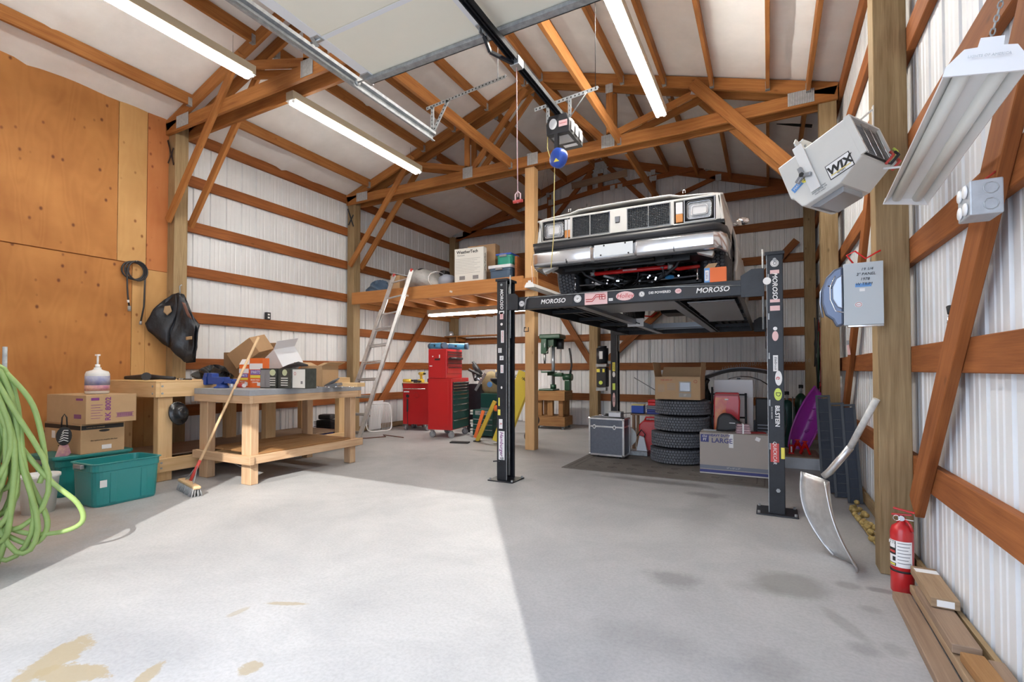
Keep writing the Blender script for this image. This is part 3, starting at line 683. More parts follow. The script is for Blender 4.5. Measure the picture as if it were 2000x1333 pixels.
# hood and deck (upper skin)
ys = [.10, .13, .5, 1.0, 1.4]; rows = []
for y in ys:
    row = []
    for i in range(-10, 11):
        t = i / 10; x = t * .885; up = .05 * (1 - abs(t) ** 3) ** .5 if abs(t) < 1 else 0
        zc = 2.70 + .025 * (1 - t * t) + (.02 if abs(t) < .55 else 0) + .06 * (y - .1)
        row.append((x, y, Z(zc + up * .4)))
    rows.append(row)
mb = MB(); mb.grid([r_[::-1] for r_ in rows]); mb.build('hood', 'car_white', CAR, solid=.012)
rows = [[(t / 8 * .885, y, Z(z)) for t in range(-8, 9)][::-1] for y, z in ((3.75, 2.84), (4.2, 2.82), (4.86, 2.78), (4.90, 2.45), (4.86, 2.3))]
mb = MB(); mb.grid(rows); mb.build('trunk', 'car_white', CAR, solid=.012)
# greenhouse
gh = [(1.35, 2.80, .84), (1.95, 3.20, .64), (2.3, 3.23, .63), (3.1, 3.22, .63), (3.75, 2.84, .82)]
rows = [[(t / 6 * w, y, Z(z + .015 * (1 - (t / 6) ** 2))) for t in range(-6, 7)][::-1] for y, z, w in gh[1:4]]
mb = MB(); mb.grid(rows); mb.build('roof', 'car_white', CAR, solid=.012)
for a, b_, n_ in ((0, 1, 'windshield'), (4, 3, 'rear_window')):
    ya, za, wa = gh[a]; yb, zb, wb_ = gh[b_]
    MB().quad((-wa, ya, Z(za)), (wa, ya, Z(za)), (wb_, yb, Z(zb)), (-wb_, yb, Z(zb))).build(n_, 'glass_dark', CAR, solid=.006)
for sx in (-1, 1):
    MB().quad((sx * .84, 1.4, Z(2.80)), (sx * .84, 3.7, Z(2.83)), (sx * .63, 3.1, Z(3.22)), (sx * .64, 1.97, Z(3.2))).build('side_window', 'glass_dark', CAR, solid=.006)
    mb = MB(); mb.tube([(sx * .845, 1.35, Z(2.80)), (sx * .645, 1.95, Z(3.205))], .022, 6).tube([(sx * .83, 3.75, Z(2.84)), (sx * .635, 3.1, Z(3.22))], .05, 6).tube([(sx * .845, 2.5, Z(2.82)), (sx * .64, 2.5, Z(3.22))], .03, 6); mb.build('pillar', 'car_white', CAR)
# front panel with openings
F0 = .10
def rect_frame(mb, x0, x1, z0, z1, t, y0, y1, mat):
    mb.bx(x0, x1, y0, y1, z1 - t, z1, mat); mb.bx(x0, x1, y0, y1, z0, z0 + t, mat); mb.bx(x0, x0 + t, y0, y1, z0 + t, z1 - t, mat); mb.bx(x1 - t, x1, y0, y1, z0 + t, z1 - t, mat)
mb = MB()
mb.bx(-.86, .86, F0 + .05, F0 + .07, Z(2.46), Z(2.71), 'under_black')
for x0, x1 in ((-.865, -.845), (-.53, -.505), (-.12, .045), (.445, .475), (.825, .865)): mb.bx(x0, x1, F0, F0 + .06, Z(2.465), Z(2.70), 'car_white')
mb.bx(-.865, .865, F0, F0 + .06, Z(2.695), Z(2.712), 'car_white'); mb.bx(-.865, .865, F0, F0 + .06, Z(2.462), Z(2.487), 'car_white')
mb.build('header_panel', None, CAR, bevel=.004)
for (x0, x1, xm) in ((-.505, -.12, -.318), (.045, .445, .247)):
    m2 = MB(); rect_frame(m2, x0, x1, Z(2.487), Z(2.695), .007, F0 - .004, F0 + .03, 'chrome'); m2.bx(xm - .005, xm + .005, F0 - .006, F0 + .03, Z(2.49), Z(2.69), 'chrome')
    g = m2.build('grille', None, CAR)
    m3 = MB(); n = 24
    for k in range(1, n): x = x0 + (x1 - x0) * k / n; m3.bx(x - .0022, x + .0022, F0 + .01, F0 + .035, Z(2.49), Z(2.69))
    for k in range(1, 13): z = 2.49 + .2 * k / 13; m3.bx(x0, x1, F0 + .008, F0 + .03, Z(z - .0022), Z(z + .0022))
    m3.build('egg_crate', 'grille_grey', g)
MB().prism([(-.025, -.035), (.025, -.035), (.03, .035), (-.03, .035)], -.008, (-.045, F0, Z(2.605)), mat='galv').build('emblem', None, CAR, bevel=.004)
MB().prism([(-.018, -.026), (.018, -.026), (.021, .026), (-.021, .026)], -.003, (-.045, F0 - .008, Z(2.605)), mat='drip_grey').build('emblem_face', None, CAR)
for sx in (-1, 1):
    cx = sx * .685; m2 = MB(); rect_frame(m2, cx - .125 - (.02 if sx < 0 else 0), cx + .135, Z(2.487), Z(2.695), .008, F0 - .004, F0 + .04, 'chrome'); b = m2.build('lamp_bezel', None, CAR)
    def rr(w, h, r, n=5):
        P = []
        for qx, qy, a0 in ((w - r, h - r, 0), (-w + r, h - r, 90), (-w + r, -h + r, 180), (w - r, -h + r, 270)):
            P += [(qx + r * math.cos(R(a0 + 90 * k / n)), qy + r * math.sin(R(a0 + 90 * k / n))) for k in range(n + 1)]
        return P
    hx = sx * .69 + (-.01 if sx < 0 else 0)
    P1 = rr(.108, .082, .03); m2 = MB(); m2.tube([(hx + p[0], F0 - .008, Z(2.587) + p[1]) for p in P1], .006, 5, 'black_plastic', closed=True); m2.build('gasket', None, CAR)
    m2 = MB(); m2.prism(rr(.104, .078, .028), -.02, (hx, F0 + .02, Z(2.587)), mat='lens'); hl = m2.build('headlamp', None, CAR, bevel=.01)
    m2 = MB(); m2.tube([(hx + p[0] * .93, F0 - .003, Z(2.587) + p[1] * .9) for p in P1], .004, 5, 'chrome', closed=True)
    m2.prism(rr(.07, .045, .02), -.006, (hx, F0 - .001, Z(2.587)), mat='sticker_white').tube([(hx + p[0] * .55, F0 - .006, Z(2.587) + p[1] * .45) for p in P1], .003, 5, 'lens', closed=True); m2.build('lens_ring', None, hl)
    px_ = sx * .52 if sx > 0 else -.557
    m2 = MB(); m2.bx(px_ - .03, px_ + .03, F0 + .0, F0 + .03, Z(2.575), Z(2.68), 'sticker_white'); m2.bx(px_ - .03, px_ + .03, F0 + .0, F0 + .03, Z(2.50), Z(2.573), 'amber'); m2.build('parking_lamp', None, CAR, bevel=.003)
# bumper: chrome bar with rubber strip
sec = [(-.04, 2.235), (-.055, 2.26), (-.055, 2.33), (-.03, 2.355)]
def bumper(secs, mat, name, rec=False, w=.86):
    xs = [-.90, -.86, -.8] + [-.26, -.235, .15, .175] + [.82, .87, .91]; rows = []
    for (y, z) in secs:
        row = []
        for x in xs:
            e = max(0, abs(x) - .84) / .07; dy = .0 + .16 * e ** 1.5
            if rec and -.24 < x < .16: yy = y + .0
            elif rec: yy = y - .03
            else: yy = y
            row.append((x, yy + dy, Z(z)))
        for_end = (row[-1][0] + .008, row[-1][1] + .28, row[-1][2]); st = (row[0][0] - .008, row[0][1] + .28, row[0][2])
        rows.append([st] + row + [for_end])
    mb = MB(); mb.grid([r_[::-1] for r_ in rows][::-1] if False else rows, smooth=True); return mb
BP = bumper([(.03, 2.19), (-.02, 2.20), (-.045, 2.225), (-.05, 2.32), (-.02, 2.345), (.02, 2.35)], None, 'b', True).build('bumper', 'bumper_chrome', CAR, solid=.008, bevel=.003)
bumper([(.02, 2.355), (-.055, 2.36), (-.065, 2.385), (-.055, 2.41), (.02, 2.42)], None, 'r').build('bumper_strip', 'black_plastic', CAR, solid=.01)
MB().bx(-.90, .90, .02, .10, Z(2.425), Z(2.455), 'under_black').build('filler_strip', None, CAR)
MB().bx(-.225, .14, -.062, -.056, Z(2.225), Z(2.34), 'plate_white').build('plate_panel', None, CAR, bevel=.01)
for x, z in ((-.16, 2.24), (.10, 2.235), (-.13, 2.327), (.07, 2.33)): MB().cyl((x, -.066, Z(z)), (x, -.058, Z(z)), .008, 8, 'dark').build('screw', None, CAR)
for x in (-.5, .5): MB().bx(x - .003, x + .003, -.08, -.02, Z(2.2), Z(2.24), 'dark').build('drain_slot', None, CAR)
for sx in (-1, 1): MB().box((sx * .74, .1, Z(2.2)), (.14, .1, .05), (0, sx * .35, 0), 'car_white').build('valance', None, CAR, bevel=.01)
for sx in (-1, 1): MB().tube([(sx * .55, .12, Z(2.765)), (sx * .55, .12, Z(2.79)), (sx * .55 + .02, .12, Z(2.79)), (sx * .55 + .02, .12, Z(2.765))], .004, 6, 'chrome').build('hood_pin', None, CAR)
MB().lathe([(.12, 0), (.14, .01), (.14, .06), (.12, .075), (.02, .085), (0.0001, .085)], (.03, .62, Z(2.80)), 24, 'chrome').build('air_cleaner', None, CAR)
MB().cyl((-.42, .3, Z(2.72)), (-.42, .3, Z(2.86)), .004, 6, 'dark').cyl((-.42, .3, Z(2.86)), (-.41, .3, Z(2.875)), .009, 6, 'dark').build('hood_prop', None, CAR)
# mirror
m2 = MB(); m2.lathe([(.0001, -.05), (.04, -.045), (.055, 0), (.045, .04), (.0001, .05)], (.985, 1.35, Z(2.78)), 14, 'chrome', (R(90), 0, 0), sx=1.3, sy=.8); m2.beam((.9, 1.38, Z(2.76)), (.96, 1.36, Z(2.77)), .03, .03, mat='chrome'); m2.build('side_mirror', None, CAR)
# wheels
def tyre_profile(r=.33, w=.2):
    return [(r * .62, -w * .42), (r * .72, -w * .5), (r * .88, -w * .52), (r * .965, -w * .44), (r, -w * .36), (r, w * .36), (r * .965, w * .44), (r * .88, w * .52), (r * .72, w * .5), (r * .62, w * .42)]
def tread(mb, r, w, c, rot, nb=56, lanes=5, mat='tread_rubber'):
    E = Euler(rot).to_matrix(); c = Vector(c)
    for l in range(lanes):
        zc = (-.5 + (l + .5) / lanes) * w * .74
        for k in range(nb):
            a = 2 * math.pi * (k + (l % 2) * .5) / nb
            p = Vector((math.cos(a) * r, math.sin(a) * r, zc)); mt = (E @ Matrix.Rotation(a, 3, 'Z') @ Matrix.Rotation(.35 if l % 2 else -.35, 3, 'X'))
            mb.box(c + E @ p, (.014, 2 * math.pi * r / nb * .72, w * .74 / lanes * .8), mt.to_euler(), mat)
for wx in (-1, 1):
    for wy in (WY, 3.65):
        cx = wx * .76; rot = (0, R(90), 0)
        m2 = MB(); m2.lathe(tyre_profile(.328, .25 if wy < 2 else .24), (cx, wy, Z(2.255)), 40, 'rubber', rot)
        w_ = m2.build('wheel', None, CAR)
        m3 = MB(); tread(m3, .335, .25, (cx, wy, Z(2.255)), rot, 60, 5); m3.build('tread', None, w_)['kind'] = 'stuff'
        MB().lathe([(.0001, .06), (.06, .07), (.08, .03), (.17, .02), (.2, .09), (.208, .10), (.208, -.1), (.17, -.09), (.16, -.02), (.0001, -.02)], (cx, wy, Z(2.255)), 28, 'chrome', (0, R(90) * wx, 0)).build('rim', None, w_)
# underbody
U = []
def ub(name, mb, mat='under_black', bevel=0): return mb.build(name, mat, CAR, bevel=bevel)
ub('floor_pan', MB().bx(-.62, .62, 1.3, 4.7, Z(2.24), Z(2.27)))
for s_ in (-1, 1): ub('wheel_housing', MB().box((s_ * .62, .30, Z(2.325)), (.28, .30, .25)).box((s_ * .60, .95, Z(2.45)), (.04, .9, .5)))
ub('frame_rail', MB().beam((-.42, .1, Z(2.24)), (-.42, 1.5, Z(2.18)), .07, .1).beam((-.42, 1.5, Z(2.18)), (-.68, 2.0, Z(2.17)), .07, .1).beam((-.68, 2, Z(2.17)), (-.68, 3.3, Z(2.17)), .07, .1))
ub('frame_rail', MB().beam((.42, .1, Z(2.24)), (.42, 1.5, Z(2.18)), .07, .1).beam((.42, 1.5, Z(2.18)), (.68, 2.0, Z(2.17)), .07, .1).beam((.68, 2, Z(2.17)), (.68, 3.3, Z(2.17)), .07, .1))
ub('crossmember', MB().tube([(-.5, WY, Z(2.16)), (-.3, WY, Z(2.09)), (.3, WY, Z(2.09)), (.5, WY, Z(2.16))], .065, 8))
ub('radiator_support', MB().bx(-.6, .6, .14, .18, Z(2.16), Z(2.5)).tube([(-.3, .1, Z(2.19)), (.3, .1, Z(2.19))], .02, 6))
m2 = MB(); m2.bx(-.16, .16, .9, 1.5, Z(2.04), Z(2.16)).bx(-.22, .22, .65, 1.5, Z(2.2), Z(2.6)); ub('engine_block', m2, bevel=.02)
ub('pulley', MB().lathe([(.0001, -.02), (.08, -.02), (.085, -.01), (.075, 0), (.085, .01), (.08, .02), (.0001, .02)], (.0, .6, Z(2.25)), 20, rot=(R(90), 0, 0)))
ub('pulley', MB().lathe([(.0001, -.02), (.055, -.02), (.06, -.01), (.05, 0), (.06, .01), (.055, .02), (.0001, .02)], (.26, .56, Z(2.26)), 20, rot=(R(90), 0, 0)), 'galv')
ub('pulley', MB().lathe([(.0001, -.02), (.055, -.02), (.06, -.01), (.05, 0), (.06, .01), (.055, .02), (.0001, .02)], (-.18, .56, Z(2.24)), 20, rot=(R(90), 0, 0)), 'steel_bar')
ub('transmission', MB().lathe([(.2, 0), (.17, .2), (.11, .4), (.1, .7), (.05, .72)], (0, 1.5, Z(2.2)), 16, rot=(R(-90), 0, 0)), 'steel_bar')
ub('exhaust', MB().tube([(.2, 1.2, Z(2.12)), (.25, 1.8, Z(2.1)), (.3, 2.4, Z(2.1))], .03, 8).lathe([(.03, 0), (.1, .03), (.1, .5), (.03, .53)], (.3, 2.4, Z(2.1)), 14, rot=(R(-90), 0, 0), sx=1, sy=.6).tube([(.3, 2.9, Z(2.1)), (.4, 3.6, Z(2.25)), (.45, 4.7, Z(2.2))], .028, 8), 'steel_bar')
ub('exhaust', MB().tube([(-.2, 1.2, Z(2.12)), (-.25, 1.8, Z(2.1)), (-.3, 2.4, Z(2.1))], .03, 8).lathe([(.03, 0), (.1, .03), (.1, .5), (.03, .53)], (-.3, 2.4, Z(2.1)), 14, rot=(R(-90), 0, 0), sx=1, sy=.6), 'steel_bar')
ub('rear_axle', MB().cyl((-.7, 3.65, Z(2.255)), (.7, 3.65, Z(2.255)), .045, 12).lathe([(.0001, -.12), (.1, -.1), (.14, 0), (.1, .1), (.0001, .12)], (0, 3.62, Z(2.24)), 16, rot=(R(90), 0, 0)))
ub('fuel_tank', MB().bx(-.4, .4, 4.0, 4.6, Z(2.12), Z(2.26)), bevel=.03)
ub('heat_shield', MB().bx(-.22, .22, 1.55, 2.3, Z(2.05), Z(2.06)), 'steel_bar')
# front suspension
MB().tube([(-.43, .42, Z(2.13)), (-.39, .40, Z(2.165)), (.39, .40, Z(2.165)), (.46, .42, Z(2.14)), (.64, .5, Z(2.165))], [.02, .022, .022, .02, .018], 12, 'red_gloss').build('sway_bar', None, CAR)
sticker(CAR, (0, .376, Z(2.168)), exx, ez, .14, .014, 'sticker_pink', 'HELLWIG', 'ink_red', size=.012)
for sx in (-1, 1):
    MB().cyl((sx * .39, .395, Z(2.14)), (sx * .39, .395, Z(2.2)), .028, 10, 'galv').build('bushing', None, CAR)
    MB().tube([(sx * .62, .5, Z(2.18)), (sx * .62, .5, Z(2.02))], .006, 6, 'chrome').cyl((sx * .62, .5, Z(2.17)), (sx * .62, .5, Z(2.15)), .014, 8, 'chrome').cyl((sx * .62, .5, Z(2.05)), (sx * .62, .5, Z(2.03)), .014, 8, 'chrome').build('end_link', None, CAR)
    MB().tube([(sx * .52, .3, Z(2.25)), (sx * .45, .34, Z(2.15)), (sx * .32, .38, Z(2.07)), (sx * .2, .42, Z(2.04))], .014, 8, 'black_plastic').build('radiator_hose', None, CAR)
    m2 = MB(); m2.prism([(-.20, -.02), (.22, .05), (.22, -.05)], .03, (sx * .42, WY - .2, Z(2.04)), (sx, 0, 0), (0, 1, 0), 'under_black').tube([(sx * .2, WY - .25, Z(2.06)), (sx * .62, WY - .05, Z(2.0))], .025, 8, 'under_black').tube([(sx * .2, WY + .2, Z(2.06)), (sx * .62, WY - .02, Z(2.0))], .025, 8, 'under_black')
    m2.build('control_arm', None, CAR, recalc=True)
    m2 = MB(); n = 90; m2.tube([(sx * .48 + .055 * math.cos(k * .5), WY + .055 * math.sin(k * .5), Z(2.02 + .003 * k)) for k in range(n)], .007, 6, 'under_black'); m2.build('coil_spring', None, CAR)
    MB().tube([(sx * .1, WY - .32, Z(2.08)), (sx * .62, WY - .3, Z(2.1))], .009, 6, 'steel_bar').build('tie_rod', None, CAR)
    MB().lathe([(.0001, -.03), (.14, -.03), (.15, 0), (.14, .03), (.0001, .03)], (sx * .60, WY, Z(2.255)), 20, 'steel_bar', (0, R(90), 0)).build('brake_rotor', None, CAR)
    MB().lathe([(.0001, -.012), (.03, -.01), (.035, 0), (.0001, .012)], (sx * .33 + (.05 if sx > 0 else 0), .4, Z(2.065)), 14, 'seal_blue' if sx > 0 else 'white', (R(90), 0, 0), sx=1.3, sy=.6).build('cap', None, CAR)
m2 = MB(); rr2 = random.Random(3)
for k in range(26):
    x = rr2.uniform(-.35, .35); m2.tube([(x, .3 + rr2.random() * .3, Z(rr2.uniform(2.02, 2.12))), (x + rr2.uniform(-.2, .2), .35 + rr2.random() * .3, Z(rr2.uniform(2.02, 2.2))), (x + rr2.uniform(-.25, .25), .5 + rr2.random() * .3, Z(rr2.uniform(2.1, 2.3)))], rr2.uniform(.006, .014), 6, rr2.choice(['under_black', 'under_black', 'black_plastic', 'steel_bar', 'galv']))
m2.build('hoses_and_lines', None, CAR)['kind'] = 'stuff'
for k in range(12): MB().cyl((rr2.uniform(-.45, .45), .35, Z(rr2.uniform(2.03, 2.1))), (rr2.uniform(-.45, .45) * 0 + rr2.uniform(-.45, .45), .36, Z(2.08)), .001, 4, 'galv') 
for k in range(10):
    x, z = rr2.uniform(-.45, .5), rr2.uniform(2.03, 2.1); MB().cyl((x, .33, Z(z)), (x, .345, Z(z)), .009, 6, 'chrome', smooth=False).build('bolt', None, CAR)

bx_ = thing('filter_box', 'orange and blue open carton resting on the lift crossbar by the car tyre', 'box', (CXL + .82, 4.515, 1.921))
MB().bx(-.04, .09, -.04, .04, 0, .125, 'orange_card').build('carton', None, bx_); MB().bx(-.085, -.04, -.04, .04, 0, .125, 'sticker_blue').build('side_panel', None, bx_); MB().quad((-.085, -.04, .125), (.0, -.04, .125), (.02, -.02, .165), (-.05, -.02, .165)).build('flap', 'cardboard', bx_, solid=.003)
sticker(bx_, (-.063, -.0405, .06), (0, 0, 1), (-1, 0, 0), .09, .03, 'sticker_white', 'PARTS', 'ink_blue', size=.022)

# pump unit on rear left column + things behind
pu = thing('pump_unit', 'black electric lift pump hanging on the rear left lift column', 'pump', (-2.70, 8.66, 0))
m2 = MB(); m2.cyl((0, 0, 1.28), (0, 0, 1.56), .11, 18, 'black_steel').cyl((0, 0, 1.56), (0, 0, 1.60), .08, 18, 'black_steel'); m2.build('motor', None, pu)
MB().bx(-.1, .1, -.08, .1, 1.22, 1.27, 'galv').build('bracket', None, pu); MB().bx(-.09, .1, -.09, .09, .85, 1.21, 'black_plastic').build('oil_tank', None, pu, bevel=.02)
MB().bx(-.02, .04, -.125, -.1, 1.36, 1.5, 'sticker_white').build('label', None, pu); MB().bx(-.08, -.02, -.096, -.09, 1.12, 1.18, 'sticker_yellow').build('label', None, pu); MB().bx(.03, .07, -.096, -.09, 1.12, 1.18, 'sticker_yellow').build('label', None, pu)
MB().cyl((0, -.1, .93), (0, -.11, .93), .035, 14, 'sticker_green').build('gauge', None, pu); MB().bx(-.1, .08, -.07, .05, .78, .84, 'galv').build('tray', None, pu); MB().beam((.1, 0, 1.3), (.17, 0, 1.3), .05, .05, mat='galv').build('mount', None, pu)
RLC = [o for o in COL.objects if o.name.startswith('lift_column')][2]
colst(RLC, 1.22, .05, .16, 'sticker_yellow', 'COMP', 'ink_black', size=.04); colst(RLC, 1.08, .05, .1, 'sticker_white', round_=True); colst(RLC, .62, .05, .26, 'sticker_pink', 'BBK', 'ink_black', size=.05, round_=True); colst(RLC, .86, .05, .12, 'sticker_green')
# ================================================================== OVERHEAD DOOR, OPENER, LIGHTS, HEATER
GD = thing('overhead_door', 'cream sectional garage door hanging open under the roof', 'garage door', (-2.70, 0, 3.40))
M('hinge_metal', (0.50, 0.52, 0.53), 0.35, 0.8)
DW = 3.19
y = 2.76
for k in range(5):
    ya, yb = y - .53 * (k + 1) + .004, y - .53 * k
    m = MB(); m.bx(0, DW, ya, yb, .0, .045, 'door_cream')
    for xx in (0, 1.035, 2.10, 3.11): m.bx(xx, xx + .08, ya + .0, yb - .0, -.004, .0, 'door_white')
    m.bx(.08, DW - .08, ya, ya + .035, -.002, 0, 'door_white')
    p = m.build('door_section', None, GD, bevel=.002, bseg=1)
    if k == 0:
        MB().bx(.02, DW, yb - .055, yb + .006, -.03, -.004, 'galv').bx(.02, DW, yb - .005, yb + .006, -.03, .045, 'galv').build('bottom_strut', None, GD, bevel=.002)
    for xx in (.035, 1.07, 2.13):
        m = MB(); m.bx(xx - .03, xx + .035, ya - .03, ya + .03, -.008, -.003, 'hinge_metal').beam((xx - .02, ya - .03, -.006), (xx - .03, ya + .03, -.03), .03, .004, mat='hinge_metal').cyl((xx - .06, ya, -.014), (xx + .03, ya, -.014), .006, 8, 'hinge_metal')
        m.build('hinge', None, GD)
m = MB(); m.bx(-.01, .07, 2.66, 2.74, -.012, -.004, 'hinge_metal').cyl((-.09, 2.72, -.01), (.02, 2.72, -.01), .006, 8, 'hinge_metal').cyl((-.1, 2.72, -.01), (-.08, 2.72, -.01), .022, 14, 'hinge_metal').bx(-.01, .02, 2.70, 2.78, -.03, .02, 'hinge_metal'); m.build('bottom_bracket', None, GD)
MB().bx(1.045, 1.105, 2.62, 2.70, -.012, -.004, 'hinge_metal').bx(1.06, 1.066, 2.64, 2.68, -.05, -.01, 'hinge_metal').bx(1.085, 1.091, 2.64, 2.68, -.05, -.01, 'hinge_metal').build('opener_bracket', None, GD)
for xx, lab in ((-2.80, 'left galvanised door track ending over the workbench side'), (.57, 'right galvanised door track next to the right wall')):
    t = thing('door_track', lab, 'door track', (xx, 0, 3.39)); s_ = 1 if xx < 0 else -1
    m = MB(); P = [(.0, -.035), (.028, -.03), (.034, -.01), (.034, .012), (.026, .03), (-.004, .034), (-.004, .05), (-.012, .05), (-.008, .028), (.02, .022), (.027, .008), (.027, -.008), (.02, -.024), (0, -.028)]
    yend = 3.72 if xx < 0 else 3.2
    m.prism([(p[0] * -s_, p[1]) for p in P], -(yend - .35), (0, .35, .0), (1, 0, 0), (0, 0, 1)); m.build('rail', 'galv', t, recalc=True)
    vo = -.12 * s_; m = MB(); m.tube([(0, .36, 0), (vo * .4, .2, -.03), (vo, .02, -.2), (vo, -.03, -.42), (vo, -.03, -3.3)], .018, 6); m.build('vertical_rail', 'galv', t)
def angle_iron(name, a, b, parent, w=.03):
    a = Vector(a); b = Vector(b); m = MB(); L = (b - a).length; n = max(2, int(L / .035))
    d = (b - a) / n
    m.beam(a, b, .003, w, mat='galv')
    for k in range(n): 
        p = a + d * (k + .5); m.box(p + Vector((0, -.002, 0)), (.012, .003, .012) if abs((b - a).x) > abs((b - a).y) else (.003, .012, .012), None, 'dark')
    m.beam(a + Vector((0, w / 2, w / 2)), b + Vector((0, w / 2, w / 2)), w, .003, mat='galv')
    return m.build(name, None, parent)
H = thing('track_hanger', 'perforated angle bracket holding the left door track end', 'bracket', (-2.80, 3.70, 3.42))
angle_iron('hanger_leg', (-.02, 0, .0), (-.02, 0, .26), H); angle_iron('hanger_bar', (-.09, 0, .26), (.78, 0, .33), H); angle_iron('hanger_strut', (0, .0, .03), (.16, 0, .28), H)
MB().cyl((.70, 0, .33), (.70, 0, .95), .004, 5, 'galv').build('hanger_rod', None, H)
H = thing('track_hanger', 'perforated angle bracket hanging from the roof near the right wall', 'bracket', (.36, 3.35, 3.42))
angle_iron('hanger_leg', (0, 0, -.02), (0, 0, .6), H); angle_iron('hanger_strut', (-.01, 0, .1), (-.13, .0, .6), H); angle_iron('hanger_bar', (-.02, 0, .02), (.2, 0, -.02), H)

OP = thing('door_opener', 'black ceiling door opener motor with its long rail', 'door opener', (-1.53, 3.70, 3.13))
m = MB(); m.prism([(-.10, 0), (.10, 0), (.105, .09), (.08, .16), (-.08, .16), (-.105, .09)], -.34, (0, 0, 0), mat='black_plastic'); m.build('motor_housing', None, OP, bevel=.006, recalc=True)
m = MB(); m.bx(-.022, .022, -3.3, .05, .185, .195).bx(-.003, .003, -3.3, .05, .17, .20); m.bx(-.028, -.02, -3.3, .05, .165, .2).bx(.02, .028, -3.3, .05, .165, .2); m.build('rail', 'rail_black', OP)
sticker(OP, (-.04, -.002, .085), exx, (0, 0, 1), .07, .09, 'sticker_white', None, round_=True, rot=.4); sticker(OP, (.05, -.003, .075), exx, (0, 0, 1), .075, .05, 'sticker_pink', 'WARNING', 'ink_red', size=.013)
sticker(OP, (0, .12, -.002), exx, (0, 1, 0), .15, .14, 'drip_grey'); sticker(OP, (.02, .25, -.003), exx, (0, 1, 0), .12, .05, 'sticker_white', 'CAUTION', 'ink_black', size=.02)
m = MB()
for k in range(3): m.bx(.106, .109, .04 + k * .1, .10 + k * .1, .03, .12)
m.build('side_label', 'sticker_white', OP)
angle_iron('hanger_bar', (-.22, .02, .26), (.34, .02, .30), OP)
for xx in (-.095, .1): angle_iron('hanger_leg', (xx, .02, .12), (xx, .02, .27), OP)
MB().cyl((.11, .02, .13), (.26, .0, .28), .005, 6, 'galv').build('stay_rod', None, OP); MB().cyl((.32, .02, .3), (.32, .02, 1.6), .003, 5, 'dark').build('hanger_strap', None, OP)
MB().bx(-.035, .035, -.78, -.70, .14, .2, 'hinge_metal').build('trolley', None, OP, bevel=.005)
MB().beam((-.0, -.76, .15), (-.10, -.93, .17), .02, .02, mat='black_steel').beam((-.10, -.93, .17), (-.11, -1.02, .26), .02, .02, mat='black_steel').build('door_arm', None, OP)
MB().tube([(.0, -.74, .15), (.0, -.73, -.4), (-.0, -.72, -.76)], .0035, 6, 'sticker_pink').build('pull_cord', None, OP)
m = MB(); m.tube([(.0, -.72, -.80), (-.02, -.72, -.78), (-.02, -.72, -.74), (.0, -.72, -.72), (.02, -.72, -.74), (.02, -.72, -.78)], .005, 6, 'sticker_pink', closed=True).tube([(-.035, -.72, -.79), (.035, -.72, -.79)], .012, 8, 'sticker_red'); m.build('release_handle', None, OP)
# blue cord reel hanging from opener
RE = thing('cord_reel', 'round blue cord reel with a yellow cord hanging below the opener', 'cord reel', (-1.53, 3.72, 2.93))
M('reel_blue', (0.03, 0.09, 0.45), .35)
MB().lathe([(.0001, -.045), (.05, -.045), (.075, -.035), (.08, -.012), (.08, .012), (.075, .035), (.05, .045), (.0001, .045)], (0, 0, 0), 26, 'reel_blue', (R(90), 0, R(-25))).build('reel_case', None, RE)
MB().bx(-.03, .0, -.02, .02, .06, .20, 'black_plastic').build('hook', None, RE); MB().prism([(-.02, -.03), (.03, -.03), (.0, .0)], .004, (0, -.052, -.02), mat='sticker_yellow').build('caution_mark', None, RE)
M('cord_yellow', (0.72, 0.60, 0.22), .5)
MB().tube([(-.03, -.01, -.075), (-.06, -.01, -.02), (-.1, .0, .1), (-.105, .02, .22), (-.08, .04, .25)], .004, 6, 'cord_yellow').tube([(-.03, -.01, -.075), (-.04, .0, -.3), (-.05, .02, -.6), (-.09, .05, -.9)], .004, 6, 'cord_yellow').build('cord', None, RE)

def strip_light(label, x, y0, y1, z, lit, rz=0, group=None):
    L = y1 - y0; t = thing('strip_light', label, 'light fixture', (x, y0, z), rz, group)
    m = MB(); m.prism([(-.055, 0), (-.03, -.012), (.03, -.012), (.055, 0), (.055, .075), (-.055, .075)], -L, (0, 0, .02), mat='tan_enamel'); m.build('housing', None, t, recalc=True); MB().bx(-.058, .058, .0, L, -.001, .006, 'white_enamel').build('reflector_plate', None, t)
    for s_ in (-1, 1):
        MB().cyl((s_ * .035, .04, -.008), (s_ * .035, L / 2 - .01, -.008), .0175, 10, lit).build('tube', None, t); MB().cyl((s_ * .035, L / 2 + .01, -.008), (s_ * .035, L - .04, -.008), .0175, 10, lit).build('tube', None, t)
        for yy in (.015, L - .035, L / 2 - .01): MB().bx(s_ * .035 - .012, s_ * .035 + .012, yy, yy + .02, -.02, .012, 'white').build('socket', None, t)
    for yy in (.2, L - .2): MB().tube([(-.03, yy, .07), (0, yy, .14), (0, yy, .3)], .0015, 4, 'dark').tube([(.03, yy, .07), (0, yy, .14)], .0015, 4, 'dark').build('wire_hanger', None, t)
    return t
strip_light('bright lit twin tube strip light at upper left, before the near truss', -4.47, .55, 2.98, 4.05, 'tube_lit')
M('tube_dim_lit', (1.0, .98, .92), .4, emit=32); M('tube_low', (1.0, .965, .90), .4, emit=66)
strip_light('twin tube strip light left of the door track, behind the near truss', -4.50, 3.42, 5.60, 4.05, 'tube_dim_lit')
strip_light('long lit twin tube strip light at right of the opener, under the right slope', -1.05, 3.0, 5.62, 4.05, 'tube_mid')
MB_ = strip_light('lit strip light fixed under the loft above the tool chests', -4.05, 7.75, 9.95, 2.215, 'tube_low', R(90)); MB_.location = (-3.60, 7.52, 2.215)
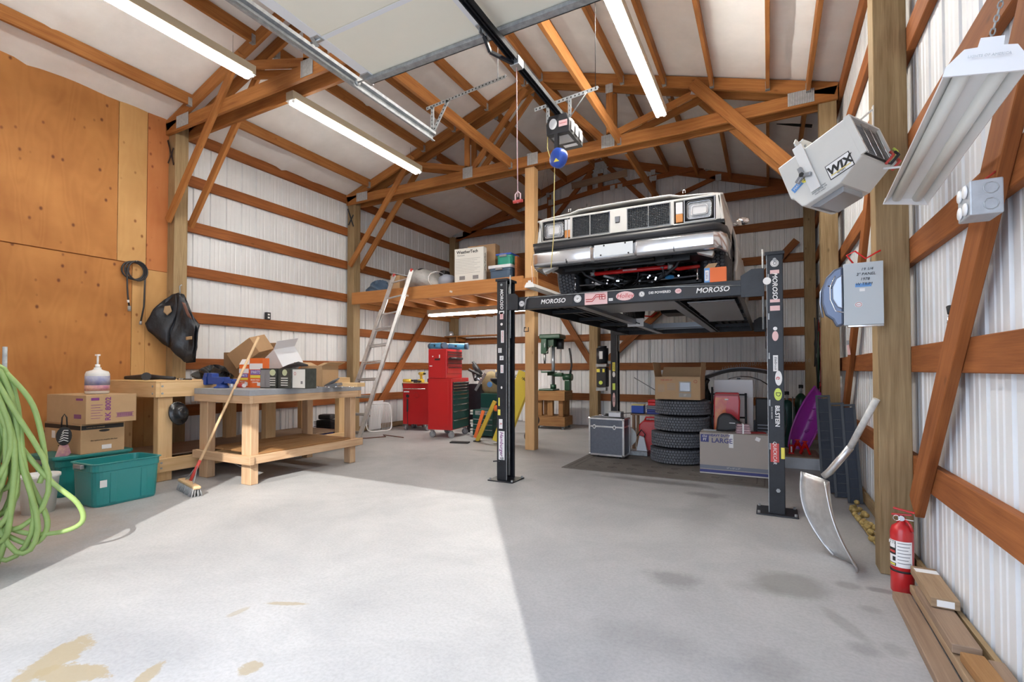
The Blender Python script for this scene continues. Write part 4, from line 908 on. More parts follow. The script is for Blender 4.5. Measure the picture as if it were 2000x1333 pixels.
for o in MB_.children:
    if o.name.startswith('wire_hanger'): pass

# small shop light hanging off the loft
def shop_light(label, loc, L, w, rot, tube='tube_dim', chain=True):
    t = thing('shop_light', label, 'light fixture', loc, rot=rot)
    m = MB(); P = [(-w, 0), (-w * .55, .05), (w * .55, .05), (w, 0), (w * .97, -.003), (w * .53, .045), (-w * .53, .045), (-w * .97, -.003)]
    m.prism(P, -L, (0, 0, 0), mat='white_enamel'); m.build('reflector', None, t, recalc=True)
    MB().bx(-.035, .035, 0, L, .02, .045, 'white_enamel').build('ballast_cover', None, t)
    for s_ in (-1, 1): MB().cyl((s_ * w * .45, .015, .02), (s_ * w * .45, L - .015, .02), .019 if w > .07 else .012, 12, tube).build('tube', None, t)
    for yy in (-.004, L): MB().prism([(-w * 1.02, -.006), (w * 1.02, -.006), (w * .98, .02), (w * .62, .06), (w * .3, .062), (w * .28, .085), (-w * .28, .085), (-w * .3, .062), (-w * .62, .06), (-w * .98, .02)], -.006, (0, yy, 0), mat='white').build('end_cap', None, t, recalc=True)
    return t
shop_light('small unlit shop light hung on cords under the loft edge', (-2.78, 5.75, 2.26), 1.15, .07, (0, 0, 0))
t = [o for o in COL.objects if o.name == 'shop_light'][0]
for yy in (.1, 1.05): MB().tube([(0, yy, .08), (-.02, yy, .3)], .003, 5, 'white').tube([(-.02, yy, .3), (-.02, .575, 1.89)], .0015, 4, 'dark').build('cord', None, t)
SL = shop_light('large white twin tube shop light hanging on chains in the upper right foreground', (.497, 1.655, 1.935), 1.15, .082, (R(-.0), R(11), R(-3.3)))
def chain(name, a, b, parent, s_=.013):
    a = Vector(a); b = Vector(b); n = int((b - a).length / (s_ * 1.25)); m = MB()
    for k in range(n):
        c = a.lerp(b, (k + .5) / n); pts = []
        for q in range(8):
            an = q * math.pi / 4; h = s_ * .8 * math.sin(an); w = s_ * .38 * math.cos(an)
            pts.append(c + Vector((w if k % 2 else 0, 0 if k % 2 else w, h)))
        m.tube(pts, .0017, 4, 'galv', closed=True)
    return m.build(name, None, parent)
o = chain('chain', (0, 0.02, .085), (.02, .02, .62), SL); o['kind'] = 'stuff'
o = chain('chain', (-.0, 1.12, .085), (-.0, 1.12, .36), SL); o['kind'] = 'stuff'
MB().tube([(0, 1.12, .36), (.06, 1.1, .375), (.16, 1.08, .38)], .003, 6, 'galv').build('hook', None, SL)
sticker(SL, (0, -.0115, .035), exx, ez, .001, .001, None, 'LIGHTS OF AMERICA', 'gusset_metal', size=.009)

# heater
HT = thing('shop_heater', 'white tilted electric shop heater with stickers hanging off the foreground post', 'heater', (.33, 3.17, 2.255), rot=(0, 0, 0))
HT.rotation_euler = (Matrix.Rotation(R(-33), 4, 'Z') @ Matrix.Rotation(R(-20), 4, 'Y')).to_euler()
M('heater_white', (0.66, 0.66, 0.63), .4, nz=(3, .08)); M('yoke_white', (.78, .78, .76), .4)
lx, ly, lz = .19, .15, .15
m = MB(); m.prism([(-lx, -lz * .45), (-lx * .93, -lz * .5), (-lx * .8, -lz * .95), (-lx * .7, -lz), (lx * .3, -lz), (lx, -lz * .55), (lx, lz), (-lx, lz)], 2 * ly, (0, ly, 0), mat='heater_white'); m.build('case', None, HT, bevel=.012, recalc=True)
m = MB(); m.bx(lx - .002, lx + .004, -ly + .02, ly - .02, -lz * .5, lz - .02, 'dark')
g = m.build('grille_opening', None, HT)
m = MB()
for k in range(22): z = -lz * .48 + (lz * 1.42 - .02) * k / 21; m.cyl((lx + .012, -ly + .02, z), (lx + .012, ly - .02, z), .0016, 4, 'galv')
for k in range(4): yy = -ly + .035 + k * .078; m.cyl((lx + .016, yy, -lz * .5), (lx + .016, yy, lz - .02), .0025, 4, 'chrome')
m.build('wire_guard', None, g)
m = MB(); rect = [(-ly, -lz * .6), (ly, -lz * .6), (ly, lz), (-ly, lz)]
for (a, b_) in (((-ly, lz - .004), (ly, lz - .004)),): m.beam((lx + .01, a[0], a[1]), (lx + .01, b_[0], b_[1]), .03, .012, mat='heater_white')
for s_ in (-1, 1): m.beam((lx + .01, s_ * ly, -lz * .55), (lx + .01, s_ * ly, lz), .012, .03, up=(1, 0, 0), mat='heater_white')
m.build('hood_rim', None, HT)
m = MB(); m.prism([(-lx * .7, -lz - .0), (lx * .25, -lz), (lx * .2, -lz - .03), (-lx * .5, -lz - .03)], ly * 1.3, (0, ly * .6, 0), mat='drip_grey'); m.build('louvre_box', None, HT, bevel=.003, recalc=True)
m = MB(); m.tube([(-.05, -ly - .018, -.07), (-.05, -ly - .02, .10), (-.04, -ly - .012, lz + .03), (-.02, -ly * .2, lz + .06), (-.02, ly, lz + .04)], .004, 6)
m = MB(); m.bx(-.078, -.025, -ly - .016, -ly - .008, -.11, lz + .03, 'yoke_white').beam((-.052, -ly - .012, lz + .028), (-.052, -ly + .03, lz + .07), .053, .006, up=(1, 0, 0), mat='yoke_white').beam((-.052, -ly + .03, lz + .07), (-.052, ly * .7, lz + .07), .053, .006, mat='yoke_white').cyl((-.052, -ly * .4, lz + .06), (-.052, -ly * .4, lz + .11), .007, 6, 'galv'); m.build('yoke', None, HT, bevel=.002)
m = MB()
for a in (90, 210, 330): m.box((-.075 + .022 * math.cos(R(a)), -ly - .03, .0 + .022 * math.sin(R(a))), (.05, .022, .022), (0, -R(a), 0), 'drip_grey')
m.cyl((-.075, -ly - .045, 0), (-.075, -ly - .01, 0), .014, 10, 'dark'); m.build('knob', None, HT, bevel=.004)
sticker(HT, (.085, -ly - .0005, -.065), exx, ez, .123, .086, 'ink_black'); sticker(HT, (.085, -ly - .0015, -.065), exx, ez, .115, .078, 'white', 'WIX', 'ink_black', size=.06, bold=.0025, shear=.15); sticker(HT, (.085, -ly - .003, -.088), exx, ez, .1, .006, 'cord_yellow'); sticker(HT, (.085, -ly - .003, -.097), exx, ez, .1, .006, None, 'FILTERS', 'ink_black', size=.012)
sticker(HT, (-.12, -ly - .001, -.02), (1, 0, .35), (-.35, 0, 1), .09, .032, 'sticker_blue', 'MASTER', 'sticker_white', size=.02); sticker(HT, (-.085, -ly - .002, -.012), exx, ez, .04, .04, 'sticker_yellow', 'S', 'ink_black', size=.03, round_=True)
for k in range(3): sticker(HT, (-.04, -ly - .001, -.105 - k * .012), exx, ez, .01, .01, None, ('SOLAR ELECTRIC', 'SHOP HEATER 240', 'VOLTS ONLY')[k], 'drip_grey', size=.010)
m = MB()
for a, c_ in (((.20, .05, -.1), 'sticker_red'), ((.21, .08, -.08), 'sticker_green'), ((.22, .04, -.12), 'dark'), ((.2, .09, -.13), 'sticker_red')):
    m.tube([a, (a[0] + .04, a[1] + .02, a[2] + .03), (a[0] + .03, a[1] + .03, a[2] + .06)], .007, 6, c_)
m.tube([(.18, .06, -.11), (.25, .09, -.15), (.3, .15, -.13)], .006, 6, 'sticker_white'); m.build('wiring', None, HT)
WB_ = thing('heater_bracket', 'white triangular shelf bracket holding the heater on the post', 'bracket', (.552, 3.46, 2.5))
MB().bx(-.006, .0, -.03, -.0, -.05, .20, 'heater_white').beam((-.006, -.015, -.02), (-.22, -.16, -.045), .025, .008, mat='heater_white').beam((-.006, -.015, .18), (-.22, -.16, -.035), .01, .01, mat='heater_white').build('arms', None, WB_)

M('galv_light', (.50, .53, .56), .45, .3, nz=(30, .15))
# junction box with outlets on the right wall
JB = thing('junction_box', 'grey metal junction box with four white outlets on the diagonal brace', 'outlet box', (.615, 2.07, 1.71))
m = MB(); m.bx(-.05, .03, -.055, .055, -.055, .055, 'galv_light'); m.build('box_body', None, JB, bevel=.004)
for s_ in (-1, 1):
    for z_ in (-.028, .028): MB().lathe([(.0001, .004), (.02, .004), (.021, 0), (.0001, -.001)], (-.052, s_ * .024, z_), 14, 'white', (0, R(-90), 0)).build('outlet', None, JB)
for z_ in (-.025, .025):
    MB().tube([(.0 + .018 * math.cos(k * .7), -.056, z_ + .018 * math.sin(k * .7)) for k in range(9)], .0015, 4, 'hinge_metal', closed=True).build('knockout', None, JB)
MB().tube([(.02, .05, .055), (.025, .07, .09), (.06, .09, .12)], .004, 5, 'sticker_red').build('wire', None, JB)
cg = thing('chalk_mark', 'chalk number 2165F written on the upper girt beside the junction box', 'writing', (.7095, 2.42, 1.845))
text('lettering', '2165F', .07, 'gusset_metal', cg, (0, 0, 0), (0, -1, .0), (0, 0, 1), .0004, shear=.2)
# air nozzle stuck behind brace
g = thing('air_chuck', 'chrome air tool tip poking out beside the diagonal brace', 'air tool', (.69, 2.62, 1.24))
MB().cyl((0, .0, .0), (-.0, .08, .17), .008, 10, 'chrome').cyl((0, .08, .17), (0, .095, .2), .013, 10, 'dark').build('barrel', None, g); MB().tube([(0, .06, .12), (-.01, .09, .13), (0, .1, .17)], .003, 5, 'chrome').build('clip', None, g)
# ================================================================== LEFT SIDE: BENCHES AND WHAT STANDS THERE
def bar(name, parent, x0, x1, y0, y1, z0, z1, mat, bev=.003): return MB().bx(x0, x1, y0, y1, z0, z1, mat).build(name, None, parent, bevel=bev, bseg=1)
BA = thing('workbench', 'long workbench of new pale lumber along the left wall, higher than the other', 'workbench', (-6.57, 2.70, 0))
L_, W_ = 2.62, 1.0
bar('front_board', BA, 0, W_, 0, .04, .88, 1.035, 'new_lumber'); bar('side_board', BA, W_ - .04, W_, .041, L_, .88, 1.035, 'new_lumber'); bar('back_board', BA, 0, .04, .041, L_, .88, 1.035, 'new_lumber')
for k in range(2): bar('top_sheet', BA, 0, W_, k * 1.31, k * 1.31 + 1.308, 1.036, 1.052, 'new_lumber')
for yy in (.045, 1.27, 2.45):
    bar('leg', BA, W_ - .135, W_ - .041, yy, yy + .14, 0, .88, 'new_lumber', .005); bar('leg', BA, .05, .14, yy, yy + .14, 0, .88, 'new_lumber', .005)
bar('shelf_front_board', BA, .0, W_, .0, .04, .10, .24, 'new_lumber'); bar('shelf_side_board', BA, W_ - .04, W_, .041, L_, .10, .24, 'new_lumber')
bar('shelf_sheet', BA, 0, W_ - .138, .05, L_, .241, .255, 'grey_lumber')
for z in (.92, .995, .145, .2):
    for yy in (-.006,): MB().cyl((W_ - .06, yy, z), (W_ - .06, 0, z), .011, 8, 'galv').cyl((W_, .06, z), (W_ + .006, .06, z), .011, 8, 'galv').build('bolt', None, BA)
BB = thing('workbench', 'weathered freestanding workbench with grey top standing in the sunlight', 'workbench', (-5.54, 3.06, 0))
M('grey_top', (0.36, 0.37, 0.39), .5, nz=(3, .3))
L_, W_ = 1.50, .96
MB().bx(0, W_, 0, L_, .905, .965, 'grey_top').build('top_slab', None, BB, bevel=.003)
for nm, a in (('apron', (0, W_, 0, .04)), ('apron', (0, W_, L_ - .04, L_)), ('apron', (0, .04, .041, L_ - .041)), ('apron', (W_ - .04, W_, .041, L_ - .041))): bar(nm, BB, *a, .825, .904, 'aged_lumber')
for x0, y0 in ((.03, .042), (W_ - .19, .042), (.03, L_ - .14), (W_ - .15, L_ - .14)): bar('leg', BB, x0, x0 + (.15 if y0 < .1 else .11), y0, y0 + .09, 0, .825, 'aged_lumber', .006)
bar('shelf_front_rail', BB, -.0, W_ + .03, -.012, .04, .215, .30, 'aged_lumber'); bar('shelf_side_rail', BB, W_ - .038, W_ + .005, .041, L_ + .03, .215, .30, 'aged_lumber'); bar('shelf_back_rail', BB, -.0, W_, L_ - .04, L_, .215, .30, 'aged_lumber')
for k in range(3): bar('shelf_board', BB, .04 + (k * .30), .33 + (k * .30) - .004, .13, L_ - .14, .300, .318, 'brown_lumber')
MB().tube([(.5, .1, .2), (.6, .15, .14), (.75, .1, .19), (.85, .08, .12), (.8, .06, .2)], .004, 5).build('loose_wire', 'galv', BB)

def carton(name, label, loc, d, rz=0, mat='cardboard', rot=None, open_=0, cat='box', group=None, dark='cardboard_dark', flaps=(1, 1, 1, 1), ang=70):
    """cardboard box: d = (x,y,z) size, base at loc; open_ -> walls with opened flaps"""
    t = thing(name, label, cat, loc, rz, group, rot); w, l, h = d
    if not open_:
        MB().bx(-w / 2, w / 2, -l / 2, l / 2, 0, h, mat).build('body', None, t, bevel=.003)
        MB().bx(-w / 2 + .005, w / 2 - .005, -.012, .012, h, h + .0015, 'cardboard_dark').build('seam_tape', None, t)
    else:
        m = MB(); th = .004
        m.bx(-w / 2, w / 2, -l / 2, l / 2, 0, th, mat)
        m.bx(-w / 2, w / 2, -l / 2, -l / 2 + th, th, h, mat).bx(-w / 2, w / 2, l / 2 - th, l / 2, th, h, mat).bx(-w / 2, -w / 2 + th, -l / 2, l / 2, th, h, mat).bx(w / 2 - th, w / 2, -l / 2, l / 2, th, h, mat); m.build('body', None, t)
        f = min(w, l) * .45; a = R(ang)
        for k, on in enumerate(flaps):
            if not on: continue
            m = MB(); an = ang if on == 1 else on; a = R(an); c_, s_ = math.cos(a) * f, math.sin(a) * f
            if k == 0: m.quad((-w / 2, -l / 2, h), (w / 2, -l / 2, h), (w / 2, -l / 2 - c_, h + s_), (-w / 2, -l / 2 - c_, h + s_))
            if k == 1: m.quad((-w / 2, l / 2, h), (w / 2, l / 2, h), (w / 2, l / 2 + c_, h + s_), (-w / 2, l / 2 + c_, h + s_))
            if k == 2: m.quad((-w / 2, -l / 2, h), (-w / 2, l / 2, h), (-w / 2 - c_, l / 2, h + s_), (-w / 2 - c_, -l / 2, h + s_))
            if k == 3: m.quad((w / 2, -l / 2, h), (w / 2, l / 2, h), (w / 2 + c_, l / 2, h + s_), (w / 2 + c_, -l / 2, h + s_))
            m.build('flap', mat, t, solid=.004)
    return t
# cartons on the grey bench
def tall_carton(x, y, w, d, h, label, open_top):
    t = thing('parts_carton', label, 'box', (x, y, .966), R(6))
    MB().bx(-w / 2, w / 2, -d / 2, d / 2, 0, h, 'orange_card').build('body', None, t, bevel=.002)
    MB().bx(-w / 2, w / 2, -d / 2 - .001, -d / 2, h * .62, h * .82, 'sticker_white').build('top_panel', None, t)
    MB().bx(-w * .42, w * .42, -d / 2 - .0015, -d / 2, h * .44, h * .60, 'ink_purple2').build('purple_panel', None, t)
    MB().bx(-w * .42, w * .42, -d / 2 - .0015, -d / 2, h * .33, h * .42, 'sticker_yellow').build('yellow_panel', None, t)
    text('lettering', 'PARTS', w * .25, 'sticker_white', t, (0, -d / 2 - .002, h * .52)); text('lettering', 'BRAKE PADS', w * .12, 'sticker_white', t, (-.01, -d / 2 - .0015, h * .26)); text('lettering', 'CERAMIC', w * .12, 'sticker_white', t, (-.01, -d / 2 - .0015, h * .18))
    MB().bx(w * .1, w * .4, -d / 2 - .0015, -d / 2, .02, .06, 'sticker_white').build('barcode', None, t)
    return t
M('ink_purple2', (.16, .10, .42), .5)
tall_carton(-5.27, 3.49, .15, .09, .26, 'orange and white carton left of the taller orange one on the bench', True)
t2 = tall_carton(-5.07, 3.50, .20, .09, .33, 'tallest orange carton on the grey bench top, beside dark boxes', False)
t1 = [o for o in COL.objects if o.name == 'parts_carton'][0]
MB().quad((-.075, -.045, .26), (.075, -.045, .26), (.07, -.01, .32), (-.07, -.01, .32)).build('flap', 'sticker_white', t1, solid=.003)
M('pale_green', (.50, .55, .34), .5); M('box_dark', (.06, .065, .055), .5, nz=(20, .5)); M('box_pale', (.72, .71, .66), .55)
for k, (x, y, rz, lab) in enumerate(((-4.83, 3.50, 12, 'dark and silver carton standing next to the tall orange carton'), (-4.60, 3.54, 0, 'dark carton with a pale oval beside the white labelled carton'))):
    t = thing('small_carton', lab, 'box', (x, y, .966), R(rz))
    MB().bx(-.11, .10, -.07, .07, 0, .215, 'box_dark').build('body', None, t, bevel=.002)
    if k == 0: MB().bx(-.105, .02, -.0715, -.07, .01, .20, 'drip_grey').build('silver_panel', None, t)
    MB().prism([(.04 * math.cos(q * .6), .035 * math.sin(q * .6)) for q in range(10)], .001, (.055 if k == 0 else .0, -.071, .17), mat='pale_green').build('oval_mark', None, t)
    for q in range(4): MB().bx(.02 if k == 0 else -.06, .09 if k == 0 else .05, -.0715, -.07, .03 + q * .025, .04 + q * .025, 'box_pale').build('print_line', None, t)
t = thing('small_carton', 'white labelled carton on the grey bench, rightmost of the small cartons', 'box', (-4.40, 3.56, .966), R(0)); MB().bx(-.11, .10, -.07, .07, 0, .215, 'box_dark').build('body', None, t, bevel=.002); MB().bx(-.10, .095, -.0715, -.07, .008, .205, 'box_pale').build('label_panel', None, t)
MB().tube([(-.06 + .016 * math.cos(q * .7), -.073, .16 + .016 * math.sin(q * .7)) for q in range(9)], .002, 4, 'ink_red', closed=True).build('round_mark', None, t); MB().bx(.03, .06, -.0725, -.07, .05, .08, 'drip_grey').build('code_mark', None, t)
M('cardboard_mid', (.42, .26, .135), .8, nz=(5, .12)); M('cardboard_mid2', (.26, .15, .075), .85, nz=(5, .12))
# brown boxes behind
b = carton('cardboard_box', 'open dark brown cardboard box standing on the bench by the blue vise', (-6.08, 4.05, 1.052), (.50, .34, .34), R(8), 'cardboard_mid2', open_=1, flaps=(0, 1, 0, 0), ang=65)
b = carton('cardboard_box', 'taped brown box tipped over on top of the dark brown one', (-5.86, 3.99, 1.31), (.42, .28, .22), 0, 'cardboard_mid', rot=(R(14), R(-30), R(10)))
M('carton_white', (.74, .75, .78), .6)
b = carton('white_carton', 'white carton lying tilted on the grey bench top, open side right', (-5.36, 4.05, 1.13), (.40, .30, .25), 0, 'carton_white', rot=(R(12), R(-28), R(-6)), open_=1, flaps=(0, 0, 0, 1), ang=20)
b = carton('cardboard_box', 'small open light brown box at the back of the grey bench', (-4.80, 4.10, .966), (.34, .26, .25), R(4), 'cardboard', open_=1, flaps=(0, 1, 1, 1), ang=20)
# flat things: black panel, sheets, wood board, wrenches
t = tag(MB().tube([(-5.35, 3.85, 1.13), (-5.1, 3.9, 1.20), (-4.95, 3.92, 1.235), (-4.83, 3.95, 1.22)], [.005, .03, .03, .01], 8).build('curved_trim', 'black_plastic'), 'curved black plastic trim piece lying over the white papers on the bench', 'trim')
for v in t.data.vertices: pass
t = tag(MB().box((-5.05, 3.88, 1.09), (.45, .3, .01), (R(18), R(-12), .3), 'carton_white').build('white_sheet', None), 'creased white cardboard sheet under the black trim piece', 'cardboard sheet')
t = tag(MB().box((-4.50, 4.18, .99), (.55, .14, .045), (0, 0, .1), 'new_lumber').build('wood_board', None, bevel=.003), 'short pale board lying at the back right of the grey bench', 'board')
rw = random.Random(4)
for k in range(5):
    x, y, a = -4.62 + k * .11, 3.80 + rw.random() * .2, rw.uniform(-.4, .4)
    m = MB(); m.beam((-.09, 0, .006), (.09, 0, .006), .014, .006); m.tube([(.09 + .014 * math.cos(q * .8), .014 * math.sin(q * .8), .006) for q in range(8)], .005, 5, None, closed=True); m.box((-.1, .008, .006), (.03, .008, .008), (0, 0, .5)).box((-.1, -.008, .006), (.03, .008, .008), (0, 0, -.5))
    o = m.build('wrench', 'chrome'); o.location = (x, y, .9665); o.rotation_euler = (0, 0, a); tag(o, ('leftmost', 'second from left', 'middle', 'second from right', 'rightmost')[k] + ' of five chrome wrenches at the right end of the grey bench', 'wrench', 'wrenches on the grey bench')
t = tag(MB().tube([(-4.62, 4.02, .975), (-4.5, 4.05, 1.03), (-4.36, 4.0, 1.07)], [.012, .02, .006], 8).box((-4.47, 4.02, .985), (.16, .1, .03), (0, -.2, .2)).build('trowel', 'steel_bar'), 'dark steel pry tool resting on boards at the bench right end', 'tool')
# vise
V = thing('bench_vise', 'blue cast bench vise clamped at the front left corner of the grey bench', 'vise', (-5.36, 3.26, .966), R(10))
M('vise_blue', (.02, .06, .27), .45)
MB().lathe([(.085, 0), (.085, .012), (.06, .02), (.055, .04), (.0001, .04)], (0, 0, 0), 20, 'vise_blue').build('swivel_base', None, V)
m = MB(); m.prism([(-.16, .04), (.02, .04), (.06, .07), (.06, .12), (-.10, .12), (-.105, .16), (-.15, .165), (-.17, .12)], .09, (0, .045, 0), mat='vise_blue'); m.build('body', None, V, bevel=.006, recalc=True)
m = MB(); m.bx(.06, .16, -.035, .035, .05, .10, 'vise_blue').cyl((.16, 0, .07), (.2, 0, .07), .028, 14, 'vise_blue'); m.build('slide', None, V, bevel=.004)
MB().prism([(-.26, .04), (-.19, .03), (-.172, .165), (-.215, .165)], .1, (0, .05, 0), mat='vise_blue').build('front_jaw', None, V, bevel=.006, recalc=True)
MB().bx(-.188, -.178, -.05, .05, .125, .166, 'steel_bar').build('jaw_plate', None, V); MB().cyl((-.30, 0, .075), (-.18, 0, .075), .016, 12, 'galv').cyl((-.285, -.08, .05), (-.285, .08, .10), .006, 8, 'chrome').build('screw_handle', None, V)
t = thing('spray_can', 'small red and white spray can lying by the orange cartons', 'can', (-5.16, 3.34, .992), 0); MB().cyl((-.05, 0, 0), (.05, 0, 0), .024, 14, 'sticker_red').cyl((.05, 0, 0), (.07, 0, 0), .02, 14, 'white').build('can_body', None, t)
t = thing('glass_jar', 'small clear jar between the blue vise and the orange cartons', 'jar', (-5.25, 3.30, .966)); MB().lathe([(.028, 0), (.03, .01), (.03, .06), (.024, .07), (.024, .08)], (0, 0, 0), 14, 'lens').build('jar_body', None, t); MB().cyl((0, 0, .08), (0, 0, .092), .026, 14, 'galv').build('lid', None, t)
# black bags on bench A
def crumple(name, label, cat, loc, d, mat, seed, n=26, amp=.35, rz=0):
    r2 = random.Random(seed); rows = []
    for j in range(n // 2 + 1):
        ph = math.pi / 2 * j / (n // 2); row = []
        for i in range(n + 1):
            th = 2 * math.pi * i / n; k = 1 + amp * (math.sin(th * 3 + seed) * .4 + math.sin(th * 7 + ph * 9 + seed) * .3 + math.cos(ph * 11 + th * 4) * .25)
            row.append((d[0] / 2 * math.cos(th) * math.cos(ph) * k, d[1] / 2 * math.sin(th) * math.cos(ph) * k, max(.0, d[2] * math.sin(ph) * (1 + amp * .6 * math.sin(th * 5 + ph * 6)))))
        rows.append(row)
    m = MB(); m.grid(rows[::-1], smooth=False); o = m.build(name, mat); o.location = loc; o.rotation_euler = (0, 0, rz); return tag(o, label, cat)
M('bag_black', (.02, .022, .025), .25)
crumple('plastic_bag', 'crumpled black plastic bag on the pale bench left of the blue vise', 'bag', (-6.08, 3.60, 1.052), (.55, .3, .14), 'bag_black', 3, 34, .5)
crumple('plastic_bag', 'crumpled black plastic bag in front of the dark brown box', 'bag', (-5.70, 3.90, 1.052), (.30, .26, .11), 'bag_black', 8, 30, .5)
t = tag(MB().tube([(-6.55, 2.86, 1.075), (-6.40, 2.92, 1.08), (-6.25, 2.92, 1.085), (-6.05, 2.98, 1.08), (-5.9, 3.05, 1.07)], [.02, .03, .038, .022, .018], 12).cyl((-6.14, 2.88, 1.092), (-6.10, 2.86, 1.092), .045, 16).build('grease_gun', 'black_plastic'), 'dark hand tool with a wide nozzle lying on the pale bench', 'hand tool')
t = tag(MB().tube([(-6.62, 2.98, 1.06), (-6.45, 3.0, 1.062), (-6.3, 3.05, 1.06)], .008, 8).box((-6.66, 2.98, 1.064), (.05, .03, .015), None).build('socket_wrench', 'chrome'), 'chrome socket wrench beside the plywood wall on the pale bench', 'wrench')
t = thing('air_fitting', 'brass and chrome air hose fitting at the right corner of the pale bench', 'hose fitting', (-5.80, 3.06, 1.062)); MB().cyl((-.06, 0, 0), (.0, 0, .0), .012, 8, 'chrome').cyl((0, 0, 0), (.05, 0, 0), .009, 8, 'galv').build('coupler', None, t); MB().tube([(.05, 0, 0), (.11, .03, -.002), (.17, .02, 0)], .007, 6, 'black_plastic').build('tail', None, t)
t = thing('small_white_box', 'small white box at the foot of the vest post on the pale bench', 'box', (-6.38, 3.66, 1.052), .2); MB().bx(-.05, .05, -.04, .04, 0, .05, 'carton_white').build('body', None, t, bevel=.003); MB().bx(-.05, .05, -.04, .04, .05, .053, 'sticker_white').build('lid', None, t)
# black hat hanging under bench A
t = thing('black_hat', 'round black hat hanging beneath the pale workbench top', 'hat', (-5.59, 2.93, .70), rot=(0, R(78), R(8)))
MB().lathe([(.125, 0), (.12, .01), (.085, .012), (.08, .05), (.06, .085), (.0001, .095)], (0, 0, 0), 26, 'bag_black', sy=.85).build('crown', None, t, solid=.003); MB().tube([(.122 * math.cos(q * .35), .104 * math.sin(q * .35), .004) for q in range(4, 12)], .004, 5, 'sticker_white').build('trim', None, t)

# ---- teal totes and boxes at far left
M('tote_teal', (.02, .25, .25), .3, coat=.2); M('tote_rear', (.015, .20, .19), .35)
def tote(name, label, loc, w, l, h, mat, rz=0, lid=False):
    t = thing(name, label, 'storage tote', loc, rz); 
    def rr(a, b, r, z, n=4):
        P = []
        for qx, qy, a0 in ((a - r, b - r, 0), (-a + r, b - r, 90), (-a + r, -b + r, 180), (a - r, -b + r, 270)):
            P += [(qx + r * math.cos(R(a0 + 90 * k / n)), qy + r * math.sin(R(a0 + 90 * k / n)), z) for k in range(n + 1)]
        return P
    loops = [rr(w / 2 * .86, l / 2 * .88, .05, 0), rr(w / 2 * .90, l / 2 * .91, .06, .02), rr(w / 2 * .94, l / 2 * .95, .06, h * .78), rr(w / 2 * .94, l / 2 * .95, .06, h * .80), rr(w / 2 * .97, l / 2 * .98, .06, h * .81), rr(w / 2 * .97, l / 2 * .98, .06, h * .97), rr(w / 2 * 1.03, l / 2 * 1.03, .06, h * .98), rr(w / 2 * 1.03, l / 2 * 1.03, .06, h)]
    inner = [rr(w / 2 * .93, l / 2 * .94, .05, h), rr(w / 2 * .90, l / 2 * .91, .05, h * .8), rr(w / 2 * .84, l / 2 * .86, .05, .015)]
    m = MB(); n = len(loops[0]); AL = loops + inner
    for L in AL: m.v += [Vector(p) for p in L]
    for j in range(len(AL) - 1):
        for k in range(n): m.face([j * n + k, j * n + (k + 1) % n, (j + 1) * n + (k + 1) % n, (j + 1) * n + k], None, 0, False)
    m.face([k for k in range(n)][::-1]); m.face([(len(AL) - 1) * n + k for k in range(n)])
    m.build('tub', mat, t, bevel=.003)
    for s_ in (-1, 1):
        MB().box((s_ * w * .46, l * .22, h * .42), (.012, .05, h * .7), None, mat).box((s_ * w * .46, -l * .22, h * .42), (.012, .05, h * .7), None, mat).build('rib', None, t, bevel=.004)
        MB().box((0, s_ * l * .53, h * .93), (.12, .03, .035), None, 'drip_grey').build('handle', None, t, bevel=.005)
    if lid:
        m = MB(); m.prism([(p[0] * 1.07, p[1] * 1.07) for p in [(q[0], q[1]) for q in rr(w / 2, l / 2, .06, 0)]], .03, (0, 0, h + .001), (1, 0, 0), (0, 1, 0), mat); m.build('lid', None, t, bevel=.006)
    return t
TF = tote('storage_tote', 'open teal plastic tote on the floor in front of the pale bench', (-5.20, 2.22, 0), .40, .54, .37, 'tote_teal', R(3))
MB().box((.202, -.20, .2), (.004, .05, .06), None, 'sticker_white').build('torn_label', None, TF)
tote('storage_tote', 'lidded teal tote under the stacked cardboard boxes', (-5.92, 2.24, 0), .50, .60, .345, 'tote_rear', R(2), True)
FB = thing('file_box', 'kraft moving box with black stripe under the purple printed box', 'box', (-5.93, 2.32, .377), R(3))
MB().bx(-.40, .27, -.215, .14, 0, .28, 'cardboard').build('body', None, FB, bevel=.003)
MB().bx(.27, .2715, -.212, .13, .225, .265, 'ink_black').build('stripe', None, FB); MB().bx(-.395, .265, -.2165, -.215, .225, .265, 'ink_black').build('stripe', None, FB)
MB().prism([(.045 * math.cos(q * .42), .012 * math.sin(q * .42)) for q in range(15)], .001, (.2715, -.03, .208), (0, 1, 0), (0, 0, 1), 'dark').build('hand_hole', None, FB)
text('lettering', 'LARGE FILE STORAGE', .015, 'cardboard', FB, (.2722, -.10, .245), (0, 1, 0), ez); text('lettering', 'the option to recycle this box', .018, 'ink_black', FB, (.272, -.03, .12), (0, 1, 0), ez)
MB().bx(.271, .2725, -.05, .03, .03, .07, 'sticker_white').build('white_label', None, FB); MB().bx(-.255, -.19, -.2175, -.216, .13, .2, 'sticker_white').build('white_label', None, FB)
text('lettering', 'KEEP DRY', .016, 'ink_black', FB, (-.1, -.2162, .06), (1, 0, 0), ez)
RK = thing('cardboard_box', 'cardboard box with purple print and a pump bottle on top', 'box', (-5.90, 2.36, .658), R(5))
MB().bx(-.37, .29, -.255, .17, 0, .27, 'cardboard').build('body', None, RK, bevel=.003)
text('lettering', 'RK 8002', .064, 'ink_purple', RK, (.2906, -.075, .135), (0, 0, 1), (0, -1, 0), bold=.0014)
MB().bx(.29, .2912, -.225, -.12, .02, .25, 'cardboard_line').build('print_frame', None, RK) if 'cardboard_line' in MATS else None
for k in range(6): MB().bx(.29, .2912, -.215, -.14 + (k % 2) * .02, .05 + k * .025, .054 + k * .025, 'ink_purple').build('print_line', None, RK)
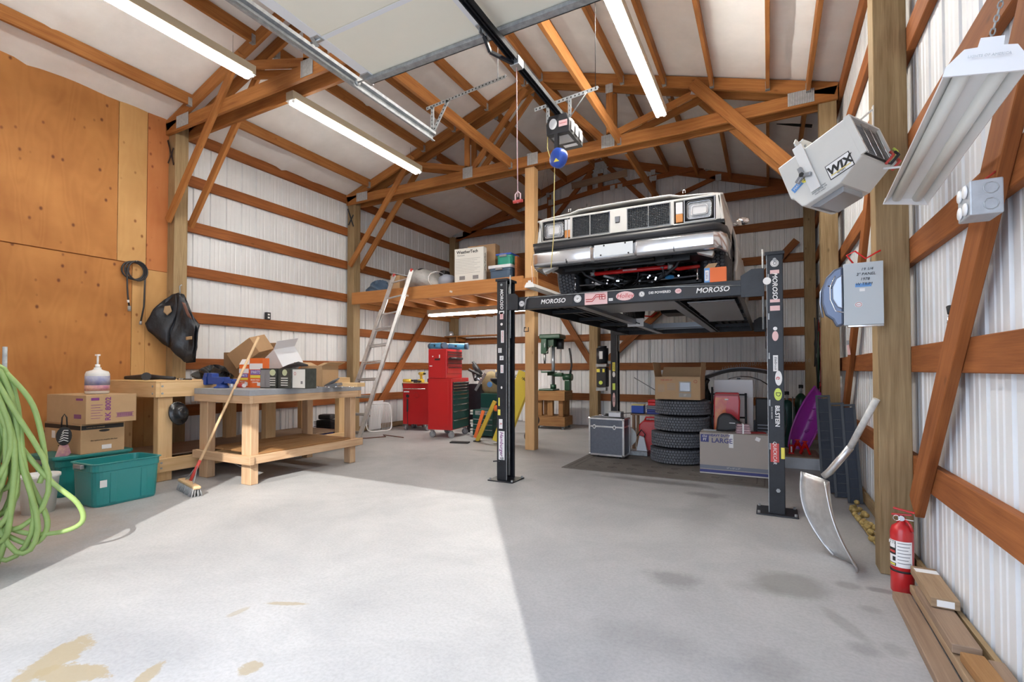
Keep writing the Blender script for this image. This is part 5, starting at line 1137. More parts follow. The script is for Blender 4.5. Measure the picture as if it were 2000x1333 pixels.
MB().bx(.29, .2912, -.215, -.15, .22, .245, 'ink_purple').build('brand_block', None, RK)
m = MB()
for k in range(16): m.bx(.29, .2914, .0 + k * .0085, .0045 + k * .0085, .055, .085, 'ink_purple')
m.bx(.29, .2912, -.01, .145, .088, .092, 'ink_purple').bx(.29, .2912, -.01, .145, .048, .052, 'ink_purple'); m.build('bar_marks', None, RK)
m = MB()
for k in range(10): m.bx(.10 + k * .012, .107 + k * .012, -.2562, -.255, .05, .09, 'ink_purple')
m.bx(.13, .24, -.2562, -.255, .22, .24, 'ink_purple'); m.build('bar_marks', None, RK)
PB = thing('pump_bottle', 'gallon hand cleaner bottle with white pump and faded lake picture label', 'bottle', (-5.88, 2.33, .930))
M('bottle_white', (.72, .73, .72), .35); M('label_blue', (.10, .13, .35), .5, nz=(9, .6), col2=(.45, .45, .50)); M('label_warm', (.65, .42, .28), .5, nz=(14, .4), col2=(.35, .12, .25))
MB().lathe([(.085, 0), (.096, .01), (.096, .195), (.085, .22), (.04, .235), (.03, .245), (.03, .26), (.0001, .26)], (0, 0, 0), 28, 'bottle_white').build('body', None, PB)
MB().lathe([(.0975, .03), (.0975, .085)], (0, 0, 0), 28, 'label_warm').build('label_lower', None, PB); MB().lathe([(.0975, .086), (.0975, .175)], (0, 0, 0), 28, 'label_blue').build('label_upper', None, PB)
MB().cyl((0, 0, .26), (0, 0, .29), .02, 12, 'white').cyl((0, 0, .29), (0, 0, .375), .009, 8, 'white').bx(-.03, .025, -.012, .012, .375, .39, 'white').build('pump', None, PB)
t = thing('hanging_ornament', 'black and white zebra patterned tag with a gold tassel hung on the stacked boxes', 'ornament', (-5.71, 2.02, .56), rot=(0, 0, R(66)))
m = MB(); m.prism([(.055 * math.cos(q * .35), .085 * math.sin(q * .35)) for q in range(18)], .012, (0, .0, 0), mat='ink_black'); o = m.build('disc', None, t, bevel=.003)
for k in range(5): MB().tube([(-.035 + k * .006, -.014, -.05 + k * .02), (0, -.014, -.035 + k * .022), (.03, -.014, -.05 + k * .025)], .004, 4, 'white').build('stripe', None, o)
MB().tube([(-.02, 0, .08), (-.015, 0, .17), (.0, 0, .2), (.015, 0, .17), (.02, 0, .08)], .006, 6, 'ink_black').build('loop', None, t); MB().prism([(-.03, -.08), (.03, -.08), (.05, -.16), (.0, -.21), (-.06, -.19)], .006, (0, 0, 0), mat='label_warm').build('tassel', None, t)
BU = thing('plastic_bucket', 'pale grey plastic bucket behind the green hose', 'bucket', (-5.30, 1.72, 0)); MB().lathe([(.10, 0), (.125, .28), (.135, .29), (.135, .31), (.122, .31), (.1, .02), (.0001, .02)], (0, 0, 0), 24, 'bottle_white').build('pail', None, BU); MB().tube([(.13 * math.cos(R(a)), .13 * math.sin(R(a)), .27 - .1 * math.sin(R(a))) for a in range(0, 181, 20)], .003, 5, 'galv').build('handle', None, BU)
# pipe stand + hose
PS = thing('air_tank', 'upright dark air compressor tank behind the coiled green hose', 'air compressor', (-4.16, 1.02, 0))
MB().lathe([(.0001, .12), (.09, .13), (.13, .18), (.13, .82), (.09, .88), (.0001, .89)], (0, 0, 0), 22, 'black_steel').build('tank', None, PS)
for a in (0, 120, 240): MB().cyl((.08 * math.cos(R(a)), .08 * math.sin(R(a)), .15), (.13 * math.cos(R(a)), .13 * math.sin(R(a)), 0), .014, 8, 'black_steel').build('foot', None, PS)
MB().cyl((0, 0, .88), (0, 0, 1.13), .02, 10, 'black_steel').tube([(.0, 0, 1.12), (.10, .02, 1.13), (.15, .03, 1.17)], .014, 8, 'black_steel').build('hanger', None, PS)
MB().cyl((.0, .16, .6), (.0, .16, 1.31), .012, 8, 'galv').beam((0, .0, .7), (0, .16, .7), .02, .02, mat='galv').build('pipe', None, PS); MB().cyl((.12, -.03, .5), (.15, -.04, .5), .03, 12, 'chrome').build('gauge', None, PS)
M('hose_green', (.33, .47, .15), .5, nz=(7, .2))
HO = thing('green_hose', 'long lime green air hose hung in many loops at far left', 'hose', (-4.04, 1.085, 0))
rh = random.Random(11)
def loop(k, top, bot, w, dx, dy):
    pts = []
    n = 26; w1, w2 = rh.uniform(.6, 1.4), rh.uniform(0, 6)
    for q in range(n):
        a = 2 * math.pi * q / n; s_ = math.sin(a); c_ = math.cos(a)
        z = (top + bot) / 2 + (top - bot) / 2 * c_
        wid = w * (.35 + .65 * (1 - (z - bot) / (top - bot))) * (1 if s_ >= 0 else 1)
        pts.append((dx * (1 - (z - bot) / (top - bot)) + wid * s_ * .62 + rh.uniform(-.006, .006), dy * (1 - (z - bot) / (top - bot)) + wid * s_ * .75 * w1 + .02 * math.sin(z * 7 + w2), z))
    return pts
m = MB()
spec = [(1.20, .10, .10, .05, -.02), (1.19, .28, .12, -.05, .03), (1.18, .02, .14, .02, .0), (1.20, .16, .16, .04, .06), (1.17, .34, .10, -.08, -.04), (1.19, .05, .20, .08, .02), (1.18, .22, .24, .06, .10), (1.16, .46, .09, .0, .05), (1.2, .12, .13, -.12, -.08), (1.17, .40, .2, .03, -.02), (1.19, .08, .11, .12, .1), (1.18, .03, .17, -.15, -.05), (1.2, .55, .08, .02, .0), (1.19, .3, .12, -.02, .03), (1.17, .2, .09, .05, .02), (1.2, .48, .13, .03, -.03), (1.18, .62, .07, -.06, .02), (1.19, .1, .09, .0, -.06), (1.2, .25, .11, .08, .05)]
for k, (tp, bt, w, dx, dy) in enumerate(spec):
    p = loop(k, tp, bt, w, dx, dy); off = Vector(((k % 4) * .022 - .03, (k % 3) * .03 - .03, 0)); MB().tube([Vector(q) + off for q in p], .0145, 8, closed=True).build('hose_loop', 'hose_green', HO)
def smooth(P, n=6):
    P = [Vector(p) for p in P]; out = []
    for i in range(len(P) - 1):
        a = P[max(i - 1, 0)]; b = P[i]; c = P[i + 1]; d = P[min(i + 2, len(P) - 1)]
        for k in range(n):
            t = k / n; out.append(.5 * ((2 * b) + (c - a) * t + (2 * a - 5 * b + 4 * c - d) * t * t + (3 * b - a - 3 * c + d) * t ** 3))
    return out + [P[-1]]
MB().tube(smooth([(.02, .04, 1.0), (.06, .10, .75), (.16, .22, .50), (.24, .33, .34), (.25, .35, .22), (.18, .26, .17), (.08, .12, .20), (.0, .0, .34), (-.02, -.02, .6)]), .0145, 8).build('hose_loop', 'hose_green', HO)
MB().tube(smooth([(.03, .06, 1.15), (.10, .16, .95), (.13, .21, .62), (.12, .19, .48)]), .0145, 8).build('hose_loop', 'hose_green', HO)
MB().tube(smooth([(-.05, -.06, .35), (.05, .06, .20), (.12, .17, .12), (.15, .22, .24), (.10, .15, .50), (.02, .04, .9)]), .0145, 8).build('hose_loop', 'hose_green', HO)
# broom
BR = thing('push_broom', 'push broom with wooden handle leaning on the grey workbench in the sunlight', 'broom', (0, 0, 0))
b0 = Vector((-4.93, 2.70, .10)); tp = Vector((-4.80, 3.30, 1.515))
M('broom_wood', (.72, .50, .28), .5, nz=(8, .2)); M('bristle', (.50, .50, .50), .8, nz=(60, .5), stretch=None)
MB().tube([b0, b0.lerp(tp, .5), tp], .013, 10, 'broom_wood').build('handle', None, BR); MB().tube([b0, b0.lerp(tp, .13)], .0145, 10, 'sticker_red').build('handle_sleeve', None, BR)
hd = Vector((.88, -.22, 0)).normalized(); c0 = Vector((-4.88, 2.66, .085)); 
MB().box(c0, (.52, .065, .03), (0, 0, math.atan2(hd.y, hd.x)), 'broom_wood').build('head_block', None, BR, bevel=.012)
m = MB()
for i in range(34):
    for j in range(4):
        p = c0 + hd * (-.24 + .48 * i / 33) + Vector((-hd.y, hd.x, 0)) * (-.024 + .016 * j); q = p + Vector((rh.uniform(-.008, .008), (j - 1.5) * .012 + rh.uniform(-.006, .006), -.083 + .0)); m.tube([p, q], [.004, .0055], 4)
o = m.build('bristles', 'bristle', BR); o['kind'] = 'stuff'
MB().tube([c0 + hd * -.13 + Vector((0, 0, .01)), b0 + (tp - b0) * .10], .004, 6, 'galv').build('brace', None, BR); MB().tube([c0 + hd * .13 + Vector((0, 0, .01)), b0 + (tp - b0) * .10], .004, 6, 'galv').build('brace', None, BR)
# coiled black cable on plywood
CB = thing('coiled_cable', 'black cable coiled on a nail on the plywood wall', 'cable', (-6.70, 3.0, 2.35))
for k in range(3): MB().tube([(.01 + k * .012, .115 * math.cos(R(a)) * (1 - .06 * k) + .02 * (k - 1), .105 * math.sin(R(a)) * (1 + .05 * k)) for a in range(0, 360, 15)], .0095, 7, closed=True).build('coil', 'black_plastic', CB)
MB().tube([(.03, -.09, .02), (.03, -.085, -.2), (.025, -.075, -.32), (.03, -.06, -.44)], .0095, 7).build('cable_end', 'black_plastic', CB); MB().tube([(.03, .10, .02), (.03, .095, -.2), (.03, .09, -.42), (.03, .06, -.6)], .0095, 7).build('cable_end', 'black_plastic', CB)
MB().cyl((.03, -.06, -.43), (.03, -.06, -.49), .018, 8, 'galv').cyl((.03, -.075, -.36), (.03, -.07, -.39), .012, 8, 'white').build('connector', None, CB); MB().cyl((.03, .06, -.6), (.03, .055, -.64), .014, 8, 'galv').build('connector', None, CB); MB().cyl((-.02, 0, .11), (.05, 0, .115), .004, 6, 'galv').build('nail', None, CB)
# leather vest on the first post
M('leather', (.022, .025, .032), .35, nz=(6, .6), bump=(14, .6)); M('leather_tan', (.36, .24, .13), .6); M('leather_brown', (.16, .07, .05), .5)
VE = thing('leather_vest', 'black leather vest hanging on the post beside the plywood wall', 'vest', (-6.46, 3.28, 1.70), R(42))
outline = [(.06, .42), (-.02, .40), (-.10, .33), (-.20, .20), (-.30, .03), (-.26, -.06), (-.10, -.22), (-.02, -.27), (.06, -.36), (.16, -.45), (.25, -.44), (.26, -.30), (.25, -.12), (.30, .02), (.24, .12), (.17, .28), (.13, .40)]
def sheet_from(outline, amp, off, name, mat, par, sc=1.0):
    bm = bmesh.new(); N = 22; xs = [p[0] for p in outline]; zs = [p[1] for p in outline]
    def inside(x, z):
        c = False; n = len(outline); j = n - 1
        for i in range(n):
            (xi, zi), (xj, zj) = outline[i], outline[j]
            if (zi > z) != (zj > z) and x < (xj - xi) * (z - zi) / (zj - zi) + xi: c = not c
            j = i
        return c
    f = bm.faces.new([bm.verts.new((x * sc, 0, z * sc)) for x, z in outline]); bmesh.ops.triangulate(bm, faces=[f]); bmesh.ops.subdivide_edges(bm, edges=bm.edges[:], cuts=4, use_grid_fill=True)
    for v in bm.verts: v.co.y = off + amp * (math.sin(v.co.x * 16 + v.co.z * 7) + .6 * math.sin(v.co.x * 31 - v.co.z * 12) + .5 * math.sin(v.co.z * 23))
    me = bpy.data.meshes.new(name); bm.to_mesh(me); bm.free(); me.materials.append(MATS[mat])
    for p in me.polygons: p.use_smooth = True
    o = bpy.data.objects.new(name, me); COL.objects.link(o); o.parent = par; k = o.modifiers.new('s', 'SOLIDIFY'); k.thickness = .006; return o
sheet_from(outline, .016, .06, 'back_panel', 'leather', VE); sheet_from([(.05, .40), (-.18, .18), (-.28, .03), (-.24, -.06), (-.02, -.26), (.0, -.02), (.08, .2)], .014, .01, 'front_panel', 'leather', VE)
sheet_from([(.10, .40), (.05, .10), (.0, -.15), (.02, -.28), (.16, -.44), (.24, -.42), (.24, -.12), (.28, .02), (.22, .14), (.15, .32)], .016, -.005, 'front_panel', 'leather', VE)
sheet_from([(-.06, .24), (.0, .25), (.02, .18), (-.03, .13), (-.07, .17)], .004, -.012, 'tan_patch', 'leather_tan', VE); sheet_from([(.13, .3), (.17, .28), (.25, .08), (.2, .12)], .006, -.03, 'brown_panel', 'leather_brown', VE)
sheet_from([(.18, -.13), (.25, -.12), (.25, -.16), (.18, -.17)], .003, -.035, 'stitched_patch', 'leather_tan', VE)
MB().tube([(.09, .03, .40), (.08, .04, .50), (.1, .05, .52)], .008, 6, 'galv').build('hook', None, VE)
# outlet on left wall
t = thing('wall_outlet', 'small black outlet box on the metal wall left of the tall post', 'outlet box', (-6.735, 4.78, 1.93)); MB().bx(-.03, .02, -.035, .035, 0, .11, 'black_plastic').build('box_body', None, t, bevel=.003)
for z in (.03, .075): MB().bx(.02, .023, -.016, .016, z - .012, z + .012, 'white').build('socket', None, t)
# ---- ladder
LD = thing('extension_ladder', 'aluminium extension ladder leaning against the loft edge', 'ladder', (0, 0, 0))
A0, A1 = Vector((-5.98, 5.66, .02)), Vector((-5.33, 6.22, 2.80)); B0, B1 = Vector((-5.56, 5.66, .02)), Vector((-5.00, 6.22, 2.80))
A0, B0 = Vector((-6.02, 5.50, .02)), Vector((-5.60, 5.50, .02)); A1, B1 = Vector((-5.50, 6.20, 2.74)), Vector((-5.13, 6.20, 2.79))
n_ = Vector((0, -1, .25)).normalized()
def rail(a, b, nm='rail', w=.022, d=.07):
    MB().beam(a, b, w, d, up=(0, -1, 0), mat='aluminium').build(nm, None, LD, bevel=.003, bseg=1)
rail(A0, A1); rail(B0, B1)
off = Vector((0, -.055, 0))
def lp(a, b, t): return a + (b - a) * t
rail(lp(A0, A1, .02) + off + Vector((.02, 0, 0)), lp(A0, A1, .78) + off + Vector((.02, 0, 0)), 'fly_rail', .02, .05); rail(lp(B0, B1, .0) + off - Vector((-.04, 0, 0)), lp(B0, B1, .76) + off - Vector((-.04, 0, 0)), 'fly_rail', .02, .05)
for k in range(10):
    t = .06 + k * .099
    MB().beam(lp(A0, A1, t), lp(B0, B1, t), .035, .022, mat='aluminium').build('rung', None, LD, bevel=.004, bseg=1)
    if k < 7: MB().beam(lp(A0, A1, t + .01) + off + Vector((.02, 0, 0)), lp(B0, B1, t + .01) + off + Vector((.04, 0, 0)), .03, .02, mat='aluminium').build('rung', None, LD, bevel=.004, bseg=1)
for p in (A0, B0 + off): MB().box(p, (.07, .09, .03), None, 'drip_grey').build('foot', None, LD, bevel=.005)
for p in (A1, B1): MB().box(p, (.03, .05, .05), None, 'sticker_red').build('end_cap', None, LD, bevel=.005)
# white box fan frame + sheet behind ladder
FN = thing('box_fan', 'white wire fan guard leaning against the left wall behind the ladder', 'fan', (-6.42, 6.86, .01), rot=(R(-10), 0, R(62)))
m = MB(); PP = [(.24 * math.copysign(min(1, abs(math.cos(R(a))) ** .35), math.cos(R(a))), 0, .27 + .26 * math.copysign(min(1, abs(math.sin(R(a))) ** .35), math.sin(R(a)))) for a in range(0, 360, 12)]
m.tube(PP, .012, 8, closed=True); m.build('outer_frame', 'white', FN)
for k in range(15): x = -.21 + .03 * k; MB().tube([(x, 0, .03), (x * .9, -.02, .27), (x, 0, .51)], .004, 5).build('guard_wire', 'white', FN)
tag(MB().box((-6.62, 6.98, .30), (.02, .34, .55), (0, .12, .1), 'carton_white').build('foam_board', None, bevel=.004), 'plain white foam board leaning on the wall just left of the fan guard', 'panel')
t = tag(MB().tube([(-6.3, 5.9, .012), (-6.0, 6.1, .012), (-5.85, 6.4, .012), (-6.05, 6.55, .012), (-5.7, 6.5, .012), (-5.5, 6.45, .012)], .009, 6).build('orange_cord', 'leather_brown'), 'rust orange extension cord lying on the floor by the ladder foot', 'cord')
# small engine / dark machine and hose under bench
EN = thing('small_engine', 'small dark blue and black engine standing beneath the workbenches', 'engine', (-6.30, 5.52, .0), R(20))
MB().bx(-.16, .16, -.12, .12, 0, .2, 'ink_blue').build('crankcase', None, EN, bevel=.03); MB().bx(-.12, .12, -.1, .1, .2, .36, 'under_black').build('cylinder_block', None, EN, bevel=.01)
for k in range(6): MB().bx(-.15, .15, -.12, .12, .21 + k * .025, .217 + k * .025, 'black_steel').build('cooling_fin', None, EN)
MB().cyl((.16, 0, .12), (.2, 0, .12), .09, 18, 'black_plastic').build('recoil_cover', None, EN); MB().bx(-.1, .12, -.09, .09, .37, .45, 'black_plastic').build('fuel_tank', None, EN, bevel=.025)
for k, (x, y, r_) in enumerate(((-6.45, 5.98, .22), (-6.38, 6.1, .17))):
    tag(MB().tube([(x + .03 * math.sin(R(a * 2)), y + r_ * .5 * math.cos(R(a)), .30 + (r_ + .05) * math.sin(R(a))) for a in range(0, 360, 20)], .010, 6, closed=True).build('black_hose', 'black_plastic'), ('larger', 'smaller')[k] + ' loop of black hose on the wall behind the bench', 'hose')
# ---- far left lower: diagonal brace below the loft
brace((-6.66, 6.9, .25), (-6.66, 8.6, 2.35), .12, 'diagonal timber brace on the left wall running up under the loft')
# ================================================================== LOFT
LO = thing('storage_loft', 'timber storage loft in the far left bay with a front beam', 'loft', (0, 0, 0))
bar('front_beam', LO, -6.575, -3.155, 6.30, 6.345, 2.33, 2.54, 'loft_board'); bar('front_beam', LO, -3.155, -2.95, 6.30, 6.345, 2.33, 2.50, 'loft_board')
bar('side_beam', LO, -3.05, -3.01, 6.52, 9.48, 2.33, 2.50, 'loft_board'); bar('wall_ledger', LO, -6.72, -6.68, 6.53, 9.5, 2.30, 2.49, 'loft_board')
for k in range(8):
    x = -6.45 + k * .455; bar('joist', LO, x, x + .04, 6.55, 9.48, 2.36, 2.50, 'truss_wood')
for k in range(3): bar('deck_sheet', LO, -6.68 + k * 1.225, -6.68 + (k + 1) * 1.225 - .005, 6.52, 9.48, 2.502, 2.52, 'loft_board')
MB().beam((-3.03, 6.7, 2.80), (-3.03, 6.12, 2.82), .04, .24, mat='loft_board').build('guard_board', None, LO) if False else None
g = thing('guard_board', 'wide brown board standing on edge at the right side of the loft', 'board', (-3.35, 0, 0)); bar('board_plank', g, 0, .04, 6.42, 9.3, 2.521, 2.87, 'girt_wood')
M('screw_head', (.7, .6, .5), .4)
for x in (-5.3, -4.42): MB().box((x, 6.297, 2.40), (.05, .006, .03), (0, .3, 0), 'screw_head').build('plate', None, LO)
# things on the loft
t = thing('canvas_bundle', 'rolled grey white tarp bundle lying on the loft beside the ladder top', 'tarp', (-5.10, 6.68, 2.521), R(-4))
M('tarp', (.50, .49, .47), .6, nz=(6, .4), bump=(9, .5)); M('tarp_blue', (.38, .42, .50), .5, bump=(9, .5))
m = MB(); n = 18; rows = []
for i in range(n + 1):
    s_ = i / n; x = -.43 + .86 * s_; rr_ = (.215 * (math.sin(math.pi * min(1, s_ * 1.1 + .12)) ** .6 if 0 < s_ < .98 else .03)) + .03
    rows.append([(x, rr_ * 1.4 * math.cos(R(a)), max(0, rr_ * (.75 + .75 * math.sin(R(a)) + .10 * math.sin(s_ * 31 + a * .1)))) for a in range(0, 361, 24)])
m.grid(rows); m.build('bundle', 'tarp', t); MB().tube([(.17 + .01 * math.sin(a), .26 * math.cos(R(a)), max(.0, .15 + .155 * math.sin(R(a)))) for a in range(0, 360, 24)], .008, 6, closed=True).build('tie_rope', 'white', t)
MB().lathe([(.0001, -.12), (.10, -.10), (.12, 0), (.09, .12), (.0001, .14)], (.34, 0, .13), 14, 'tarp_blue', (0, R(90), 0)).build('blue_end', None, t)
WT = thing('mat_carton', 'tall white floor mat carton standing on the loft', 'box', (-4.17, 6.47, 2.521), R(4))
MB().bx(-.26, .26, -.05, .06, 0, .57, 'box_pale').build('body', None, WT, bevel=.003)
text('lettering', 'WeatherTech', .068, 'ink_black', WT, (-.03, -.0512, .51), bold=.0015); text('lettering', 'FloorLiner', .032, 'drip_grey', WT, (-.14, -.0512, .46)); text('lettering', 'WeatherTech', .05, 'ink_black', WT, (.2612, .005, .34), (0, 0, -1), (0, 1, 0), bold=.001)
for k in range(10): MB().bx(-.24, .20 - .05 * (k % 3), -.0508, -.05, .40 - k * .025, .403 - k * .025, 'drip_grey').build('print_line', None, WT)
for x in (-.12, .12): MB().bx(x - .05, x + .05, -.0508, -.05, .07, .13, 'drip_grey').build('print_block', None, WT)
carton('cardboard_box', 'brown cardboard box standing behind the white carton on the loft', (-4.05, 6.68, 2.521), (.50, .16, .64), R(3), 'cardboard_dark')
crumple('black_sack', 'black sack behind the white carton on the loft', 'bag', (-3.86, 6.86, 2.521), (.28, .24, .42), 'bag_black', 5, 20, .12)
M('slate_blue', (.07, .12, .19), .4); M('tote_green', (.02, .28, .20), .4)
t = tote('storage_tote', 'slate blue lidded tote at the right front end of the loft', (-3.62, 6.60, 2.521), .40, .34, .20, 'slate_blue', 0)
MB().bx(-.20, .20, -.17, .17, .201, .25, 'carton_white').build('lid', None, t, bevel=.006)
t = tote('storage_tote', 'green plastic tote with blue lid stacked on the slate blue one', (-3.58, 6.62, 2.775), .27, .28, .15, 'tote_green', 0)
MB().bx(-.135, .135, -.14, .14, .151, .18, 'reel_blue').build('lid', None, t, bevel=.006)
crumple('dark_cloth', 'dark blue bag slumped at the left end of the loft by the ladder', 'bag', (-6.22, 6.62, 2.521), (.55, .3, .24), 'slate_blue', 2, 26, .25)
carton('kraft_box', 'small worn kraft box between the ladder rails on the loft', (-5.72, 6.55, 2.521), (.20, .18, .28), R(5), 'grey_card' if 'grey_card' in MATS else 'cardboard')
t = thing('helmet_light', 'round red and black work lamp behind the ladder top on the loft', 'lamp', (-5.58, 7.00, 2.521)); MB().bx(-.04, .04, -.05, .05, 0, .30, 'black_plastic').build('stand', None, t); MB().lathe([(.0001, -.04), (.12, -.04), (.14, 0), (.12, .04), (.0001, .04)], (0, 0, .36), 20, 'black_plastic', (R(80), 0, 0)).build('head', None, t); MB().cyl((0, -.05, .36), (0, -.06, .36), .05, 16, 'sticker_red').build('lens', None, t)
t = thing('green_tool_bag', 'small green and black bag to the right of the round work lamp', 'bag', (-5.25, 7.10, 2.521)); MB().bx(-.10, .05, -.08, .08, 0, .36, 'sticker_green').build('green_part', None, t, bevel=.02); MB().bx(.05, .2, -.09, .09, 0, .42, 'black_plastic').build('black_part', None, t, bevel=.04)
t = tag(MB().beam((-5.98, 6.62, 2.90), (-5.6, 6.80, 2.82), .08, .012, mat='drip_grey').beam((-5.93, 6.64, 2.53), (-5.93, 6.64, 2.89), .02, .02, mat='drip_grey').build('metal_bracket', None), 'thin grey metal strip poking up beside the ladder on the loft', 'bracket')
# ---- far wall bracing
brace((-4.35, 9.66, 3.05), (-3.25, 9.66, 1.30), .13, 'diagonal timber brace on the far wall above the drill press', 'dark_girt_wood')
brace((-2.95, 9.66, 1.32), (-1.35, 9.66, 2.75), .13, 'diagonal timber brace on the far wall beneath the car', 'dark_girt_wood')
brace((-.55, 9.66, 2.3), (.45, 9.66, 3.4), .12, 'diagonal timber brace on the far wall right of the car', 'dark_girt_wood')
SH = thing('corner_shelf', 'long thin wooden shelf board in the far left corner above the tool chest', 'shelf', (-6.7, 9.3, 1.925)); bar('shelf_board', SH, .0, 1.55, -.02, .22, 0, .022, 'truss_wood'); bar('bracket', SH, .3, .34, .02, .38, -.10, 0, 'truss_wood')
for x, h, lab in ((.14, .11, 'shorter white stick at the left'), (.27, .26, 'taller white stick')):
    tag(MB().cyl((-6.66 + x + .25, 9.36, 1.948), (-6.66 + x + .27, 9.36, 1.948 + h), .012, 8, 'white').build('white_stick', None), lab + ' standing on the corner shelf', 'stick')
t = thing('round_jar', 'small round glass jar at the left end of the corner shelf', 'jar', (-6.60, 9.40, 1.948)); MB().lathe([(.05, 0), (.07, .03), (.06, .09), (.04, .1)], (0, 0, 0), 14, 'lens').build('body', None, t); MB().cyl((0, 0, .1), (0, 0, .115), .045, 14, 'galv').build('lid', None, t)

# ================================================================== TOOL CHESTS
M('red_dark', (.28, .012, .012), .4); M('tool_green', (.008, .06, .052), .35)
def caster(par, x, y, r=.05):
    MB().cyl((x - .018, y, r), (x + .018, y, r), r, 18, 'drip_grey').cyl((x - .02, y, r), (x + .02, y, r), r * .55, 14, 'galv').build('caster', None, par); MB().box((x, y + .01, r * 2 + .008), (.05, .06, .012), None, 'galv').bx(x - .026, x - .021, y - .02, y + .02, r, r * 2, 'galv').bx(x + .021, x + .026, y - .02, y + .02, r, r * 2, 'galv').build('caster_fork', None, par)
TC = thing('tool_cabinet', 'large red rolling tool cabinet with nine drawers facing right', 'tool chest', (-5.00, 7.08, 0), R(98))
# local: x = drawer width (along +Y world), -y = drawer face (towards +X world)
w, d = .66, .48
MB().bx(-w / 2, w / 2, -d / 2 + .02, d / 2, .14, 1.02, 'red').build('cabinet', None, TC, bevel=.006)
MB().bx(-w / 2 - .004, -w / 2 - .0, -d / 2 + .09, d / 2 - .06, .19, .97, 'red').build('side_panel', None, TC, bevel=.003)
hs = [.05, .05, .05, .06, .075, .10, .11, .15, .16]; z = .955
for h in hs:
    f = MB().bx(-w / 2 + .03, w / 2 - .03, -d / 2, -d / 2 + .02, z - h + .006, z, 'tool_green' if h > .055 else 'black_plastic').build('drawer', None, TC, bevel=.002)
    MB().bx(-w / 2 + .03, w / 2 - .03, -d / 2 - .012, -d / 2, z - .014, z - .002, 'chrome').build('drawer_pull', None, f); z -= h
MB().cyl((0, -d / 2 + .02, .99), (0, -d / 2 + .01, .99), .012, 10, 'chrome').build('lock', None, TC)
for x in (-w / 2 + .06, w / 2 - .06):
    for yy in (-d / 2 + .06, d / 2 - .06): caster(TC, x, yy, .055)
TT = thing('tool_chest', 'red top tool chest with five drawers and blue speakers lying on it', 'tool chest', (-5.03, 7.03, 1.022), R(98))
MB().bx(-.30, .30, -.16, .19, 0, .50, 'red').build('chest_body', None, TT, bevel=.006); z = .46
for k, h in enumerate((.05, .07, .075, .075, .12)):
    f = MB().bx(-.27, .27, -.172, -.16, z - h + .008, z, 'red_dark' if k < 4 else 'red').build('drawer', None, TT, bevel=.002); MB().bx(-.26, .26, -.182, -.172, z - .014, z - .004, 'black_plastic').build('drawer_pull', None, f); z -= h
MB().cyl((-.25, -.20, .335), (.22, -.20, .34), .022, 14, 'black_plastic').build('torch_bar', None, TT)
MB().bx(-.302, -.30, -.04, .07, .30, .345, 'red_dark').bx(-.306, -.30, -.03, .06, .31, .33, 'dark').build('side_handle', None, TT)
for x, z_, h in ((.13, .39, .02), (.0, .41, .02), (.0, .34, .07), (.15, .23, .015)): MB().bx(-.3015, -.30, x - .035, x - .035 + (.02 if h != .015 else .05), z_ - .03, z_ - .03 + h, 'sticker_white').build('sticker', None, TT)
M('speaker_blue', (.10, .38, .66), .35, nz=(12, .3))
for k, (yy, lab) in enumerate(((6.90, 'blue speaker cylinder lying on the red chest, nearer one'), (7.19, 'blue speaker cylinder lying on the red chest, farther one'))):
    t = thing('speaker', lab, 'speaker', (-5.12 + k * .22, yy + .0, 1.524), R(-14 if k == 0 else 20)); MB().cyl((-.20, 0, .058), (.13 if k else .14, 0, .058), .055, 22, 'speaker_blue').build('body', None, t)
    for x in (-.21, .14): MB().cyl((x, 0, .058), (x + .05, 0, .058), .058, 22, 'slate_blue').build('end_cap', None, t)
    MB().bx(-.04, .0, -.058, -.05, .045, .075, 'ink_black').build('badge', None, t)
RCt = thing('tool_cart', 'small red rolling tool cart with wooden top holding cordless drills', 'tool cart', (-6.02, 7.55, 0), R(14))
MB().bx(-.27, .27, -.20, .20, .12, .90, 'red').build('cabinet', None, RCt, bevel=.006); MB().bx(-.28, .28, -.21, .21, .902, .918, 'new_lumber').build('wooden_top', None, RCt)
MB().tube([(-.24, -.2, .80), (-.24, -.235, .80), (.20, -.235, .80), (.20, -.2, .80)], .010, 8, 'chrome').build('push_handle', None, RCt); MB().bx(-.25, -.14, -.202, -.2, .73, .755, 'sticker_white').build('label', None, RCt)
MB().cyl((-.17, -.215, .66), (-.17, -.2, .66), .032, 16, 'black_plastic').beam((-.17, -.212, .6), (-.17, -.212, .36), .03, .012, up=(0, 1, 0), mat='black_plastic').tube([(-.17, -.215, .62), (-.165, -.22, .3), (-.16, -.22, .12)], .006, 6, 'black_plastic').build('hanging_light', None, RCt)
MB().tube([(-.05, -.203, .70), (-.02, -.203, .74), (.04, -.203, .72), (.07, -.203, .66), (.02, -.203, .62), (-.03, -.203, .64)], .003, 4, 'red_dark').build('scribble', None, RCt)
for x in (-.22, .22):
    for yy in (-.15, .15): caster(RCt, x, yy, .05)
M('drill_yellow', (.70, .48, .05), .4)
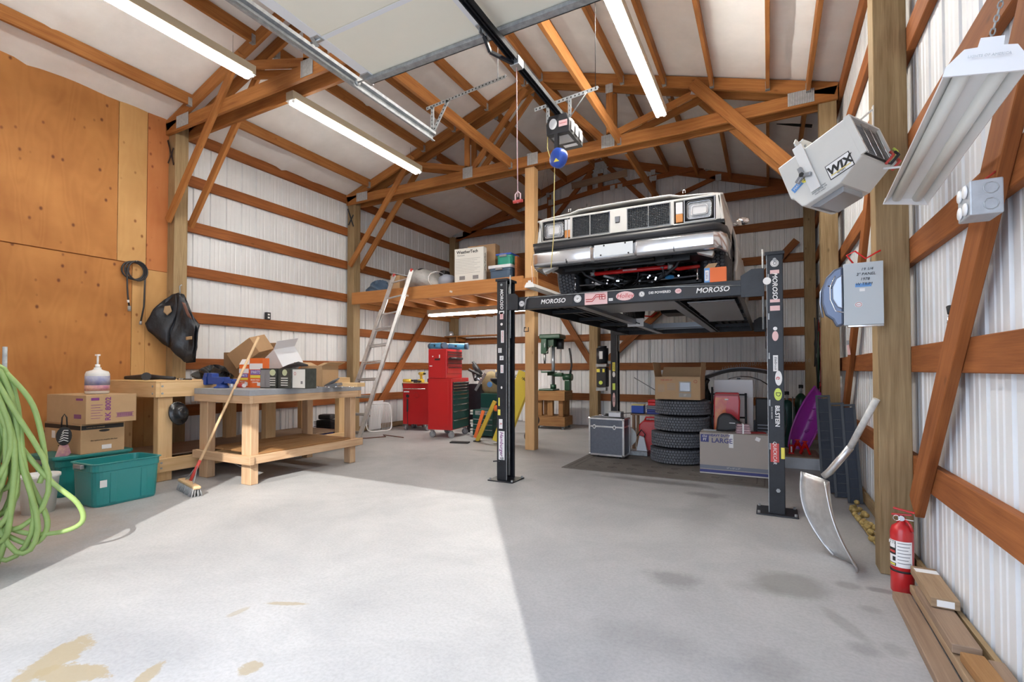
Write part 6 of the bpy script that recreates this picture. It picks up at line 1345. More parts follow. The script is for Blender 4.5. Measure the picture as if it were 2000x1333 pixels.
def drill(x, y, rz, lab, stand=False):
    t = thing('cordless_drill', lab, 'drill', (x, y, .919), rz)
    if stand: MB().bx(-.035, .035, -.05, .05, 0, .05, 'black_plastic').build('battery', None, t, bevel=.005); MB().box((0, 0, .10), (.03, .045, .11), (R(8), 0, 0), 'drill_yellow').build('grip', None, t, bevel=.006); MB().cyl((-.06, 0, .17), (.09, 0, .17), .032, 12, 'drill_yellow').cyl((.09, 0, .17), (.14, 0, .17), .018, 12, 'dark').build('motor', None, t)
    else: MB().cyl((-.10, 0, .035), (.06, 0, .035), .032, 12, 'drill_yellow').cyl((.06, 0, .035), (.11, 0, .035), .018, 12, 'dark').build('motor', None, t); MB().box((-.05, .07, .025), (.035, .12, .03), None, 'black_plastic').box((-.05, .14, .03), (.08, .04, .06), None, 'black_plastic').build('grip', None, t, bevel=.004)
drill(-6.18, 7.38, R(20), 'yellow and black cordless drill lying at the left of the red cart top'); drill(-5.96, 7.50, R(-20), 'yellow cordless drill standing upright on the red cart', True); drill(-5.90, 7.40, R(160), 'yellow and black cordless drill lying at the front of the red cart top')
t = thing('battery_charger', 'black battery charger with looping cable on the right of the red cart', 'charger', (-5.80, 7.62, .919)); MB().bx(-.07, .07, -.05, .05, 0, .07, 'black_plastic').build('body', None, t, bevel=.008); MB().tube([(-.04, 0, .06), (-.06, 0, .18), (.0, 0, .24), (.06, 0, .2), (.05, 0, .06)], .006, 6, 'black_plastic').build('cable', None, t)
FJ = thing('floor_jack', 'low red floor jack with a long black handle beside the red cart', 'jack', (-6.52, 7.86, .0), R(-12)); MB().bx(-.08, .30, -.10, .10, .03, .09, 'red').build('frame', None, FJ, bevel=.01)
for x in (-.06, .28):
    for yy in (-.1, .1): MB().cyl((x, yy - .02, .035), (x, yy + .02, .035), .035, 14, 'steel_bar').build('wheel', None, FJ)
MB().cyl((.02, 0, .09), (-.26, 0, .88), .014, 10, 'black_steel').build('handle', None, FJ); MB().bx(-.04, .04, -.05, .05, .09, .3, 'black_steel').build('pump', None, FJ)
# green stacked tool case
GC = thing('green_tool_case', 'dark green stacked mechanic tool case with opened lid beside the red cabinet', 'tool case', (-4.36, 7.30, 0), R(0))
for k, (z0, z1) in enumerate(((.03, .14), (.145, .23), (.235, .32))):
    f = MB().bx(-.20, .20, -.14, .14, z0, z1, 'tool_green').build('drawer', None, GC, bevel=.004); MB().bx(-.19, .19, -.15, -.14, z1 - .016, z1 - .006, 'galv').build('drawer_rail', None, f); MB().cyl((-.02, -.145, (z0 + z1) / 2 - .01), (-.02, -.14, (z0 + z1) / 2 - .01), .012, 10, 'chrome').build('knob', None, f)
MB().bx(-.20, .20, -.14, .14, .325, .47, 'tool_green').build('top_box', None, GC, bevel=.006); MB().bx(-.15, .17, -.144, -.14, .385, .455, 'galv').build('name_plate', None, GC); text('lettering', 'MASTERCRAFT', .03, 'ink_black', GC, (.01, -.1445, .42))
MB().cyl((-.0, -.147, .35), (0, -.14, .35), .014, 12, 'chrome').build('lock', None, GC); MB().box((0, .15, .60), (.40, .012, .26), (R(-12), 0, 0), 'drip_grey').build('lid', None, GC, bevel=.004); MB().bx(-.20, .22, .12, .30, .0, .74, 'tool_green').build('rear_case', None, GC, bevel=.006)
for z in (.11, .26, .43): MB().bx(-.26, -.20, -.13, -.02, z, z + .03, 'box_pale').bx(-.26, -.20, -.13, -.02, z - .045, z - .015, 'box_pale').build('paper_bins', None, GC)
MB().bx(-.245, -.205, -.13, 0, .17, .21, 'white').build('white_cup', None, GC)
t = thing('canvas_tool_bag', 'tan canvas tool bag with a blue round badge standing behind the green case', 'tool bag', (-4.40, 7.64, .742)); M('canvas_tan', (.33, .25, .13), .8, nz=(8, .3))
MB().lathe([(.16, 0), (.20, .06), (.21, .3), (.15, .40), (.10, .42)], (0, 0, 0), 18, 'canvas_tan', sx=1.2, sy=.8).build('bag_body', None, t); MB().cyl((.0, -.165, .16), (0, -.18, .16), .05, 16, 'sticker_blue').build('badge', None, t); MB().bx(-.13, .08, -.12, -.08, .36, .43, 'box_pale').build('flap', None, t); MB().beam((-.28, -.2, .05), (-.06, -.22, .36), .02, .045, mat='drip_grey').build('aluminium_level', None, t)
t = thing('miter_tools', 'jumble of black power tools behind the red top chest', 'power tool', (-4.82, 7.72, 0)); MB().bx(-.16, .14, -.1, .1, .0, .9, 'black_steel').build('tool_stand', None, t)
rt = random.Random(9)
for k in range(7): MB().tube([(rt.uniform(-.16, .0), rt.uniform(-.08, .08), 1.32 - k * .05), (rt.uniform(-.02, .16), rt.uniform(-.08, .08), 1.1 - k * .03)], rt.uniform(.025, .055), 8, rt.choice(['black_plastic', 'steel_bar', 'black_plastic'])).build('tool_part', None, t)
for k in range(3): MB().cyl((.12 + k * .03, -.1, 1.02 - k * .05), (.18 + k * .03, -.13, .98 - k * .05), .02, 10, 'chrome').build('chuck', None, t)
t = thing('floor_stand', 'black round topped shop stool behind the front left lift column', 'stool', (-4.06, 7.28, 0)); MB().lathe([(.0001, 0), (.03, 0), (.03, .9)], (0, 0, 0), 10, 'black_steel').build('pole', None, t); MB().lathe([(.04, .88), (.14, .94), (.19, .99), (.19, 1.02), (.0001, 1.03)], (0, 0, 0), 24, 'black_steel').build('seat', None, t)
for a in (30, 150, 270): MB().tube([(0, 0, .12), (.22 * math.cos(R(a)), .22 * math.sin(R(a)), .01)], .012, 6, 'black_steel').build('foot', None, t)
t = thing('yellow_planer', 'grey machine with yellow handle sitting on the round stool', 'power tool', (-4.06, 7.28, 1.032)); MB().bx(-.08, .08, -.08, .08, 0, .10, 'steel_bar').build('body', None, t, bevel=.02); MB().tube([(-.06, 0, .1), (-.06, 0, .17), (.04, 0, .18)], .012, 6, 'drill_yellow').build('handle', None, t)
# yellow work stand / saw box leaning + orange straps
YS = thing('yellow_work_stand', 'tall yellow carton and folded stand leaning behind the front left lift column', 'work stand', (-3.62, 6.72, 0)); M('yellow', (.80, .62, .05), .45); M('yellow_dark', (.52, .36, .03), .5)
# leaning slab: bottom further left, top right
ta = Vector((-.16, 0, .02)); tb = Vector((.26, .10, 1.12)); 
MB().beam(ta, tb, .10, .24, up=(-1, 0, .4), mat='yellow').build('carton', None, YS, bevel=.004)
MB().beam(ta + Vector((.135, .05, -.0)), tb + Vector((.135, .05, 0)), .06, .03, up=(-1, 0, .4), mat='yellow_dark').build('carton_edge', None, YS)
text('lettering', 'DeWALT', .062, 'ink_black', YS, (.22, .035, 1.03), (.94, 0, -.28), (.28, 0, .94), bold=.0015); 
for k in range(3): MB().beam(ta.lerp(tb, .6 - k * .15) + Vector((-.05 + k * .02, -.054, 0)), ta.lerp(tb, .72 - k * .15) + Vector((-.05 + k * .02, -.056, 0)), .002, .006, mat='ink_black').build('print_line', None, YS)
MB().tube([(-.62, .05, .03), (-.40, .05, .40), (-.2, .05, .74)], .02, 6, 'orange_card').build('orange_leg', None, YS) if False else None
t = thing('folding_stand', 'yellow and orange folding stand legs left of the front left lift column', 'work stand', (-4.10, 6.70, 0)); MB().beam((-.08, 0, .012), (.22, .05, .66), .045, .06, mat='yellow_dark').build('leg', None, t); MB().beam((-.14, .03, .06), (.0, .06, .50), .035, .05, mat='orange_card').build('orange_leg', None, t); MB().bx(-.14, -.04, -.03, .04, 0, .015, 'dark').build('foot', None, t)
MB().cyl((.22, .05, .55), (.30, .06, .55), .05, 12, 'orange_card').build('hub', None, t)
for k, (x, z) in enumerate(((-3.33, .36), (-3.38, .10))):
    t = thing('stand_wheel', ('upper', 'lower')[k] + ' dark wheel of the folded stand behind the lift column', 'wheel', (x, 7.02, z)); MB().lathe([(.0001, -.03), (.06, -.03), (.1, -.02), (.1, .02), (.06, .03), (.0001, .03)], (0, 0, 0), 18, 'rubber', (R(70), 0, R(20))).build('tyre', None, t); MB().cyl((0, -.04, 0), (0, .03, 0), .04, 12, 'galv').build('hub', None, t); MB().beam((0, .02, -z + .01), (0, .02, 0), .02, .02, mat='black_steel').build('axle_post', None, t)
t = tag(MB().box((-4.35, 6.45, .012), (.30, .12, .02), (0, 0, .3), 'dark').build('rubber_mat', None), 'small flat black rubber piece lying on the floor left of the lift', 'rubber piece')

# ================================================================== DRILL PRESS ON ITS STAND
DS = thing('drill_press_stand', 'wooden wheeled stand under the green drill press', 'stand', (-3.82, 9.02, 0), R(4))
for z0, z1 in ((.06, .24), (.56, .73)):
    bar('side_board', DS, -.31, .31, -.26, -.22, z0, z1, 'brown_lumber'); bar('side_board', DS, -.31, .31, .22, .26, z0, z1, 'brown_lumber'); bar('side_board', DS, .27, .31, -.219, .219, z0, z1, 'brown_lumber'); bar('side_board', DS, -.31, -.27, -.219, .219, z0, z1, 'brown_lumber')
bar('top_board', DS, -.31, .31, -.26, .26, .731, .745, 'brown_lumber'); bar('bottom_board', DS, -.26, .26, -.21, .21, .24, .255, 'brown_lumber')
for x in (-.265, .17):
    for y0 in (-.218, .13): bar('leg', DS, x, x + .09, y0, y0 + .09, .256, .73, 'brown_lumber')
bar('leg', DS, -.06, .05, -.218, -.13, .256, .73, 'brown_lumber')
for x in (-.26, .26):
    for yy in (-.2, .2): caster(DS, x, yy, .025)
DP = thing('drill_press', 'dark green bench drill press standing on the wooden stand', 'drill press', (-3.86, 9.02, .746), R(4))
M('press_green', (.012, .055, .028), .35)
MB().bx(-.22, .10, -.20, .18, 0, .035, 'press_green').build('base', None, DP, bevel=.015); MB().cyl((.0, .08, .03), (0, .08, .95), .035, 16, 'steel_bar').cyl((0, .08, .03), (0, .08, .12), .06, 16, 'press_green').build('column', None, DP)
MB().bx(-.22, .22, -.16, .24, 1.04, 1.13, 'press_green').build('belt_cover', None, DP, bevel=.02); MB().bx(-.19, -.07, -.14, .0, .74, 1.04, 'press_green').bx(-.08, .06, -.06, .14, .88, 1.04, 'press_green').build('head', None, DP, bevel=.012)
MB().cyl((-.13, -.07, .60), (-.13, -.07, .74), .028, 12, 'galv').cyl((-.13, -.07, .54), (-.13, -.07, .6), .02, 10, 'dark').build('chuck', None, DP); MB().cyl((.12, .17, .84), (.12, .17, 1.04), .075, 16, 'black_steel').build('motor', None, DP)
MB().lathe([(.0001, 0), (.13, 0), (.135, .015), (.13, .025), (.0001, .025)], (-.08, -.04, .36), 22, 'press_green').bx(-.1, .06, .0, .14, .30, .37, 'press_green').build('table', None, DP); MB().bx(.02, .22, -.02, .1, .28, .36, 'press_green').build('table_arm', None, DP, bevel=.02)
for a in (0, 120, 240): MB().tube([(-.05, -.05, .86), (-.04 + .11 * math.cos(R(a + 20)), -.16, .86 + .11 * math.sin(R(a + 20)))], .006, 6, 'chrome').build('feed_handle', None, DP)
MB().bx(-.192, -.19, -.12, -.03, .88, .98, 'sticker_white').build('name_plate', None, DP); MB().cyl((-.10, -.145, .86), (-.10, -.14, .96), .012, 8, 'galv').build('depth_rod', None, DP)
t = thing('grinder', 'dark bench tool with dangling cords right of the green drill press', 'power tool', (-3.56, 9.10, .746)); MB().bx(-.05, .07, -.05, .05, 0, .22, 'press_green').build('base', None, t, bevel=.02); MB().cyl((-.08, 0, .27), (.1, 0, .27), .07, 16, 'press_green').build('motor', None, t); MB().tube([(.05, 0, .3), (.09, 0, .5), (.07, 0, .7), (.05, -.02, .85)], .02, 7, 'black_plastic').build('cord', None, t)

# ================================================================== MAT, FLIGHT CASE, TYRES, BOXES
M('carpet', (.17, .155, .14), .95, nz=(5, .2), bump=(50, .6)); M('carpet_dark', (.10, .09, .08), .95)
RG = thing('floor_rug', 'worn patterned grey rug under the tyres and boxes', 'rug', (-2.19, 5.40, 0))
MB().bx(0, 2.20, 0, 1.25, .0, .008, 'carpet').build('rug_base', None, RG)
m = MB()
for a in (.05, .12): 
    for (x0, x1, y0, y1) in ((a, 2.2 - a, a, a + .012), (a, 2.2 - a, 1.25 - a - .012, 1.25 - a), (a, a + .012, a, 1.25 - a), (2.2 - a - .012, 2.2 - a, a, 1.25 - a)): m.bx(x0, x1, y0, y1, .008, .0095)
for k in range(16):
    cx, cy = .3 + (k % 8) * .23, .25 + (k // 8) * .25
    m.tube([(cx + .07 * math.cos(q * .7) * (1 - q * .07), cy + .05 * math.sin(q * .7) * (1 - q * .07), .009) for q in range(10)], .004, 4)
o = m.build('woven_pattern', 'carpet_dark', RG); o['kind'] = 'stuff'
M('case_grey', (.12, .135, .17), .5, nz=(30, .2))
FC = thing('flight_case', 'dark grey flight case with bright metal edges on the rug', 'case', (-1.895, 6.38, .0085), R(-2))
w, d, h0, h1 = .46, .26, .035, .51
MB().bx(-w / 2, w / 2, -d / 2, d / 2, h0, h1 - .105, 'case_grey').build('body', None, FC); MB().bx(-w / 2, w / 2, -d / 2, d / 2, h1 - .10, h1, 'case_grey').build('lid', None, FC)
m = MB(); e = .011
for z0 in (h0, h1): 
    m.beam((-w / 2, -d / 2, z0), (w / 2, -d / 2, z0), e * 2, e * 2).beam((-w / 2, d / 2, z0), (w / 2, d / 2, z0), e * 2, e * 2).beam((-w / 2, -d / 2, z0), (-w / 2, d / 2, z0), e * 2, e * 2).beam((w / 2, -d / 2, z0), (w / 2, d / 2, z0), e * 2, e * 2)
for x in (-w / 2, w / 2):
    for yy in (-d / 2, d / 2): m.beam((x, yy, h0), (x, yy, h1), e * 2, e * 2)
m.build('metal_edging', 'aluminium', FC); MB().bx(-w / 2 - .003, w / 2 + .003, -d / 2 - .004, d / 2 + .004, h1 - .115, h1 - .095, 'aluminium').build('middle_band', None, FC)
for x in (-.165, .11): MB().prism([(.022 * math.cos(q * .6), .03 * math.sin(q * .6)) for q in range(10)], -.008, (x, -d / 2 - .004, h1 - .11), mat='white').bx(x - .006, x + .006, -d / 2 - .016, -d / 2 - .01, h1 - .125, h1 - .095, 'dark').build('latch', None, FC)
for x in (-.15, .15): MB().bx(x - .02, x + .02, -d / 2 + .01, d / 2 - .01, 0, h0 - .01, 'dark').build('foot', None, FC)
for x in (-w / 2, w / 2):
    for z_ in (h0, h1): MB().box((x, -d / 2, z_), (.035, .03, .035), None, 'chrome').build('corner', None, FC, bevel=.01)
t = thing('switch_box', 'small grey metal switch box sitting on the flight case', 'box', (-1.81, 6.40, .533), R(-4)); MB().bx(-.085, .085, -.06, .06, 0, .075, 'galv').build('body', None, t, bevel=.004); MB().bx(-.08, .08, -.062, -.06, .01, .06, 'carton_white').build('front_plate', None, t)
MB().tube([(.08, .02, .05), (.2, .05, .06), (.34, .12, .05)], .006, 6, 'black_plastic').build('cable', None, t); 
t = thing('small_tool', 'small shiny tool lying left of the switch box on the flight case', 'tool', (-2.0, 6.42, .535)); MB().cyl((-.06, 0, .012), (.04, 0, .012), .01, 8, 'chrome').box((.06, 0, .02), (.04, .03, .035), None, 'dark').build('tool_body', None, t)
def tyre_stack(c, n):
    for k in range(n):
        ox, oy = ((-.0, 0), (.015, -.005), (.05, .01), (.06, .015))[k]
        z0 = .0085 + .198 * k
        t = thing('tyre', ('bottom', 'second lowest', 'third', 'top')[k] + ' tyre of the stack of four beside the flight case' + ('' if k < 3 else ', under the brown box'), 'tyre', (c[0] + ox, c[1] + oy, z0 + .098), group='stack of tyres on the rug')
        m = MB(); m.lathe([(.19, -.07), (.205, -.088), (.27, -.095), (.300, -.085), (.318, -.07), (.318, .07), (.300, .085), (.27, .095), (.205, .088), (.19, .07), (.18, .0), (.19, -.07)], (0, 0, 0), 44, 'rubber'); m.build('carcass', None, t)
        m = MB(); tread(m, .324, .22, (0, 0, 0), (0, 0, 0), 60, 5); m.build('tread', None, t)['kind'] = 'stuff'
tyre_stack((-1.03, 6.44), 4)
M('box_print', (.36, .34, .30), .7)
t = carton('moving_box', 'open brown cardboard box on top of the tyre stack', (-.98, 6.35, .805), (.53, .40, .275), R(-1), 'cardboard', open_=1, flaps=(0, 42, 82, 86), ang=80)
for o in t.children:
    pass
MB().bx(.02, .16, -.2025, -.2, .09, .22, 'box_print').bx(.02, .16, -.2025, -.2, .03, .08, 'box_print').build('print_panel', None, t); MB().bx(.035, .145, -.2032, -.2, .105, .205, 'drip_grey').build('print_inner', None, t)
text('lettering', 'THIS SIDE UP', .024, 'ink_red', t, (-.13, -.2012, .235)); text('lettering', '27', .03, 'box_pale', t, (.09, -.2045, .055))
for k in range(6): MB().bx(-.23, -.15, -.2012, -.2, .17 - k * .015, .174 - k * .015, 'box_print').bx(-.12, -.02, -.2012, -.2, .19 - k * .015, .194 - k * .015, 'box_print').build('print_line', None, t)
MB().tube([(.21 + .018 * math.cos(q * .7), -.202, .22 + .018 * math.sin(q * .7)) for q in range(9)], .002, 4, 'ink_red', closed=True).build('round_mark', None, t)
M('box_grey', (.42, .38, .345), .8, nz=(2, .06)); M('band_grey', (.20, .22, .27), .7); M('band_blue', (.06, .07, .22), .7)
t = thing('moving_box', 'large sealed moving box marked HEAVY DUTY LARGE on the rug', 'box', (-.352, 6.01, .0085), R(1)); w, d, h = .69, .33, .455
MB().bx(-w / 2, w / 2, -d / 2, d / 2, 0, h, 'box_grey').build('body', None, t, bevel=.003); y = -d / 2 - .0012
MB().bx(-w / 2, w / 2, y, y + .0012, .055, .095, 'band_grey').build('grey_band', None, t); MB().bx(-w / 2, w / 2, y, y + .0012, .015, .045, 'band_blue').build('blue_band', None, t)
MB().bx(-w / 2, w / 2, y, y + .0012, .002, .010, 'box_pale').build('white_band', None, t)
text('lettering', '27" x 15" x 17"', .022, 'box_pale', t, (0, y - .0003, .075)); text('lettering', 'HEAVY DUTY', .036, 'band_blue', t, (-.14, y, .427), bold=.0012); text('lettering', 'LARGE', .072, 'band_blue', t, (-.115, y, .37), bold=.0012)
MB().bx(-.335, -.25, y, y + .0012, .35, .435, 'band_blue').build('logo_square', None, t, bevel=.0); text('lettering', 'CU', .035, 'box_pale', t, (-.292, y - .0004, .412), bold=.001); text('lettering', 'FT', .035, 'box_pale', t, (-.292, y - .0004, .375), bold=.001)
MB().bx(-.045, .0, y - .0006, y, .30, .45, 'sticker_white').build('clear_tape', None, t); MB().box((.24, y, .41), (.045, .001, .04), (0, .4, 0), 'sticker_white').build('torn_tape', None, t); MB().bx(-w / 2, w / 2, -.03, .03, h, h + .001, 'box_pale').build('seam_tape', None, t)
# things on the large box
S_ = thing('seat_cushion', 'black moulded seat back resting on the large moving box', 'cushion', (-.42, 6.02, .465), R(-8)); m = MB(); m.prism([(-.12, .0), (-.10, .16), (-.05, .21), (.03, .20), (.08, .15), (.22, .05), (.22, .0), (.1, .02), (0, -.0)], .12, (0, .08, 0), mat='black_plastic'); m.build('shell', None, S_, bevel=.025, recalc=True); MB().bx(.03, .09, -.045, -.04, .10, .107, 'white').build('mark', None, S_)
M('towel_pink', (.55, .38, .42), .9, nz=(18, .35))
t = thing('folded_cloth', 'stack of folded pink and grey striped cloths on the moving box', 'cloth', (-.255, 5.93, .465), R(8))
for k in range(4): MB().bx(-.075 + k * .003, .075 - k * .004, -.05, .05, k * .026, k * .026 + .024, 'towel_pink').build('fold', None, t, bevel=.010)
MB().bx(-.012, .004, -.052, .052, -.0, .108, 'white').build('strap', None, t)
t = tag(MB().box((-.12, 6.0, .475), (.16, .1, .012), (0, 0, .3), 'red_dark').box((-.05, 6.04, .472), (.14, .06, .01), (0, 0, -.2), 'steel_bar').build('work_glove', None), 'dark red glove lying flat at the right of the moving box top', 'glove')
t = tag(MB().box((-.60, 6.0, .475), (.14, .03, .015), (0, 0, -.15), 'galv').build('file_tool', None), 'thin silver tool lying at the left of the moving box top', 'tool')
# white cabinet board, red panel, hand truck behind
t = thing('white_cabinet', 'tall white cabinet standing behind the red painted panel', 'cabinet', (-.40, 6.88, 0)); MB().bx(-.235, .225, -.08, .12, 0, 1.04, 'carton_white').build('body', None, t, bevel=.006); MB().bx(-.235, .225, -.083, -.08, .82, .826, 'drip_grey').build('seam', None, t)
MB().bx(.04, .05, -.09, -.08, .42, .60, 'drip_grey').build('handle', None, t)
M('flame', (.72, .30, .03), .3, nz=(3.2, .2), col2=(.55, .03, .02), coat=.4); M('flame_red', (.55, .03, .04), .3, coat=.4)
t = thing('painted_tank', 'red and yellow painted metal case strapped to the hand truck', 'case', (-.455, 6.46, .33), R(2)); MB().prism([(-.145, 0), (.13, .0), (.15, .46), (.135, .56), (-.13, .56), (-.145, .46)], .14, (0, .07, 0), mat='flame_red').build('shell', None, t, bevel=.015, recalc=True)
MB().prism([(-.14, .02), (.0, .02), (.02, .2), (-.01, .35), (.01, .50), (-.125, .50)], .004, (0, -.068, 0), mat='flame').build('painted_flame', None, t, recalc=True); MB().bx(-.13, .135, -.075, -.07, .52, .545, 'red_dark').build('handle', None, t); MB().bx(-.02, .02, -.078, -.07, .47, .485, 'sticker_white').build('badge', None, t)
HT2 = thing('hand_truck', 'black hand truck holding the painted case behind the moving box', 'hand truck', (-.45, 6.575, .0)); 
for x in (-.18, .20): MB().cyl((x, 0, .06), (x, 0, .88 if x > 0 else .95), .013, 8, 'black_steel').build('rail', None, HT2); MB().lathe([(.0001, -.03), (.05, -.03), (.1, -.02), (.1, .02), (.05, .03), (.0001, .03)], (x * 1.15, .05, .1), 18, 'rubber', (0, R(90), 0)).build('wheel', None, HT2)
for z in (.30, .58, .86): MB().cyl((-.2, 0, z), (.2, 0, z), .010, 8, 'black_steel').build('crossbar', None, HT2)
MB().bx(-.2, .2, -.20, 0, .31, .318, 'black_steel').bx(-.2, .2, -.20, .0, .01, .02, 'black_steel').build('toe_plate', None, HT2)
# dark car parts behind
t = thing('wheel_liner', 'large dark plastic wheel liner leaning behind the white cabinet', 'car part', (-.2, 7.2, 0))
rows = []
for i in range(13):
    a = R(150 - i * 14); rows.append([(.50 * math.cos(a) - .10, yy + .05 * math.sin(a * 3), max(.01, .50 + .58 * math.sin(a))) for yy in (-.12, .0, .12)])
m = MB(); m.grid(rows); m.build('liner', 'black_plastic', t, solid=.008); MB().bx(-.30, .20, -.02, .02, 0, .50, 'steel_bar').build('backing', None, t)
t = thing('fender_sheet', 'grey metal fender panel lying above the white cabinet with a chain on it', 'car part', (-.35, 7.02, 1.06)); m = MB(); m.grid([[(-.5 + 1.0 * i / 10, -.10 + .2 * j / 3, .10 * math.sin(i * .35) + .012 * i - .05 * j / 3 - .02) for i in range(11)] for j in range(4)]); m.build('panel', 'steel_bar', t, solid=.006); MB().bx(-.02, .02, .0, .04, -1.06, .0, 'black_steel').build('support_leg', None, t)
o = chain('chain', (-.2, -.1, .11), (.55, .3, .28), t, .03); o['kind'] = 'stuff'
t = thing('engine_part', 'dark greasy engine part and brackets right of the tyre stack', 'car part', (-.80, 7.08, 0)); MB().bx(-.1, .1, -.1, .1, 0, .72, 'under_black').build('lower_block', None, t, bevel=.02)
for k in range(6): MB().tube([(rt.uniform(-.12, .1), rt.uniform(-.1, .1), .72 + rt.random() * .1), (rt.uniform(-.12, .1), rt.uniform(-.1, .1), .85 + rt.random() * .2)], rt.uniform(.02, .04), 7, rt.choice(['under_black', 'steel_bar', 'under_black'])).build('bracket', None, t)
t = thing('black_crate', 'black case standing at the right of the white cabinet', 'case', (-.02, 7.0, 0)); MB().bx(-.13, .12, -.1, .1, 0, .80, 'black_plastic').build('shell', None, t, bevel=.01)
for k in range(5): MB().bx(-.11, .10, -.104, -.1, .30 + k * .04, .315 + k * .04, 'steel_bar').build('slot', None, t)
# between case and tyres
t = thing('chop_saw', 'grey abrasive saw with round white disc standing behind the flight case', 'saw', (-1.66, 6.68, 0.0085)); MB().bx(-.10, .22, -.1, .1, .0, .06, 'galv').build('base', None, t, bevel=.006); MB().cyl((-.08, -.03, .24), (-.08, -.0, .24), .14, 28, 'bottle_white').build('disc', None, t); MB().prism([(.06, .06), (.2, .06), (.16, .24), (.10, .26)], .05, (0, .02, 0), mat='carton_white').build('guard', None, t, recalc=True); MB().tube([(.05, 0, .24), (.12, 0, .34), (.17, 0, .28), (.12, 0, .1)], .008, 6, 'dark').build('cord', None, t)
t = thing('gas_can', 'red plastic fuel can between the flight case and the tyres', 'fuel can', (-1.42, 6.86, .0085), R(5)); m = MB(); m.prism([(-.17, 0), (.15, 0), (.17, .05), (.17, .40), (.10, .46), (-.12, .46), (-.18, .40), (-.18, .05)], .2, (0, .1, 0), mat='red'); m.build('can_body', None, t, bevel=.02, recalc=True); MB().tube([(-.10, -.05, .46), (-.09, -.05, .50), (.06, -.05, .50), (.08, -.05, .46)], .015, 8, 'red').build('handle', None, t); MB().cyl((.1, 0, .45), (.1, 0, .50), .03, 12, 'dark').build('cap', None, t)
stackx = [('shelf_crate', 'low wooden crate under the stacked tool cases', 'crate', .62, .42, 'grey_lumber', -1.40, 0), ]
RKb = thing('low_table', 'low dark table behind the fuel can carrying tool cases', 'table', (-1.42, 7.25, 0)); bar('table_top', RKb, -.38, .36, -.12, .2, .50, .52, 'grey_lumber'); 
for x in (-.36, .31):
    for y0 in (-.11, .15): bar('leg', RKb, x, x + .04, y0, y0 + .04, 0, .50, 'grey_lumber')
for nm, lab, x, z, w, h, mt in (('tool_case', 'dark blue tool case low in the pile left of the tyres', .0, .521, .30, .07, 'ink_blue'), ('tool_case', 'pale grey blue flat case in the middle of the pile left of the tyres', .02, .592, .36, .055, 'band_grey'), ('tool_case', 'red plastic tool case near the top of the pile left of the tyres', .04, .648, .34, .085, 'red_gloss'), ('cleaner_box', 'yellow green box on top of the pile left of the tyres', .10, .734, .24, .09, 'sticker_green')):
    t = thing(nm, lab, 'box' if nm == 'cleaner_box' else 'tool case', (-1.42 + x, 7.22, z)); MB().bx(-w / 2, w / 2, -.08, .08, 0, h * .55, mt).build('lower_shell', None, t, bevel=.008); MB().bx(-w / 2, w / 2, -.08, .08, h * .56, h, mt).build('upper_shell', None, t, bevel=.008)
t = thing('tool_case', 'bright blue box left of the red tool case in the pile', 'tool case', (-1.70, 7.2, .521)); MB().bx(-.09, .09, -.07, .07, 0, .12, 'reel_blue').build('body', None, t, bevel=.008); MB().bx(-.09, .09, -.07, .07, .121, .135, 'cord_yellow').build('lid', None, t)
tag(MB().cyl((-1.75, 7.15, 1.05), (-1.36, 7.1, .83), .006, 8, 'drip_grey').build('thin_rod', None), 'thin metal rod sticking up at an angle left of the tyre stack', 'rod')

# ================================================================== RIGHT CORNER
def cylinder_(x, y, r, h, mat, label):
    t = thing('gas_cylinder', label, 'gas cylinder', (x, y, 0)); MB().lathe([(r * .9, 0), (r, .02), (r, h * .82), (r * .85, h * .92), (r * .35, h * .98), (.0001, h)], (0, 0, 0), 22, mat).build('bottle', None, t); MB().cyl((0, 0, h - .02), (0, 0, h + .08), .02, 10, 'galv').cyl((-.03, 0, h + .09), (.03, 0, h + .09), .028, 12, 'dark').build('valve', None, t); return t
cylinder_(.43, 8.55, .085, .82, 'press_green', 'green welding gas cylinder in the far right corner'); cylinder_(.24, 8.45, .10, .72, 'tool_green', 'dark gas cylinder left of the green one in the far right corner')
tag(MB().cyl((.30, 8.0, .0), (.30, 8.0, .78), .008, 8, 'drip_grey').build('thin_rod', None), 'thin grey rod standing in front of the gas cylinders', 'rod')
M('sled_purple', (.40, .04, .40), .3)
SLD = thing('plastic_sled', 'purple plastic snow sled leaning beside the right wall post', 'sled', (.46, 7.35, -.047), rot=(0, 0, 0))
rows = []
for i in range(15):
    s_ = i / 14; z = .13 + .80 * s_; cx = -.17 + .30 * s_; w = .12 * math.sin(math.pi * (.12 + .8 * s_)) ** .6
    rows.append([(cx + w * math.cos(R(a)), .09 * (1 - abs(math.cos(R(a)))) * 1 + .12 * s_, z - .10 * math.cos(R(a)) * .7) for a in range(0, 181, 20)])
m = MB(); m.grid(rows); m.build('hull', 'sled_purple', SLD, solid=.008)
m = MB(); m.tube([r_[0] for r_ in rows], .014, 6, 'sled_purple').tube([r_[-1] for r_ in rows], .014, 6, 'sled_purple'); m.build('rim', None, SLD)
for k in range(4): MB().tube([(-.10 + k * .05, .05 + .03 * k, .25 + k * .15), (.0 + k * .05, .09 + .03 * k, .30 + k * .14)], .012, 6, 'sled_purple').build('moulded_rib', None, SLD)
MB().tube([(-.06, .0, .15), (-.02, -.02, .20), (.0, 0, .15)], .004, 5, 'galv').build('rope_loop', None, SLD)
WBx = thing('wooden_step', 'pale grey wooden step box on the floor holding red jacks', 'step box', (.32, 7.0, 0), R(2)); M('pale_paint', (.55, .58, .62), .6, nz=(5, .15))
